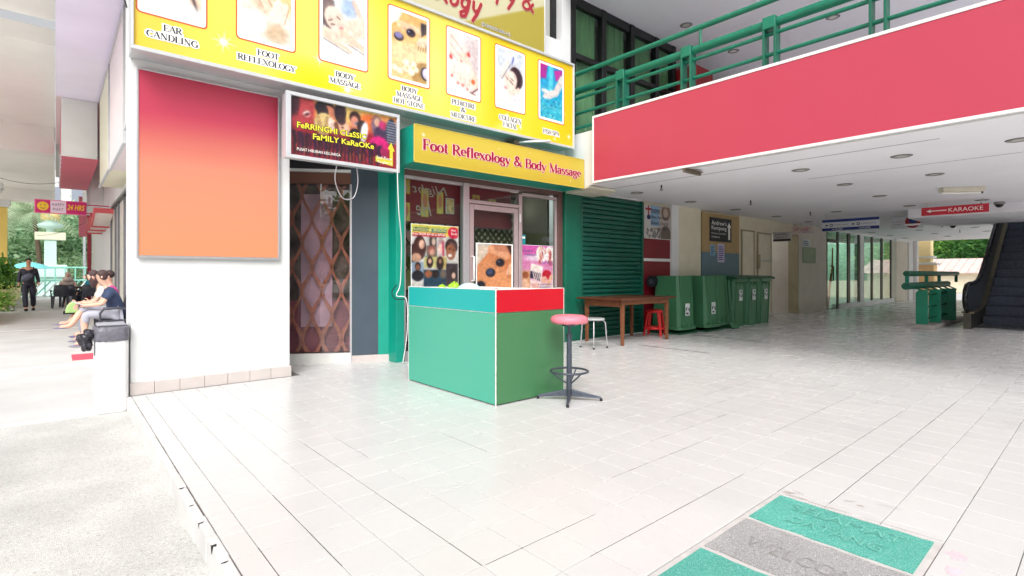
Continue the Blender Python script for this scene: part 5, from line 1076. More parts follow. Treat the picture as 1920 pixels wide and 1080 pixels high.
# ================================================================== wooden table, stools
WOOD = M('orange_wood', (126, 76, 48), .45, var=.2, scale=14); WOODD = M('dark_wood_top', (92, 48, 30), .3, var=.2, scale=9)
tb = thing('wooden_table', 'brown wooden table standing before the green shutter', 'table', (7.25, 5.4, 0))
B().cbox(6.50, 4.93, .705, 8.0, 5.86, .735, .006).build('tabletop', WOODD, tb, fixn=False)
for q in ((6.62, 5.0, .63, 7.88, 5.02, .703), (6.62, 5.76, .60, 7.88, 5.78, .703), (6.6, 5.06, .60, 6.62, 5.72, .703), (7.88, 5.06, .60, 7.9, 5.72, .703)): B().cbox(*q, .002).build('apron', WOOD, tb, fixn=False)
for x in (6.64, 7.86):
    for y in (5.03, 5.75):
        b = B(); r0, r1 = .036, .026; b.add([(x+sx*r, y+sy*r, z) for z, r in ((0, r1*.8), (.703, r0*.8)) for sx, sy in ((-1, -1), (1, -1), (1, 1), (-1, 1))], [(0, 3, 2, 1), (4, 5, 6, 7)]+[(i, (i+1) % 4, 4+(i+1) % 4, 4+i) for i in range(4)]); b.build('leg', WOOD, tb, bevel=.004)
st = thing('steel_stool', 'low stool with thin silver tube legs in front of the wooden table', 'stool', (6.15, 5.19, 0))
B().lathe([(0, .448), (.15, .448), (.165, .44), (.168, .425), (.15, .418), (0, .418)], 6.15, 5.19, 24).build('seat', M('grey_seat', (170, 172, 172), .4), st)
for a_ in (40, 130, 220, 310):
    c, s = math.cos(R(a_)), math.sin(R(a_)); B().tube([(6.15+.05*c, 5.19+.05*s, .41), (6.15+.14*c, 5.19+.14*s, .415), (6.15+.172*c, 5.19+.172*s, .38), (6.15+.2*c, 5.19+.2*s, .015)], .0095, 8).build('leg', ALU, st)
    B().cyl((6.15+.2*c, 5.19+.2*s, 0), (6.15+.2*c, 5.19+.2*s, .025), .014).build('foot', BLACK, st)
rd = thing('red_plastic_stool', 'red plastic stool tucked under the right end of the wooden table', 'stool', (8.2, 5.5, 0), R(20)); RP = M('red_plastic', (214, 30, 34), .3, var=.03)
B().lathe([(0, .47), (.13, .47), (.15, .455), (.155, .42), (.14, .42), (0, .45)], 0, 0, 20).build('seat', RP, None).parent = rd
B().lathe([(.175, .12), (.19, .12), (.19, .155), (.175, .155), (.175, .12)], 0, 0, 20).build('ring', RP, None).parent = rd
for a_ in (45, 135, 225, 315):
    c, s = math.cos(R(a_)), math.sin(R(a_)); o = B().add([(c*r-s*w*e, s*r+c*w*e, z) for z, r, w in ((.44, .13, .035), (0, .205, .022)) for r, e in ((r, -1), (r, 1), (r+.018, 1), (r+.018, -1))], [(0, 1, 2, 3), (4, 7, 6, 5), (0, 4, 5, 1), (1, 5, 6, 2), (2, 6, 7, 3), (3, 7, 4, 0)]).build('leg', RP, None, bevel=.004); o.parent = rd

# ================================================================== two-tone counter
cn = thing('green_counter', 'boxy counter with turquoise and red top bands over mint and green panels', 'counter', (3.2, 4.1, 0))
MINT = M('mint_laminate', (72, 168, 142), .35, var=.015, scale=2); OLG = M('leaf_green_laminate', (68, 122, 80), .35, var=.02, scale=2)
TUR = M('turquoise_laminate', (0, 166, 162), .35, var=.015); SIG = M('signal_red_laminate', (196, 0, 30), .35, var=.015)
X0, X1, Y0, Y1, ZT, ZB = 2.80, 3.635, 3.432, 4.88, .985, .785
B().box(X0+.012, Y0+.012, .01, X1-.012, Y0+.03, ZT-.01).box(X0+.012, Y0+.03, .01, X0+.03, Y1-.01, ZT-.01).box(X1-.03, Y0+.03, .01, X1-.012, Y1-.01, ZT-.01).box(X0+.03, Y1-.03, .01, X1-.03, Y1-.01, ZT-.01).build('carcass', M('white_melamine', (226, 226, 224), .5), cn)
B().box(X0+.032, Y0+.032, .80, X1-.032, Y1-.032, .82).build('shelf', M('white_melamine', (0, 0, 0)), cn)
bx('mint_panel', MINT, cn, X0, Y0+.014, .012, X0+.011, Y1-.006, ZB-.004); bx('turquoise_band', TUR, cn, X0, Y0+.014, ZB+.004, X0+.011, Y1-.006, ZT-.005)
bx('green_panel', OLG, cn, X0+.014, Y0, .012, X1-.006, Y0+.011, ZB-.003); bx('red_band', SIG, cn, X0+.014, Y0, ZB+.003, X1-.006, Y0+.011, ZT-.005)
TR = M('chipped_white_edge', (232, 232, 228), .45, var=.25, scale=40)
for q in ((X0-.001, Y0-.001, .0, X0+.008, Y0+.008, ZT), (X0-.002, Y1-.006, 0, X0+.013, Y1, ZT), (X1-.006, Y0-.002, 0, X1, Y0+.013, ZT), (X0+.001, Y0+.0135, ZB-.0025, X0+.0115, Y1-.0065, ZB+.0025), (X0-.002, Y0+.0135, ZT-.005, X0+.03, Y1-.0065, ZT+.002), (X0+.0135, Y0-.002, ZT-.005, X1-.0065, Y0+.03, ZT+.002)): B().cbox(*q, .0015).build('edge_trim', TR, cn, fixn=False)
# fruit and cloth on the counter shelf
FR = M('green_fruit', (150, 196, 40), .35, var=.15, scale=20)
for k, (x, y, r) in enumerate(((3.0, 4.55, .05), (3.05, 4.44, .052), (3.02, 4.34, .045), (3.12, 4.5, .05))):
    t = thing('green_fruit', ('green fruit at the left end of the pile on the counter', 'green fruit in front of the middle of the pile on the counter', 'green fruit beside the pale cloth on the counter', 'green fruit at the back of the pile on the counter')[k], 'fruit', (x, y, .82), group='green fruits on the counter')
    z = .96+.01*k; B().ellip((x, y, z), (r, r*.9, r)).build('fruit', FR, t); B().cyl((x, y, z+r-.004), (x+.008, y, z+r+.02), .004).build('stalk', M('stalk', (90, 80, 40)), t)
bk_ = thing('fruit_tray', 'shallow white tray under the fruit inside the counter', 'tray', (3.1, 4.4, .82)); B().cbox(2.87, 3.62, .821, 3.4, 4.75, .91, .02).build('tray', WHITE, bk_, fixn=False)
cl = thing('pale_blue_bundle', 'pale blue cloth bundle with dark print on the counter', 'cloth bundle', (3.0, 4.15, .9)); B().lathe([(.17, .905), (.165, .94), (.13, .99), (.08, 1.02), (0, 1.03)], 3.03, 4.12, 22, sx=.7).build('bundle', M('pale_blue_cloth', (190, 226, 226), .7, var=.08, bump=.3, bscale=12), cl)
hb_ = thing('dried_herbs', 'heap of pale dried flowers right of the cloth bundle on the counter', 'flowers', (3.0, 3.8, .9))
for k in range(26): x, y = 2.98+rnd.uniform(-.08, .12), 3.82+rnd.uniform(-.17, .17); B().ellip((x, y, .925+rnd.uniform(0, .05)), (.02, .02, .012), 6, 4).build('flower', M('flower_%d' % (k % 3), ((226, 220, 170), (214, 206, 150), (200, 120, 110))[k % 3], .7), hb_)

# ================================================================== bar stool
bs_ = thing('bar_stool', 'tall stool with round pink vinyl seat beside the counter', 'bar stool', (3.43, 3.18, 0)); cx, cy = 3.445, 3.19
PV = M('pink_vinyl', (226, 128, 144), .38, var=.08, scale=12, bump=.25, bscale=18); GM = M('grey_enamel', (78, 84, 96), .35, metal=.4, var=.15, scale=20, grime=.2)
b = B(); prof = [(0, .752), (.08, .755), (.13, .75), (.158, .735), (.168, .712), (.162, .690), (.15, .680), (0, .678)]; n = 48; V = []
for i, (r_, z) in enumerate(prof):
    for j in range(n):
        q = 1+(.005*math.sin(j*2*PI*11/n)+.004*math.sin(j*2.7) if z < .70 and r_ > .1 else 0); V.append((cx+r_*q*math.cos(2*PI*j/n), cy+r_*q*math.sin(2*PI*j/n), z-(.003*math.sin(j*2*PI*12/n) if z < .7 and r_ > .1 else 0)))
b.add(V, [(i*n+j, i*n+(j+1) % n, (i+1)*n+(j+1) % n, (i+1)*n+j) for i in range(len(prof)-1) for j in range(n)], True); b.build('seat', PV, bs_)
B().cyl((cx, cy, .55), (cx, cy, .68), .013).cyl((cx, cy, .655), (cx, cy, .679), .06, .07).build('spindle', GM, bs_)
B().cyl((cx, cy, .05), (cx, cy, .57), .026, .022, n=18).cyl((cx, cy, .56), (cx, cy, .585), .028, n=18).build('column', GM, bs_)
ring = [(cx+.165*math.cos(2*PI*j/36), cy+.165*math.sin(2*PI*j/36), .255) for j in range(36)]; B().tube(ring, .0095, 8, closed=True).build('foot_ring', GM, bs_)
for a_ in (20, 140, 260): c, s = math.cos(R(a_)), math.sin(R(a_)); B().tube([(cx+.162*c, cy+.162*s, .25), (cx+.1*c, cy+.1*s, .2), (cx+.026*c, cy+.026*s, .15)], .007, 6).build('ring_brace', GM, bs_)
for a_ in (-50, 40, 130, 220):
    c, s = math.cos(R(a_)), math.sin(R(a_)); n_ = Vector((-s, c, 0)); A0, A1 = Vector((cx+.02*c, cy+.02*s, 0)), Vector((cx+.28*c, cy+.28*s, 0)); b = B(); V = []
    for p, w, z0, z1 in ((A0, .02, .035, .095), (A1, .012, .02, .036)): V += [tuple(p+n_*w+Vector((0, 0, z0))), tuple(p-n_*w+Vector((0, 0, z0))), tuple(p-n_*w*.6+Vector((0, 0, z1))), tuple(p+n_*w*.6+Vector((0, 0, z1)))]
    b.add(V, [(0, 1, 2, 3), (7, 6, 5, 4), (0, 4, 5, 1), (1, 5, 6, 2), (2, 6, 7, 3), (3, 7, 4, 0)]); l = b.build('leg', GM, bs_, bevel=.004); B().cyl((A1.x, A1.y, 0), (A1.x, A1.y, .022), .013).build('glide', BLACK, l)

# ================================================================== hanging cables at the green post
for lab, pts, m_ in (('white cable hanging from the karaoke sign down the green post', [(3.05, 5.58, 2.4), (3.08, 5.6, 1.9), (3.2, 5.75, 1.5), (3.24, 5.85, 1.0), (3.16, 5.8, .85), (3.27, 5.75, .8), (3.28, 5.75, .4), (3.25, 5.8, .02)], WHITE),
        ('thin grey wire loop under the karaoke sign', [(2.35, 5.65, 2.34), (2.33, 5.66, 2.15), (2.42, 5.68, 1.97), (2.55, 5.68, 1.98), (2.6, 5.67, 2.15), (2.58, 5.66, 2.34)], ALU), ('black cable curl at the foot of the green post', [(3.2, 5.86, .98), (3.1, 5.8, .9), (3.12, 5.78, .82), (3.24, 5.78, .8), (3.3, 5.8, .84)], BLACK)):
    t = thing('hanging_cable', lab, 'cable', pts[0]); P4 = [Vector(p) for p in pts]; Q = []
    for i in range(len(P4)-1):
        a0, a1, a2, a3 = P4[max(i-1, 0)], P4[i], P4[i+1], P4[min(i+2, len(P4)-1)]
        for k in range(6): u = k/6; Q.append(.5*((2*a1)+(a2-a0)*u+(2*a0-5*a1+4*a2-a3)*u*u+(3*a1-a0-3*a2+a3)*u**3))
    Q.append(P4[-1]); B().tube(Q, .006, 6).build('cable', m_, t)

# ================================================================== barrier by the escalator
br = thing('green_barrier', 'green pipe barrier with thick panels in front of the escalator', 'barrier', (14.5, 2.6, 0)); BGN = M('barrier_green', (24, 138, 108), .42, var=.12, scale=6, grime=.2)
B().cbox(13.1, 2.38, 0, 16.6, 2.72, .09, .01).build('plinth', M('plinth_stone', (170, 164, 160), .6, grime=.4), br, fixn=False)
B().cyl((12.75, 2.74, 1.12), (17.8, 2.74, 1.12), .055, n=16).build('top_rail', DKGREEN, br); B().cyl((12.7, 2.74, .87), (16.6, 2.74, .87), .07, n=16).build('lower_rail', DKGREEN, br)
for x in (12.82, 14.45, 15.7, 17.7): B().cbox(x-.03, 2.71, .9, x+.03, 2.77, 1.08, .004).build('post', BGN, br, fixn=False)
for x in (13.1, 13.75, 14.4, 15.0, 15.6, 16.2): B().cyl((x, 2.72, .86), (x+.35, 2.56, .74), .016).build('strut', DKGREEN, br)
for X_, a0, a1 in ((13.3, 2.70, 2.51), (14.0, 2.62, 2.42), (15.0, 2.64, 2.33)):
    B().prism([(a0, .09), (a1, .09), (a1, .79), (a0-.05, .79), (a0, .73)], 'x', X_, X_+.07).build('panel', BGN, br, bevel=.004)
for z in (.22, .45, .70): B().cyl((13.37, 2.5, z), (15.0, 2.5, z), .022).build('cross_pipe', DKGREEN, br)

# ================================================================== escalator
es = thing('escalator', 'dark escalator rising away from the hall through the ceiling opening', 'escalator', (15.2, 1.4, 0))
ESM = M('escalator_dark', (58, 66, 76), .35, metal=.2, var=.25, scale=6, grime=.2); RIS = M('step_riser', (84, 94, 112), .4, metal=.15, var=.3, scale=25, grime=.3); TRD = M('step_tread', (34, 38, 44), .45, metal=.5, var=.2, scale=30); RUB = M('black_handrail', (14, 14, 16), .25)
ST, SR = .357, .206
b = B()
b.prism([(0, 0), (0, SR-.012), (-.01, SR-.006), (-.01, SR), (ST, SR), (ST, 0)], 'y', -.5, .5)
for k in range(50): y = -.49+k*.02; b.box(-.006, y, .01, .001, y+.009, SR-.02)
smm = b.mesh('step'); smm.materials.append(RIS)
for k in range(19):
    o = bpy.data.objects.new('step', smm); COL.objects.link(o); o.parent = es; o.location = (ST*k, 0, SR*k)
    l_ = bx('nosing', TRD, None, -.013, -.495, SR+.0005, .03, .495, SR+.0045); l_.parent = o
B().box(14.35, .9, .0, 15.19, 1.9, .008).build('comb_plate', M('comb_steel', (120, 122, 124), .35, metal=.7), es)
ang = math.atan2(SR, ST); tn = math.tan(ang)
for yA, nm in ((1.93, 0), (.75, 1)):
    yB = yA+.12
    def zt(x): return max(0, (x-15.35)*tn)
    xs_ = [13.95, 14.3, 14.8, 15.2, 15.6, 16.2, 18, 20, 21.6]
    def sm_(x, k=.35):
        v = (x-15.3)*tn; return .5*(v+math.sqrt(v*v+k*k*.3))
    low = [(x, (.0 if x < 15.1 else max(0, sm_(x)-.18))) for x in xs_]; up = [(x, sm_(x)+.30) for x in xs_]
    B().prism(low+up[::-1], 'y', yA, yB).build('skirt', M('dull_steel', (92, 88, 80), .35, metal=.7, var=.2, grime=.3), es)
    up2 = [(x, sm_(x)+.86) for x in xs_]
    B().prism([(x, z+.004) for x, z in up]+[(13.82, .5), (13.84, .7), (13.95, .84)][::-1][:0]+up2[::-1]+[(13.8, .72), (13.8, .45)], 'y', yA+.03, yB-.03).build('balustrade', ESM, es)
    hr = [(14.3, .33), (13.95, .36), (13.78, .45), (13.70, .6), (13.76, .78), (13.92, .88)]+[(x, sm_(x)+.9) for x in (14.2, 14.6, 14.9, 15.2, 15.5, 15.9, 16.4, 17, 18, 20, 21.6)]
    B().tube([(x, (yA+yB)/2, z) for x, z in hr], .042, 10).build('handrail', RUB, es)
    B().prism([(x, z) for x, z in up]+[(x, z+.035) for x, z in up[::-1]], 'y', yA-.05, yB+.03).build('deck', M('brass_deck', (120, 112, 92), .35, metal=.8, var=.1), es)
B().prism([(15.75, -.0), (21.6, (21.6-15.35)*tn-.3), (21.6, (21.6-15.35)*tn-.9), (15.6, -.0)], 'y', .9, 1.9).build('truss', ESM, es)
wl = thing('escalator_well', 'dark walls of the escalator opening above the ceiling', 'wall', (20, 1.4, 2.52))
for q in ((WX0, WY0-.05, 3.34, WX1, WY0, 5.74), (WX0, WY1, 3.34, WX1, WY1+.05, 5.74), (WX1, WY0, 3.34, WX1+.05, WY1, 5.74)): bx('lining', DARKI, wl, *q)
lt_ = thing('litter', 'crumpled pale paper scrap at the foot of the escalator', 'litter', (14.9, 1.05, 0)); b = B()
V = [(14.9+.09*math.cos(k)*rnd.random(), 1.1+.09*math.sin(k)*rnd.random(), .012+.05*rnd.random()) for k in range(12)]; b.add(V, [(i, (i+3) % 12, (i+7) % 12) for i in range(12)]).build('scrap', HALO, lt_)
# ================================================================== street side: shop row on X = 1.1, overhang, bridge slab
row = thing('shop_row_building', 'white shop row building with projecting lightboxes along the left passage', 'building', (1.3, 16, GZ))
def rb(n, m, *a, bev=0): return bx(n, m, row, *a, bev)
rb('wall', WALLW, 1.1, 6.34, GZ, 1.3, 12.9, 4.85); rb('wall', WALLW, 1.1, 17.6, GZ, 1.3, 27, 4.85); rb('wall', WALLW, 1.1, 12.9, 2.9, 1.3, 17.6, 4.85); rb('end_wall', WALLW, 1.3, 26.8, GZ, 6, 27, 4.85)
for y in (12.9, 13.7, 15.1, 15.9, 17.2): rb('door_frame', M('grey_door_frame', (120, 120, 128), .5), 1.08, y, GZ, 1.16, y+.045, 2.75)
rb('door_head', BLACK, 1.07, 12.9, 2.752, 1.16, 17.6, 2.79)
for a, c in ((12.95, 13.7), (13.75, 15.1), (15.15, 15.9), (15.95, 17.2)): rb('door_panel', M('pale_door_panel', (232, 226, 214), .3), 1.12, a, GZ, 1.14, c, 2.75)
rb('shop_inside', CREAM, 2.6, 12.9, GZ, 2.7, 17.6, 2.9)
LAV = M('purple_lit_soffit', (238, 230, 252), .6, var=.06, scale=1)  # purple light on the overhang is put into this colour
rb('overhang_soffit', LAV, .0, 6.35, 4.85, 1.1, 14.59, 4.95); rb('overhang_soffit', WALLW, .0, 14.6, 4.86, 1.1, 27, 4.95); rb('upper_wall', WALLW, .02, 6.35, 4.952, .12, 27, 7.5)
for k, (ya, yb, z0, z1, c) in enumerate(((6.6, 8.9, 3.1, 4.8, (238, 234, 226)), (9.0, 11.6, 2.95, 4.8, (240, 226, 226)), (11.7, 14.4, 3.0, 4.8, (240, 236, 210)), (20.2, 24, 3.2, 4.7, (236, 236, 236)))):
    t = thing('shop_lightbox', ('white lightbox nearest the pier on the shop row', 'pinkish white lightbox, second from the pier on the shop row', 'pale yellow lightbox beside the pink box on the shop row', 'far white lightbox beyond the pink sign box on the shop row')[k], 'lightbox sign', (.9, (ya+yb)/2, z0), group='lightboxes along the shop row')
    B().box(.72, ya, z0, 1.098, yb, z1).build('box', M('lightbox_%d' % k, c, .4, var=.03), t)
    for q in ((.70, ya, z0-.03, .74, yb, z0-.001), (.70, ya, z1+.001, .74, yb, z1+.03), (.70, ya-.03, z0-.03, .74, ya-.001, z1+.03)): B().box(*q).build('frame', LTGREY, t)
pb = thing('pink_sign_box', 'large projecting sign box with white end and pink underside', 'lightbox sign', (.4, 17, 3.59)); PK = M('pink_panel', (206, 96, 116), .5, var=.08, scale=3)
bx('end_panel', WALLW, pb, .09, 14.6, 3.61, .69, 14.64, 4.85); bx('underside', PK, pb, .09, 14.6, 3.58, .71, 20, 3.605); bx('side_panel', M('pink_side', (222, 120, 140), .5), pb, .09, 14.645, 3.607, .12, 20, 4.85); bx('side_panel', M('pink_side', (0, 0, 0)), pb, .66, 14.645, 3.607, .69, 20, 4.85)
for k in range(9): B().box(.07, 14.7+k*.6, 3.56, .1, 14.76+k*.6, 3.66).build('bracket', LTGREY, pb)
# bridge slab on the left with beams
bs2 = thing('bridge_slab', None, None, (-3, 20, 4.5), kind='structure'); SOF2 = M('bridge_soffit', (244, 241, 236), .75, var=.05, scale=1)
B().box(-4.5, 12.8, 5.3, -.01, 22.4, 5.6).build('soffit', SOF2, bs2); B().box(-4.5, 10.5, 5.75, -.01, 12.79, 5.9).build('soffit', SOF2, bs2); B().box(-4.5, 20, 4.55, -.02, 22, 5.298).build('beam', SOF2, bs2); B().box(-4.5, 22.41, 4.7, -.02, 31.5, 4.95).build('soffit', SOF2, bs2); B().box(-4.5, 30.2, 4.2, -.02, 31, 4.698).build('beam', SOF2, bs2)
YC = M('yellow_column_paint', (240, 206, 110), .6, var=.06, scale=2)
def ycol(lab, x, y, r, z1, group=None, name='yellow_column'):
    t = thing(name, lab, 'column', (x, y, GZ), group=group)
    B().cbox(x-r, y-r, GZ, x+r, y+r, z1-.3, .01).build('shaft', YC, t, fixn=False); B().cbox(x-r-.05, y-r-.05, z1-.298, x+r+.05, y+r+.05, z1-.2, .01).build('capital', WALLW, t, fixn=False); B().cbox(x-r-.1, y-r-.1, z1-.198, x+r+.1, y+r+.1, z1, .01).build('capital', WALLW, t, fixn=False); return t
ycol('near yellow column at the left edge behind the planter', -1.62, 25.0, .17, 4.2, 'yellow columns of the bridge'); ycol('second yellow column just right of the edge one', -1.7, 30.6, .17, 4.2, 'yellow columns of the bridge')
bx('yellow_low_wall', YC, None, -3.2, 31, GZ, -1.4, 31.3, 1.1, label='yellow low wall between the yellow columns and the garden', cat='wall')
# planters
PLT = M('pale_yellow_plaster', (226, 208, 150), .7, var=.06, scale=2)
for k, (ya, yb) in enumerate(((17.2, 22.6), (25.6, 37))):
    t = thing('planter_wall', ('near pale yellow planter wall at the left edge of the passage', 'far pale yellow planter wall behind the walking man')[k], 'planter', (-1.6, ya, GZ))
    B().box(-2.2, ya, GZ, -1.35, yb, .42).build('wall', PLT, t); B().cbox(-2.24, ya-.04, .421, -1.31, yb+.04, .50, .01).build('coping', PLT, t, fixn=False)
# projecting shop signs
hm = thing('happy_mart_sign', 'pink projecting sign reading HAPPY MART 24 HRS with a smiling face', 'projecting sign', (.1, 17.7, 2.64)); MG = M('sign_magenta', (206, 28, 108), .35, var=.02); PKL = M('sign_pale_pink', (240, 218, 232), .35, var=.02); YO = M('smile_yellow', (244, 196, 50), .35, var=0)
B().cbox(-.40, 17.70, 2.645, .615, 17.80, 2.99, .01).build('box', M('sign_pink_edge', (232, 110, 160), .35), hm, fixn=False)
for x0, x1, m_ in ((-.38, -.10, MG), (-.098, .205, PKL), (.207, .60, MG)): B().box(x0, 17.69, 2.665, x1, 17.699, 2.97).build('panel', m_, hm)
B().cyl((-.24, 17.69, 2.82), (-.24, 17.684, 2.82), .11, n=24).build('smiling_face', YO, hm)
for x in (-.28, -.2): B().cyl((x, 17.684, 2.85), (x, 17.681, 2.85), .013, n=8).build('face_eye', INK, hm)
B().tube([(-.24+.05*math.cos(R(a_)), 17.683, 2.80+.04*math.sin(R(a_))) for a_ in range(200, 345, 20)], .006, 5).build('face_mouth', INK, hm)
text('HAPPY', (-.07, 17.687, 2.84), XR, XU, .24, .07, M('violet_sign_ink', (90, 50, 110), .4), hm, shear=.2, spacing=1.3); text('MART', (-.05, 17.687, 2.72), XR, XU, .2, .07, M('violet_sign_ink', (0, 0, 0)), hm, shear=.2, spacing=1.3); text('24 HRS', (.23, 17.687, 2.76), XR, XU, .34, .13, M('sign_gold', (250, 200, 40), .35, var=0), hm, shear=.2, halo=M('sign_gold', (0, 0, 0)), hw=.03)
for z in (2.7, 2.92): B().cyl((.615, 17.75, z), (1.09, 17.75, z), .014).build('arm', MG, hm)
aw = thing('red_awning', 'stepped white awning panels in red frames on the shop row wall', 'awning', (.95, 18.5, 2.3)); RDF = M('awning_red', (214, 90, 96), .5)
for k in range(3):
    y = 16.4+k*1.5; z = 2.66-.0*k; b = B().prism([(y, z), (y+1.3, z-.28), (y+1.3, z-.24), (y, z+.04)], 'x', .74, 1.09).build('panel', M('awning_white', (232, 220, 216), .6), aw)
    for q in ((.70, y-.04, z-.05, 1.09, y-.001, z+.07), (.70, y+1.301, z-.32, 1.09, y+1.34, z-.2)): B().box(*q).build('frame', RDF, aw)
    B().prism([(y, z-.03), (y+1.3, z-.31), (y+1.3, z-.2), (y, z+.08)], 'x', .70, .738).build('frame', RDF, aw)
rc = thing('red_sign_post', 'thin dark red post at the far end of the shop row', 'post', (1.0, 27.3, GZ)); B().box(.96, 27.1, GZ, 1.09, 27.25, 4.8).build('post', M('dusty_red', (170, 56, 76), .5), rc); bx('side_board', M('pink_side', (0, 0, 0)), rc, .7, 27.1, 2.6, .95, 27.2, 4.2)
# wires
for lab, p, q, sag in (('dark wire sagging under the bridge slab', (-1.6, 24, 4.35), (.1, 20, 3.75), .15), ('thin wire hanging across the garden to the shop row', (-.6, 30, 2.75), (1.05, 20, 2.95), .2), ('thin wire running down past the lavender soffit', (.15, 6.2, 5.5), (.5, 6.05, 3.6), .1)):
    t = thing('overhead_wire', lab, 'wire', p); a0, a1 = Vector(p), Vector(q); B().tube([a0.lerp(a1, i/12)+Vector((0, 0, -sag*4*(i/12)*(1-i/12))) for i in range(13)], .008, 5).build('wire', BLACK, t)

# ================================================================== white litter bin by the pier
lbn = thing('white_litter_bin', 'tall white litter bin with black bag at the corner of the pier', 'litter bin', (.38, 6.0, GZ)); BW = M('bin_white_plastic', (240, 240, 240), .4, var=.02)
b = B(); V = []
for z, g_ in ((GZ, -.012), (GZ+.02, 0), (.58, .004), (.60, .0)):
    for x, y in ((.262, 5.87), (.29, 5.84), (.47, 5.84), (.498, 5.87), (.498, 6.14), (.47, 6.17), (.29, 6.17), (.262, 6.14)): V.append((.38+(x-.38)*(1+g_*4), 6.0+(y-6.0)*(1+g_*4), z))
b.add(V, [tuple(range(8))[::-1], tuple(range(24, 32))]+[(i*8+j, i*8+(j+1) % 8, (i+1)*8+(j+1) % 8, (i+1)*8+j) for i in range(3) for j in range(8)]); b.build('body', BW, lbn, bevel=.008)
KNB = M('knot_bag', (58, 56, 64), .25, var=.3, scale=30, bump=.8, bscale=35); BAG = M('black_bag', (112, 110, 120), .35, var=.25, scale=30, bump=.6, bscale=35)
b = B(); V = []; n = 48
for z, g_ in ((.520, .003), (.53, .006), (.585, .005), (.64, .006), (.65, -.01), (.60, -.035)):
    for j in range(n):
        an = 2*PI*j/n; cx_, sx_ = math.cos(an), math.sin(an); p = 5; r_ = (abs(cx_/.125)**p+abs(sx_/.17)**p)**(-1/p)+g_+.0022*math.sin(j*5.1+z*60); V.append((.38+r_*cx_, 6.0+r_*sx_, z+.003*math.sin(j*3.3)))
b.add(V, [(i*n+j, i*n+(j+1) % n, (i+1)*n+(j+1) % n, (i+1)*n+j) for i in range(5) for j in range(n)], True).build('bag_collar', BAG, lbn)
B().cbox(.275, 5.87, .65, .485, 6.13, .672, .008).build('grey_rim', M('rim_grey', (160, 160, 168), .5), lbn, fixn=False)
b = B(); rr_ = random.Random(3)
for x_, z_, a_, c_ in ((.222, .585, .05, .045), (.192, .545, .048, .06), (.205, .49, .036, .05), (.165, .56, .03, .03)): b.ellip((x_, 5.91, z_), (a_, .04, c_), 26, 18)
b.v = [(x+.008*math.sin(z*90+y*140+x*60), y+.009*math.sin(z*70+x*170), z+.009*math.sin(x*110+y*90)) for x, y, z in b.v]
b.build('bag_knot', KNB, lbn); B().cbox(.255, 5.86, .40, .2605, 5.93, .52, .004).build('flap', BAG, lbn, fixn=False)
mt_ = thing('red_doormat', 'small flat red mat on the paving beyond the white litter bin', 'mat', (.35, 10.1, GZ)); B().cbox(.18, 9.75, GZ, .75, 10.4, GZ+.012, .003).build('mat', M('mat_red', (206, 76, 96), .8, bump=.3), mt_, fixn=False)

# ================================================================== plastic chairs
CH = M('charcoal_plastic', (62, 64, 74), .45, var=.05)
def chair(lab, loc, rz, first=[None]):
    if first[0]: return dup(first[0], loc, rz, lab)
    t = thing('plastic_chair', lab, 'chair', (0, 0, 0), group='charcoal plastic chairs')
    B().prism([(-.22, -.24), (.22, -.24), (.2, .2), (-.2, .2)], 'z', .42, .445).build('seat', CH, t, bevel=.008)
    b = B(); V = []; n = 10
    for i in range(n+1):
        u = i/n*2-1; 
        for z, o, w in ((.44, .19, .2), (.62, .235, .215), (.84, .30, .19)): V += [(u*w, o-.06*u*u+.04, z), (u*w, o-.06*u*u+.055, z)]
    F = []
    for i in range(n):
        e = 6*i
        for k in (0, 2): F += [(e+k, e+6+k, e+8+k, e+2+k), (e+1+k, e+3+k, e+9+k, e+7+k)]
        F += [(e+4, e+10, e+11, e+5)]
    for e in (0, 6*n): F += [(e, e+2, e+3, e+1), (e+2, e+4, e+5, e+3)]
    b.add(V, F, True); b.build('backrest', CH, t)
    for s in (-1, 1):
        B().tube([(s*.235, .2, .62), (s*.25, .0, .645), (s*.25, -.18, .64), (s*.24, -.23, .56), (s*.225, -.22, .43)], [.02, .024, .024, .02, .018], 6).build('armrest', CH, t)
        B().add([(s*.21+e*w, -.22+f*w, z) for z, w in ((.43, .03), (0, .02)) for e, f in ((-1, -1), (1, -1), (1, 1), (-1, 1))], [(0, 1, 2, 3), (7, 6, 5, 4), (0, 4, 5, 1), (1, 5, 6, 2), (2, 6, 7, 3), (3, 7, 4, 0)]).build('leg', CH, t)
        B().add([(s*(.19 if z else .23)+e*w, (.19 if z else .25)+f*w, z) for z, w in ((.43, .03), (0, .02)) for e, f in ((-1, -1), (1, -1), (1, 1), (-1, 1))], [(0, 1, 2, 3), (7, 6, 5, 4), (0, 4, 5, 1), (1, 5, 6, 2), (2, 6, 7, 3), (3, 7, 4, 0)]).build('leg', CH, t)
    t.location = loc; t.rotation_euler = (0, 0, rz); first[0] = t; return t
chair('charcoal plastic chair at the far table, its back towards us, leftmost of three', (.13, 24.8, GZ), R(185))
chair('charcoal plastic chair turned sideways between the two others at the far table', (.52, 25.1, GZ), R(140)); chair('charcoal plastic chair nearest the shop row at the far table', (.93, 24.5, GZ), R(180))
chair('charcoal plastic chair carrying the woman in the blue shirt', (.80, 11.55, GZ), R(-90)); chair('charcoal plastic chair under the girl in white', (.80, 12.35, GZ), R(-90)); chair('charcoal plastic chair under the person in magenta', (.82, 13.1, GZ), R(-90))
chair('charcoal plastic chair under the woman in the beige headscarf', (.36, 26.6, GZ), R(0)); chair('charcoal plastic chair under the man in the turquoise shirt', (1.0, 25.9, GZ), R(-70))
tt = thing('dark_table', 'dark square plastic table between the far diners', 'table', (.5, 25.8, GZ)); B().cbox(.05, 25.45, .60, .95, 26.25, .64, .01).build('tabletop', CH, tt, fixn=False)
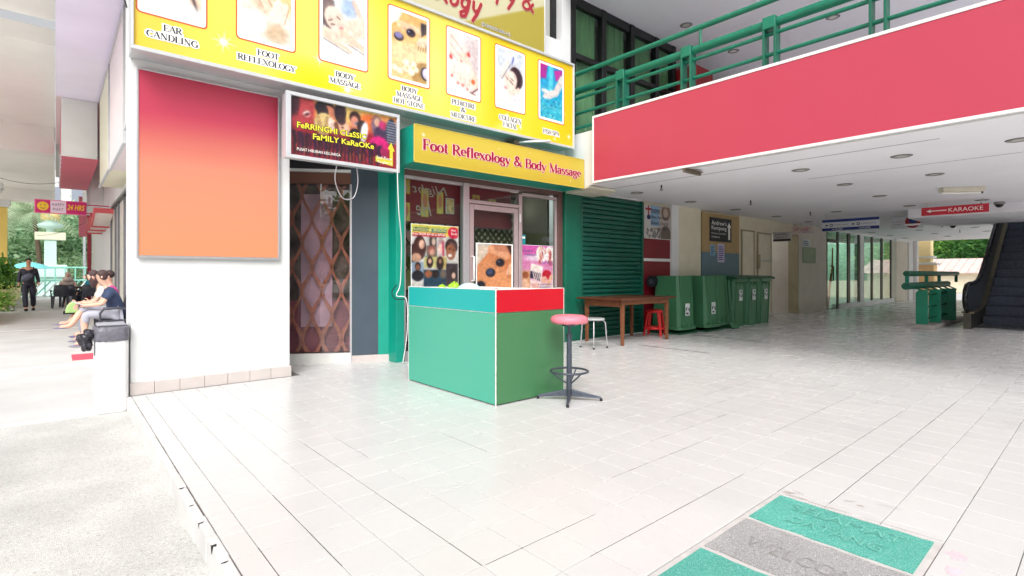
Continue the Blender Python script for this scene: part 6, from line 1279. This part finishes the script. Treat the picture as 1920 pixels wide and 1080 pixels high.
for x in (.12, .88):
    for y in (25.52, 26.18): B().cbox(x-.025, y-.025, GZ, x+.025, y+.025, .599, .004).build('leg', CH, tt, fixn=False)

# ================================================================== people
def skin(name, pts, edges, mat, parent, root=0, sub=1, smooth=True):
    """pts: list of (x,y,z,radius or (rx,ry)); grows one continuous surface"""
    me = bpy.data.meshes.new(name); me.from_pydata([p[:3] for p in pts], edges, []); me.materials.append(mat)
    o = bpy.data.objects.new(name, me); COL.objects.link(o); o.parent = parent
    m = o.modifiers.new('skin', 'SKIN'); m.use_smooth_shade = True; sv = me.skin_vertices[0].data
    for i, p in enumerate(pts): r_ = p[3]; sv[i].radius = (r_, r_) if not isinstance(r_, tuple) else r_
    sv[root].use_root = True
    s = o.modifiers.new('sub', 'SUBSURF'); s.levels = sub; s.render_levels = sub
    return o
FLESH = M('skin_tone', (206, 152, 122), .55, var=.03); FLESHP = M('fair_skin_tone', (226, 180, 156), .55, var=.03)
def head(t, c, face, hairm, style='short', glasses=False, flesh=FLESH):
    """details of a head centred at c looking along the unit vector face (x,y)"""
    c = Vector(c); f = Vector((face[0], face[1], 0)).normalized(); s = Vector((-f.y, f.x, 0)); rz = math.atan2(f.y, f.x)
    def el(nm, m, off, r, n=10, k=8):
        b = B().ellip((0, 0, 0), r, n, k); q = Matrix.Rotation(rz, 3, 'Z'); b.v = [tuple(c+q @ Vector(off)+q @ Vector(v)) for v in b.v]; return b.build(nm, m, None)
    P_ = []
    if style == 'scarf':
        P_ += [el('headscarf', hairm, (-.018, 0, .0), (.112, .098, .135), 16, 12), el('headscarf_drape', hairm, (-.01, 0, -.17), (.14, .17, .12), 16, 10)]
        P_ += [el('face', flesh, (.055, 0, -.005), (.05, .062, .085))]
    else:
        P_ += [el('hair', hairm, (-.03, 0, .042), (.084, .08, .082), 16, 12)]
        for k in (-1, 1): P_.append(el('ear', flesh, (-.012, k*.076, -.005), (.014, .007, .022), 8, 6))
        if style == 'bun': P_ += [el('hair_bun', hairm, (-.12, 0, .06), (.045, .04, .04)), el('hair_side', hairm, (-.03, 0, -.005), (.07, .084, .06))]
        if style == 'long': P_ += [el('hair_side', hairm, (-.03, 0, -.06), (.07, .088, .15), 14, 10)]
    for k in (-1, 1): P_.append(el('eye', INK, (.083, k*.03, .012), (.008, .012, .007), 8, 6)); P_.append(el('brow', hairm, (.086, k*.032, .032), (.006, .018, .005), 8, 5))
    P_.append(el('nose', flesh, (.096, 0, -.014), (.017, .013, .026), 8, 6)); P_.append(el('mouth', M('lips', (170, 84, 80), .5), (.084, 0, -.052), (.01, .024, .008), 8, 5))
    if glasses:
        for k in (-1, 1):
            b = B().tube([(.1, k*.034+.024*math.cos(2*PI*i/12), .01+.018*math.sin(2*PI*i/12)) for i in range(12)], .003, 5, closed=True).tube([(.1, k*.058, .014), (.0, k*.086, .016)], .003, 5)
            q = Matrix.Rotation(rz, 3, 'Z'); b.v = [tuple(c+q @ Vector(v)) for v in b.v]; P_.append(b.build('spectacles', INK, None))
    for p in P_: p.parent = t
def hand(pts, edges, wrist_i, w, d, side, r=.012, L=.085):
    """add a palm and five finger chains to a skinned skeleton; w wrist point, d finger direction, side thumb direction"""
    w, d, side = Vector(w), Vector(d).normalized(), Vector(side).normalized(); n0 = len(pts)
    palm = w+d*.06; pts.append((*palm, (.034, .02))); edges.append((wrist_i, n0)); out = []
    for k, (o_, l_) in enumerate(((-.03, .78), (-.01, .95), (.01, 1.), (.03, .9))):
        base = palm+side*o_+d*.03; mid = base+d*L*.45*l_+Vector((0, 0, -.008)); tip = base+d*L*.8*l_+Vector((0, 0, -.03)); out.append((base, mid, tip))
    thb = palm+side*.035-d*.02; out.append((thb, thb+side*.03+d*.02, thb+side*.035+d*.05)); return out
def fingers(t, sets, m):
    for k, s in enumerate(sets):
        B().tube(s, [.0095, .0085, .007], 7).ellip(s[2], (.007, .007, .007), 7, 5).build('thumb' if k % 5 == 4 else 'finger', m, t)

# walking man (faces -Y, towards the camera)
mn = thing('person', 'man in dark jacket and trousers walking towards us with a bag across his chest', 'person', (-.68, 23.75, GZ), R(2))
DJ = M('dark_jacket', (44, 42, 58), .6, var=.12, scale=12, bump=.3, bscale=14); DT = M('dark_trousers', (40, 40, 56), .65, var=.1, scale=10, bump=.25, bscale=12); BLH = M('black_hair', (30, 24, 24), .6, var=.1, scale=60)
pts = [(0, 0, .95, (.13, .1)), (0, -.01, 1.18, (.13, .1)), (0, -.01, 1.36, (.11, .08)), (0, -.01, 1.48, .05), (0, -.02, 1.56, .062), (0, -.03, 1.645, (.076, .088)), (0, -.025, 1.715, (.06, .07)),
    (.19, 0, 1.40, .05), (.235, .03, 1.13, .04), (.25, -.09, .90, .03), (-.19, 0, 1.40, .05), (-.23, .0, 1.13, .04), (-.235, -.02, .88, .03),
    (.09, 0, .88, .085), (.11, -.04, .50, .055), (.12, .2, .13, .04), (.12, .06, .04, .04), (-.09, 0, .88, .085), (-.08, -.16, .50, .055), (-.06, -.24, .09, .04), (-.06, -.40, .05, .038)]
ed = [(0, 1), (1, 2), (2, 3), (3, 4), (4, 5), (5, 6), (2, 7), (7, 8), (8, 9), (2, 10), (10, 11), (11, 12), (0, 13), (13, 14), (14, 15), (15, 16), (0, 17), (17, 18), (18, 19), (19, 20)]
hs1 = hand(pts, ed, 9, pts[9][:3], (.1, -.1, -1), (-.3, -1, 0)); hs2 = hand(pts, ed, 12, pts[12][:3], (-.05, 0, -1), (.3, -1, 0))
skin('body', pts, ed, FLESH, mn); fingers(mn, hs1+hs2, FLESH)
skin('jacket', [(0, 0, .76, (.175, .135)), (0, 0, 1.1, (.165, .13)), (0, 0, 1.34, (.175, .125)), (0, 0, 1.455, (.12, .1)), (.175, 0, 1.36, .075), (.225, .03, 1.13, .058), (.255, -.08, .93, .05), (-.175, 0, 1.36, .075), (-.225, 0, 1.13, .058), (-.24, -.02, .93, .05)], [(0, 1), (1, 2), (2, 3), (2, 4), (4, 5), (5, 6), (2, 7), (7, 8), (8, 9)], DJ, mn)
skin('trousers', [(0, 0, 1.02, (.14, .11)), (.09, 0, .84, .105), (.115, -.04, .5, .08), (.12, .17, .13, .072), (-.09, 0, .84, .105), (-.085, -.16, .5, .08), (-.065, -.23, .1, .072)], [(0, 1), (1, 2), (2, 3), (0, 4), (4, 5), (5, 6)], DT, mn)
for x, y in ((.12, .12), (-.06, -.32)): B().ellip((x, y, .05), (.055, .145, .05), 12, 8).build('shoe', BLACK, None).parent = mn
b = B().ellip((0, 0, 0), (.17, .06, .1), 14, 10); b.v = [tuple(Matrix.Rotation(R(-38), 3, 'Y') @ Vector(v)+Vector((-.04, -.16, 1.12))) for v in b.v]; b.build('chest_bag', M('grey_bag', (92, 94, 112), .6), None).parent = mn
B().tube([(-.17, -.12, 1.05), (.02, -.15, 1.25), (.13, -.1, 1.42), (.12, .05, 1.46)], .014, 6).build('bag_strap', BLACK, None).parent = mn
head(mn, (0, -.03, 1.64), (0, -1), BLH)

def sitter(lab, loc, rz, shirt, legs, hair_m, style, glasses=False, flesh=FLESHP, crossed=True, lean=.0, table=False, shorts=None):
    """person on a chair with the seat at 0.45 m, facing local -Y"""
    t = thing('person', lab, 'person', (0, 0, 0)); L = lean
    pts = [(0, .04, .53, (.15, .12)), (0, .02-L*.4, .74, (.135, .1)), (0, -L, .89, (.09, .07)), (0, -.02-L*1.2, 1.03, .038), (0, -.05-L*1.4, 1.10, .048), (0, -.06-L*1.5, 1.18, (.076, .088)), (0, -.05-L*1.5, 1.25, (.06, .07)),
        (.18, -L, .93, .048), (.24, -.1-L, .72, .04), (.10, -.33-L, .70, .03), (-.18, -L, .93, .048), (-.24, -.1-L, .72, .04), (-.10, -.33-L, .70, .03),
        (.09, -.02, .52, .09), (.10, -.44, .54, .062), (.10, -.42, .10, .042), (.10, -.56, .05, .036)]
    ed = [(0, 1), (1, 2), (2, 3), (3, 4), (4, 5), (5, 6), (2, 7), (7, 8), (8, 9), (2, 10), (10, 11), (11, 12), (0, 13), (13, 14), (14, 15), (15, 16)]
    if crossed: pts += [(-.09, -.02, .54, .09), (.0, -.44, .66, .062), (.12, -.62, .36, .042), (.13, -.76, .36, .036)]
    else: pts += [(-.09, -.02, .52, .09), (-.11, -.44, .54, .062), (-.11, -.44, .10, .042), (-.11, -.58, .05, .036)]
    ed += [(0, 17), (17, 18), (18, 19), (19, 20)]
    hs_ = hand(pts, ed, 9, pts[9][:3], (-.5, -1, -.1), (-.3, 0, 1)); hs_ += hand(pts, ed, 12, pts[12][:3], (.5, -1, -.1), (.3, 0, 1))
    skin('body', pts, ed, flesh, t); fingers(t, hs_, flesh)
    skin('shirt', [(0, .06, .40, (.18, .15)), (0, .02-L*.4, .74, (.165, .13)), (0, -L, .93, (.175, .125)), (0, -.01-L*1.1, 1.03, (.1, .09)), (.19, -L, .91, .068), (.235, -.06-L, .79, .062), (-.19, -L, .91, .068), (-.235, -.06-L, .79, .062)], [(0, 1), (1, 2), (2, 3), (2, 4), (4, 5), (2, 6), (6, 7)], shirt, t)
    kn = pts[18]; an = pts[19]; m_ = .55 if shorts else .97
    e1 = [(.09, -.02, .53, .11), (.10, -.42, .55, .082), (.10, -.42, .55-.44*m_*.7 if shorts else .14, .062)]; e2 = [(-.09, -.02, .55, .11), (kn[0], kn[1], kn[2]+.01, .082), (kn[0]+(an[0]-kn[0])*m_*.6, kn[1]+(an[1]-kn[1])*m_*.6, kn[2]+(an[2]-kn[2])*m_*.6, .066)]
    skin('trousers', [(0, .05, .55, (.16, .13))]+e1+e2, [(0, 1), (1, 2), (2, 3), (0, 4), (4, 5), (5, 6)], legs, t)
    for p in (pts[16], pts[20]): B().ellip((p[0], p[1]+.02, p[2]-.02), (.038, .105, .013), 12, 6).build('sandal', M('sandal', (130, 120, 150), .6), None).parent = t
    head(t, (0, -.06-L*1.5, 1.185), (0, -1), hair_m, style, glasses, flesh)
    t.location = loc; t.rotation_euler = (0, 0, rz); return t
BRH = M('brown_hair', (74, 52, 52), .6, var=.15, scale=60)
w1 = sitter('woman in navy shirt and grey shorts with glasses and bun, reading on a chair', (.80, 11.55, GZ), R(-90), M('navy_shirt', (52, 66, 96), .75, var=.1, scale=14), M('grey_shorts', (176, 178, 190), .75, var=.06), BRH, 'bun', True, lean=.1, shorts=True)
tab = thing('tablet', 'thin pale tablet held by the woman in the navy shirt', 'tablet', (.3, 11.55, .64)); b = B().box(-.09, -.13, -.005, .09, .13, .005); b.v = [tuple(Matrix.Rotation(R(25), 3, 'Y') @ Vector(v)+Vector((.29, 11.55, .615))) for v in b.v]; b.build('case', M('tablet_white', (214, 214, 220), .4), tab)
sitter('girl in white top leaning forward beside the woman in navy', (.80, 12.35, GZ), R(-90), M('white_top', (232, 230, 224), .75), M('denim', (150, 156, 176), .75), BRH, 'long', lean=.16)
sitter('person in magenta shirt, mostly hidden behind the woman in navy', (.84, 13.1, GZ), R(-90), M('magenta_shirt', (200, 70, 150), .75), M('denim', (0, 0, 0)), BLH, 'short', crossed=False)
bag = thing('green_bag', 'lime green and black bag on the lap of the girl', 'bag', (.2, 12.3, .4)); b = B(); b.prism([(-.1, 0), (.12, 0), (.08, .16), (.02, .22), (-.07, .13)], 'y', -.05, .05); b.v = [(x+.22, y+12.2, z+.42) for x, y, z in b.v]; b.build('pouch', M('lime_fabric', (172, 208, 130), .7), bag, bevel=.02)
b = B().box(.1, 12.16, .40, .36, 12.24, .46).build('base', BLACK, bag)
sitter('woman in beige headscarf sitting behind the dark table', (.36, 26.55, GZ), 0, M('beige_cloth', (214, 194, 186), .8), M('denim', (0, 0, 0)), M('beige_cloth', (0, 0, 0)), 'scarf', crossed=False)
sitter('man in turquoise shirt sitting at the dark table beside the shop row', (1.0, 25.85, GZ), R(-70), M('turquoise_shirt', (40, 150, 176), .8), DT, BLH, 'short', flesh=FLESH, crossed=False)

# ================================================================== vegetation
def leaf_mat(name, rgb, rgb2, tr=.35):
    m = bpy.data.materials.new(name); m.use_nodes = True; n = m.node_tree.nodes; l = m.node_tree.links; n.clear(); o = n.new('ShaderNodeOutputMaterial')
    g = n.new('ShaderNodeNewGeometry'); z = n.new('ShaderNodeTexNoise'); z.inputs['Scale'].default_value = 1.3; z.inputs['Detail'].default_value = 8; z.inputs['Roughness'].default_value = .8; l.new(g.outputs['Position'], z.inputs['Vector'])
    r = n.new('ShaderNodeMapRange'); r.inputs[1].default_value = .38; r.inputs[2].default_value = .62; l.new(z.outputs[0], r.inputs[0])
    x = n.new('ShaderNodeMix'); x.data_type = 'RGBA'; x.inputs['A'].default_value = (*lin(rgb), 1); x.inputs['B'].default_value = (*lin(rgb2), 1); l.new(r.outputs[0], x.inputs['Factor'])
    d = n.new('ShaderNodeBsdfDiffuse'); t = n.new('ShaderNodeBsdfTranslucent'); q = n.new('ShaderNodeMixShader'); q.inputs[0].default_value = tr
    l.new(x.outputs['Result'], d.inputs[0]); l.new(x.outputs['Result'], t.inputs[0]); l.new(d.outputs[0], q.inputs[1]); l.new(t.outputs[0], q.inputs[2]); l.new(q.outputs[0], o.inputs[0]); return m
LF1 = leaf_mat('leaf_mid', (70, 122, 56), (140, 182, 90)); LF2 = leaf_mat('leaf_dark', (44, 86, 50), (96, 140, 74)); LF3 = leaf_mat('leaf_light', (120, 170, 80), (190, 214, 124)); LFP = leaf_mat('hazed_leaf_palm', (172, 196, 160), (216, 226, 196), .5)  # the palm leaf is paled to imitate haze over the garden
PL1 = leaf_mat('hazed_leaf_mid', (150, 190, 150), (206, 226, 190), .5); PL2 = leaf_mat('hazed_leaf_dark', (110, 156, 120), (180, 208, 170), .5); PL3 = leaf_mat('hazed_leaf_light', (184, 214, 164), (222, 234, 196), .5)  # bright haze over the garden trees is mixed into these leaf colours
BARK = M('bark', (104, 88, 72), .9, var=.25, scale=9, bump=.6, bscale=18)
def quads(P_, A_, B_):
    V = np.stack([P_-A_*.5-B_, P_+A_*.5-B_*.2, P_+A_*.5+B_, P_-A_*.5+B_*.2], 1).reshape(-1, 3); return V
def leaf_mesh(name, V, mat):
    me = bpy.data.meshes.new(name); n = len(V)//4; me.vertices.add(len(V)); me.vertices.foreach_set('co', V.ravel()); me.loops.add(len(V)); me.loops.foreach_set('vertex_index', np.arange(len(V)))
    me.polygons.add(n); me.polygons.foreach_set('loop_start', np.arange(0, 4*n, 4)); me.polygons.foreach_set('loop_total', np.full(n, 4)); me.update(); me.materials.append(mat); return me
def crown_mesh(name, r, n, leaf, seed, mat, clumps=40):
    g = np.random.RandomState(seed); d = g.randn(clumps, 3); d /= np.linalg.norm(d, axis=1)[:, None]; c = d*np.array(r)*(.45+.55*g.rand(clumps, 1)**.5); c[:, 2] = np.abs(c[:, 2])*1.0-.25*r[2]*g.rand(clumps)
    k = g.randint(clumps, size=n); s = .26*np.mean(r)*(.6+.8*g.rand(clumps))[k][:, None]; P_ = c[k]+g.randn(n, 3)*s*np.array([1, 1, .6])
    a = g.randn(n, 3); a[:, 2] *= .45; a /= np.linalg.norm(a, axis=1)[:, None]; b_ = np.cross(a, g.randn(n, 3)); b_ /= np.linalg.norm(b_, axis=1)[:, None]; q = leaf*(.6+.8*g.rand(n, 1))
    return leaf_mesh(name, quads(P_, a*q, b_*q*.45), mat)
CR = [crown_mesh('crown', (2.6, 2.6, 2.2), 16000, .19, 1, LF1, 70), crown_mesh('crown', (2.8, 2.6, 2.4), 16000, .19, 2, LF2, 70), crown_mesh('crown', (2.4, 2.4, 1.9), 16000, .17, 3, LF3, 70)]
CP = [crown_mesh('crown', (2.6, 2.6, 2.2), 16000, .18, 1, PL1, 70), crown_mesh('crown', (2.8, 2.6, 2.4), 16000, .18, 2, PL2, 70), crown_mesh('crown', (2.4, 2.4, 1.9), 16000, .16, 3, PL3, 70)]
def trunk(x, y, z0, h, r, t, seed):
    g = random.Random(seed); b = B(); p = [(x+g.uniform(-.1, .1)*i, y+g.uniform(-.1, .1)*i, z0+h*i/4) for i in range(5)]; b.tube(p, [r, r*.85, r*.7, r*.55, r*.4], 9)
    for k in range(4): an = g.uniform(0, 2*PI); q = p[2+k % 2]; b.tube([q, (q[0]+.9*math.cos(an), q[1]+.9*math.sin(an), q[2]+.9), (q[0]+1.5*math.cos(an), q[1]+1.5*math.sin(an), q[2]+1.9)], [r*.4, r*.28, r*.12], 6)
    return b.build('trunk', BARK, t)
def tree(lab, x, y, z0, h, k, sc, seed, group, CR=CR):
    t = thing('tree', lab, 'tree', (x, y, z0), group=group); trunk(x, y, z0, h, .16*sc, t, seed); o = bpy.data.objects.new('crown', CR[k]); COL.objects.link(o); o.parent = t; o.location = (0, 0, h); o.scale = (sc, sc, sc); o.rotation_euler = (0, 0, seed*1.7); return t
GL = 'garden trees beyond the fountain'
ADJ = ('pale green bushy tree', 'dark dense tree', 'light feathery tree')
k = 0
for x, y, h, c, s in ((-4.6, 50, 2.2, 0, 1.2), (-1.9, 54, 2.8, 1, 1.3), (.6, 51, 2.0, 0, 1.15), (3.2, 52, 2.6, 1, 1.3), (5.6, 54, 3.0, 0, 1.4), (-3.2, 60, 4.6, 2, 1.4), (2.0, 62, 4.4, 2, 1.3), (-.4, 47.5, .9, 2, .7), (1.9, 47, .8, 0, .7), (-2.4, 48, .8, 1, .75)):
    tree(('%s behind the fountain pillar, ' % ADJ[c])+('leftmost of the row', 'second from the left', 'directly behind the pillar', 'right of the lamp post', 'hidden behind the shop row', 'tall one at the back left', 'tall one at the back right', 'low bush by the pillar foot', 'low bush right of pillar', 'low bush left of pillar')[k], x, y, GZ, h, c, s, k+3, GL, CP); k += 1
# palms
def palm(lab, x, y, z0, h, L, nf, seed, mat, group=None, droop=.9, name='palm_tree'):
    t = thing(name, lab, 'palm', (x, y, z0), group=group); g = random.Random(seed)
    if h > .3:
        b = B(); pr = [(x+.12*math.sin(i*.6), y, z0+h*i/8) for i in range(9)]; b.tube(pr, [.16-.006*i+(.012 if i % 2 else 0) for i in range(9)], 10); b.build('trunk', BARK, t)
    for f in range(nf):
        an = 2*PI*f/nf+g.uniform(-.2, .2); el = g.uniform(.15, 1.15); Q = []; n = 22
        for i in range(n+1):
            s = i/n; r_ = L*(s*math.cos(el)+.1*s*s); Q.append(Vector((x+r_*math.cos(an), y+r_*math.sin(an), z0+h+L*(s*math.sin(el)-droop*s*s*(.7+.3*math.cos(el))))))
        V = []; b = B().tube(Q, [.02*(1-i/(n+2)) for i in range(n+1)], 4, caps=False)
        for i in range(2, n):
            d_ = (Q[i+1]-Q[i]).normalized(); sd = d_.cross(Vector((0, 0, 1))).normalized()
            for s_ in (-1, 1):
                ll = L*.30*math.sin(PI*min(1, .12+i/n*.9))**.7; tip = Q[i]+sd*s_*ll*.8+d_*ll*.45+Vector((0, 0, -ll*.35)); w = d_*.022*max(1, L*.8)
                b.add([Q[i]-w, Q[i]+w, (Q[i]*.4+tip*.6)+w*.8, tip, (Q[i]*.4+tip*.6)-w*.8], [(0, 1, 2, 3, 4)])
        b.build('frond', mat, t, fixn=False)
    return t
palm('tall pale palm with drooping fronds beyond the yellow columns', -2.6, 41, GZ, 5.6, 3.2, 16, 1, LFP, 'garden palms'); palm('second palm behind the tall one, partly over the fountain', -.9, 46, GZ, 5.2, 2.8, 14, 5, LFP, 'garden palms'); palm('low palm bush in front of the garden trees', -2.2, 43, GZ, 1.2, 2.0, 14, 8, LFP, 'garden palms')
palm('dark fronded cycad on the near planter at the left edge', -1.75, 19.0, .5, 1.0, 1.0, 12, 4, LF2, 'planter plants', 1.2, 'cycad')
def shrub(lab, x, y, z0, r, n, leaf, mat, seed, pot=None):
    t = thing('potted_plant' if pot else 'shrub', lab, 'plant', (x, y, z0), group='planter plants')
    if pot: B().lathe([(.0, z0+.01), (.14, z0), (.2, z0+.28), (.215, z0+.3), (.18, z0+.3), (0, z0+.27)], x, y, 18).build('pot', pot, t)
    g = np.random.RandomState(seed); P_ = g.randn(n, 3)*np.array([r, r, r*.8])*.5+np.array([0, 0, r*.8+(.3 if pot else 0)]); P_[:, 2] = np.abs(P_[:, 2]); a = g.randn(n, 3); a /= np.linalg.norm(a, axis=1)[:, None]; b_ = np.cross(a, g.randn(n, 3)); b_ /= np.linalg.norm(b_, axis=1)[:, None]
    o = bpy.data.objects.new('foliage', leaf_mesh('foliage', quads(P_, a*leaf, b_*leaf*.4), mat)); COL.objects.link(o); o.parent = t
shrub('leafy dark green shrub on the near planter', -1.75, 20.6, .5, .5, 900, .12, LF1, 1); shrub('small shrub in a terracotta pot at the end of the near planter', -1.7, 21.9, .5, .34, 600, .1, LF2, 2, M('terracotta', (190, 96, 62), .8)); shrub('broad leaved plant in a grey pot on the far planter', -1.7, 26.3, .5, .55, 700, .16, LF1, 3, M('grey_pot', (130, 132, 136), .8))
shrub('lime green creeper hanging between the two planters', -1.55, 23.9, GZ, .5, 1100, .09, LF3, 4); shrub('bushy plant farther along the far planter', -1.7, 28.5, .5, .55, 700, .14, LF2, 6)

# ================================================================== fountain pillar, mint railings, lamp post
MT = M('mint_paint', (206, 236, 226), .6, var=.06); fpx, fpy = -.22, 40.5
fp = thing('fountain_pillar', 'mint and cream fountain pillar with blank signboard and rounded top in the garden', 'fountain', (fpx, fpy, GZ)); CRM = M('cream_board', (234, 232, 206), .6)
B().cbox(fpx-.55, fpy-.55, GZ, fpx+.55, fpy+.55, .9, .02).build('base', MT, fp, fixn=False); B().cbox(fpx-.75, fpy-.75, .901, fpx+.75, fpy+.75, 1.62, .05).build('shoulder', MT, fp, fixn=False); B().cbox(fpx-.27, fpy-.27, 1.621, fpx+.27, fpy+.27, 3.05, .02).build('shaft', MT, fp, fixn=False)
B().cbox(fpx-.68, fpy-.36, 3.06, fpx+.68, fpy+.3, 3.5, .02).build('signboard', CRM, fp, fixn=False); B().lathe([(.2, 3.51), (.2, 3.7), (.55, 3.8), (.6, 3.95), (.3, 4.1), (.3, 4.2)], fpx, fpy, 20).build('bowl', MT, fp)
B().lathe([(.3, 4.201), (.42, 4.25), (.45, 4.5), (.3, 4.75), (.0, 4.9)], fpx, fpy, 20).build('dome', M('pale_yellow_dome', (244, 220, 150), .5), fp); B().cyl((fpx, fpy, 4.88), (fpx, fpy, 6.2), .2).build('finial', WALLW, fp)
mr_ = thing('mint_railing', 'mint green garden railing with slanting bars behind the walking man', 'railing', (0, 37, GZ))
MT2 = M('bright_mint_paint', (140, 208, 190), .5, var=.1)
for z in (.75, 1.45): B().cyl((-1.3, 38, z), (2.5, 38, z), .05).build('rail', MT2, mr_)
for k in range(10): B().cbox(-1.3+k*.42, 37.96, GZ, -1.24+k*.42, 38.04, 1.45, .004).build('post', MT2, mr_, fixn=False)
for k in range(9): x = -1.1+k*.3; B().tube([(x-.35, 37.6, GZ), (x+.3, 37.7, .7)], .035, 6).build('slanting_bar', (MT2, WALLW)[k % 2], mr_)
um = thing('turquoise_parasol', 'low turquoise parasols behind the walking man', 'parasol', (-1.0, 37, 1.2)); B().lathe([(0, 1.75), (.5, 1.6), (.95, 1.38)], -1.0, 36.5, 12).build('canopy', M('turquoise_cloth', (120, 206, 206), .7), um); B().cyl((-1, 36.5, GZ), (-1, 36.5, 1.74), .025).build('pole', ALU, um)
lp = thing('lamp_post', 'pale grey lamp post right of the fountain pillar', 'lamp post', (1.35, 42, GZ)); B().cyl((1.35, 42, GZ), (1.35, 42, 4.1), .09, .07).build('pole', LTGREY, lp); B().ellip((1.35, 42, 4.2), (.2, .2, .15)).build('lantern', HALO, lp)
fb = thing('far_pale_building', 'pale far building with grey windows above the garden trees', 'building', (5, 80, GZ)); bx('wall', WALLW, fb, -8, 80, GZ, 22, 84, 13)
for i in range(10):
    for j in range(3): B().box(-7+i*2.8, 79.9, 2+j*3.6, -5.2+i*2.8, 79.99, 3.9+j*3.6).build('window', M('dusty_glass', (150, 156, 170), .3), fb)

# ================================================================== garden beyond the hall opening
ycl = thing('garden_column', 'yellow column on an orange plinth outside the hall opening', 'column', (28.9, 5.4, GZ)); YC2 = M('pale_yellow_paint', (250, 228, 172), .6, var=.04); ORP = M('orange_plaster', (246, 206, 150), .65, var=.05); 
B().cbox(28.6, 5.18, GZ, 29.3, 6.0, 1.50, .01).build('plinth', ORP, ycl, fixn=False); B().cbox(28.5, 5.08, 1.501, 29.4, 6.1, 1.60, .02).build('cap', WALLW, ycl, fixn=False); B().cbox(28.68, 5.30, 1.601, 29.22, 5.88, 4.2, .01).build('shaft', YC2, ycl, fixn=False); B().cbox(28.6, 5.2, 1.80, 29.3, 5.98, 1.88, .01).build('ring', WALLW, ycl, fixn=False)
hs_ = thing('tiled_house', 'low cream house with pink tiled roof in the garden beyond the hall', 'house', (48, 6, GZ)); HW = M('house_cream', (226, 216, 190), .7, var=.06)
bx('wall', HW, hs_, 44, .0, GZ, 50, 9.0, 1.15); RT = M('pink_roof_tile', (236, 202, 196), .6, var=.18, scale=3)
B().prism([(9.0, 1.16), (9.0, 1.2), (4.4, 1.9), (0, 1.2), (0, 1.16)], 'x', 45.5, 49.98).build('gable', HW, hs_)
for r_ in range(9):
    u0 = r_/9; x0 = 43.6+u0*3.4; z0 = 1.2+u0*.95
    for c in range(24):
        y = -.5+c*.42; o = B().add([(x0, y, z0), (x0, y+.4, z0), (x0+.42, y+.4, z0+.115), (x0+.42, y, z0+.115), (x0-.01, y, z0-.05), (x0-.01, y+.4, z0-.05)], [(0, 1, 2, 3), (4, 5, 1, 0)]).build('roof_tile', RT, hs_, fixn=False)
bx('garden_low_wall', HW, None, 31.5, -6, GZ, 31.8, 4.6, .75, label='low cream garden wall between the hall and the tiled house', cat='wall')
GR2 = 'hillside trees beyond the tiled house'; k = 0
hill = B().add([(52, -60, GZ), (52, 60, GZ), (95, 70, 22), (95, -70, 22)], [(0, 1, 2, 3)]).build('hillside', M('hill_green', (52, 84, 44), .9, var=.3), None, kind='structure')
for x, y, z, c, s in ((54, 2.5, 0, 2, 1.0), (55, 6.5, .2, 1, 1.2), (56, 10.5, .2, 0, 1.2), (57, -2, .3, 2, 1.3), (60, 4, 2, 2, 1.4), (61, 8.5, 2.6, 0, 1.4), (62, 13, 3, 1, 1.5), (61, -.5, 2.6, 0, 1.4), (64, 1.5, 4.5, 1, 1.6), (65, 6.5, 5, 1, 1.6), (66, 11, 5, 2, 1.6), (67, -4, 5, 1, 1.7), (70, 4, 8, 0, 1.8), (71, 9, 8, 1, 1.9), (72, 15, 8, 1, 1.9), (70, -2, 8, 1, 1.9), (58, -7, 1, 1, 1.5), (59, 17, 1, 1, 1.5)):
    tree(ADJ[c]+(' behind the tiled roof, ')+('front row centre', 'front row just left of centre', 'front row left behind the column', 'front row right beside the handrail', 'second row centre', 'second row left of centre', 'second row far left', 'second row right', 'third row right of centre', 'third row centre', 'third row left', 'third row far right', 'top row centre', 'top row left', 'top row far left', 'top row right', 'low right end', 'low left end')[k], x, y, z-.5, 1.4, c, s, k+30, GR2); k += 1
# trees and a light building across the street behind the viewer, seen only in the glass
k = 0
for x, y in ((-14, -16), (-6, -22), (3, -20), (12, -24), (22, -21), (32, -18), (42, -14)):
    tree(ADJ[k % 3]+' across the street behind the viewer, '+ORD[k]+' from the left', x, y, GZ, 2.6, k % 3, 1.5, k+70, 'street trees behind the viewer'); k += 1
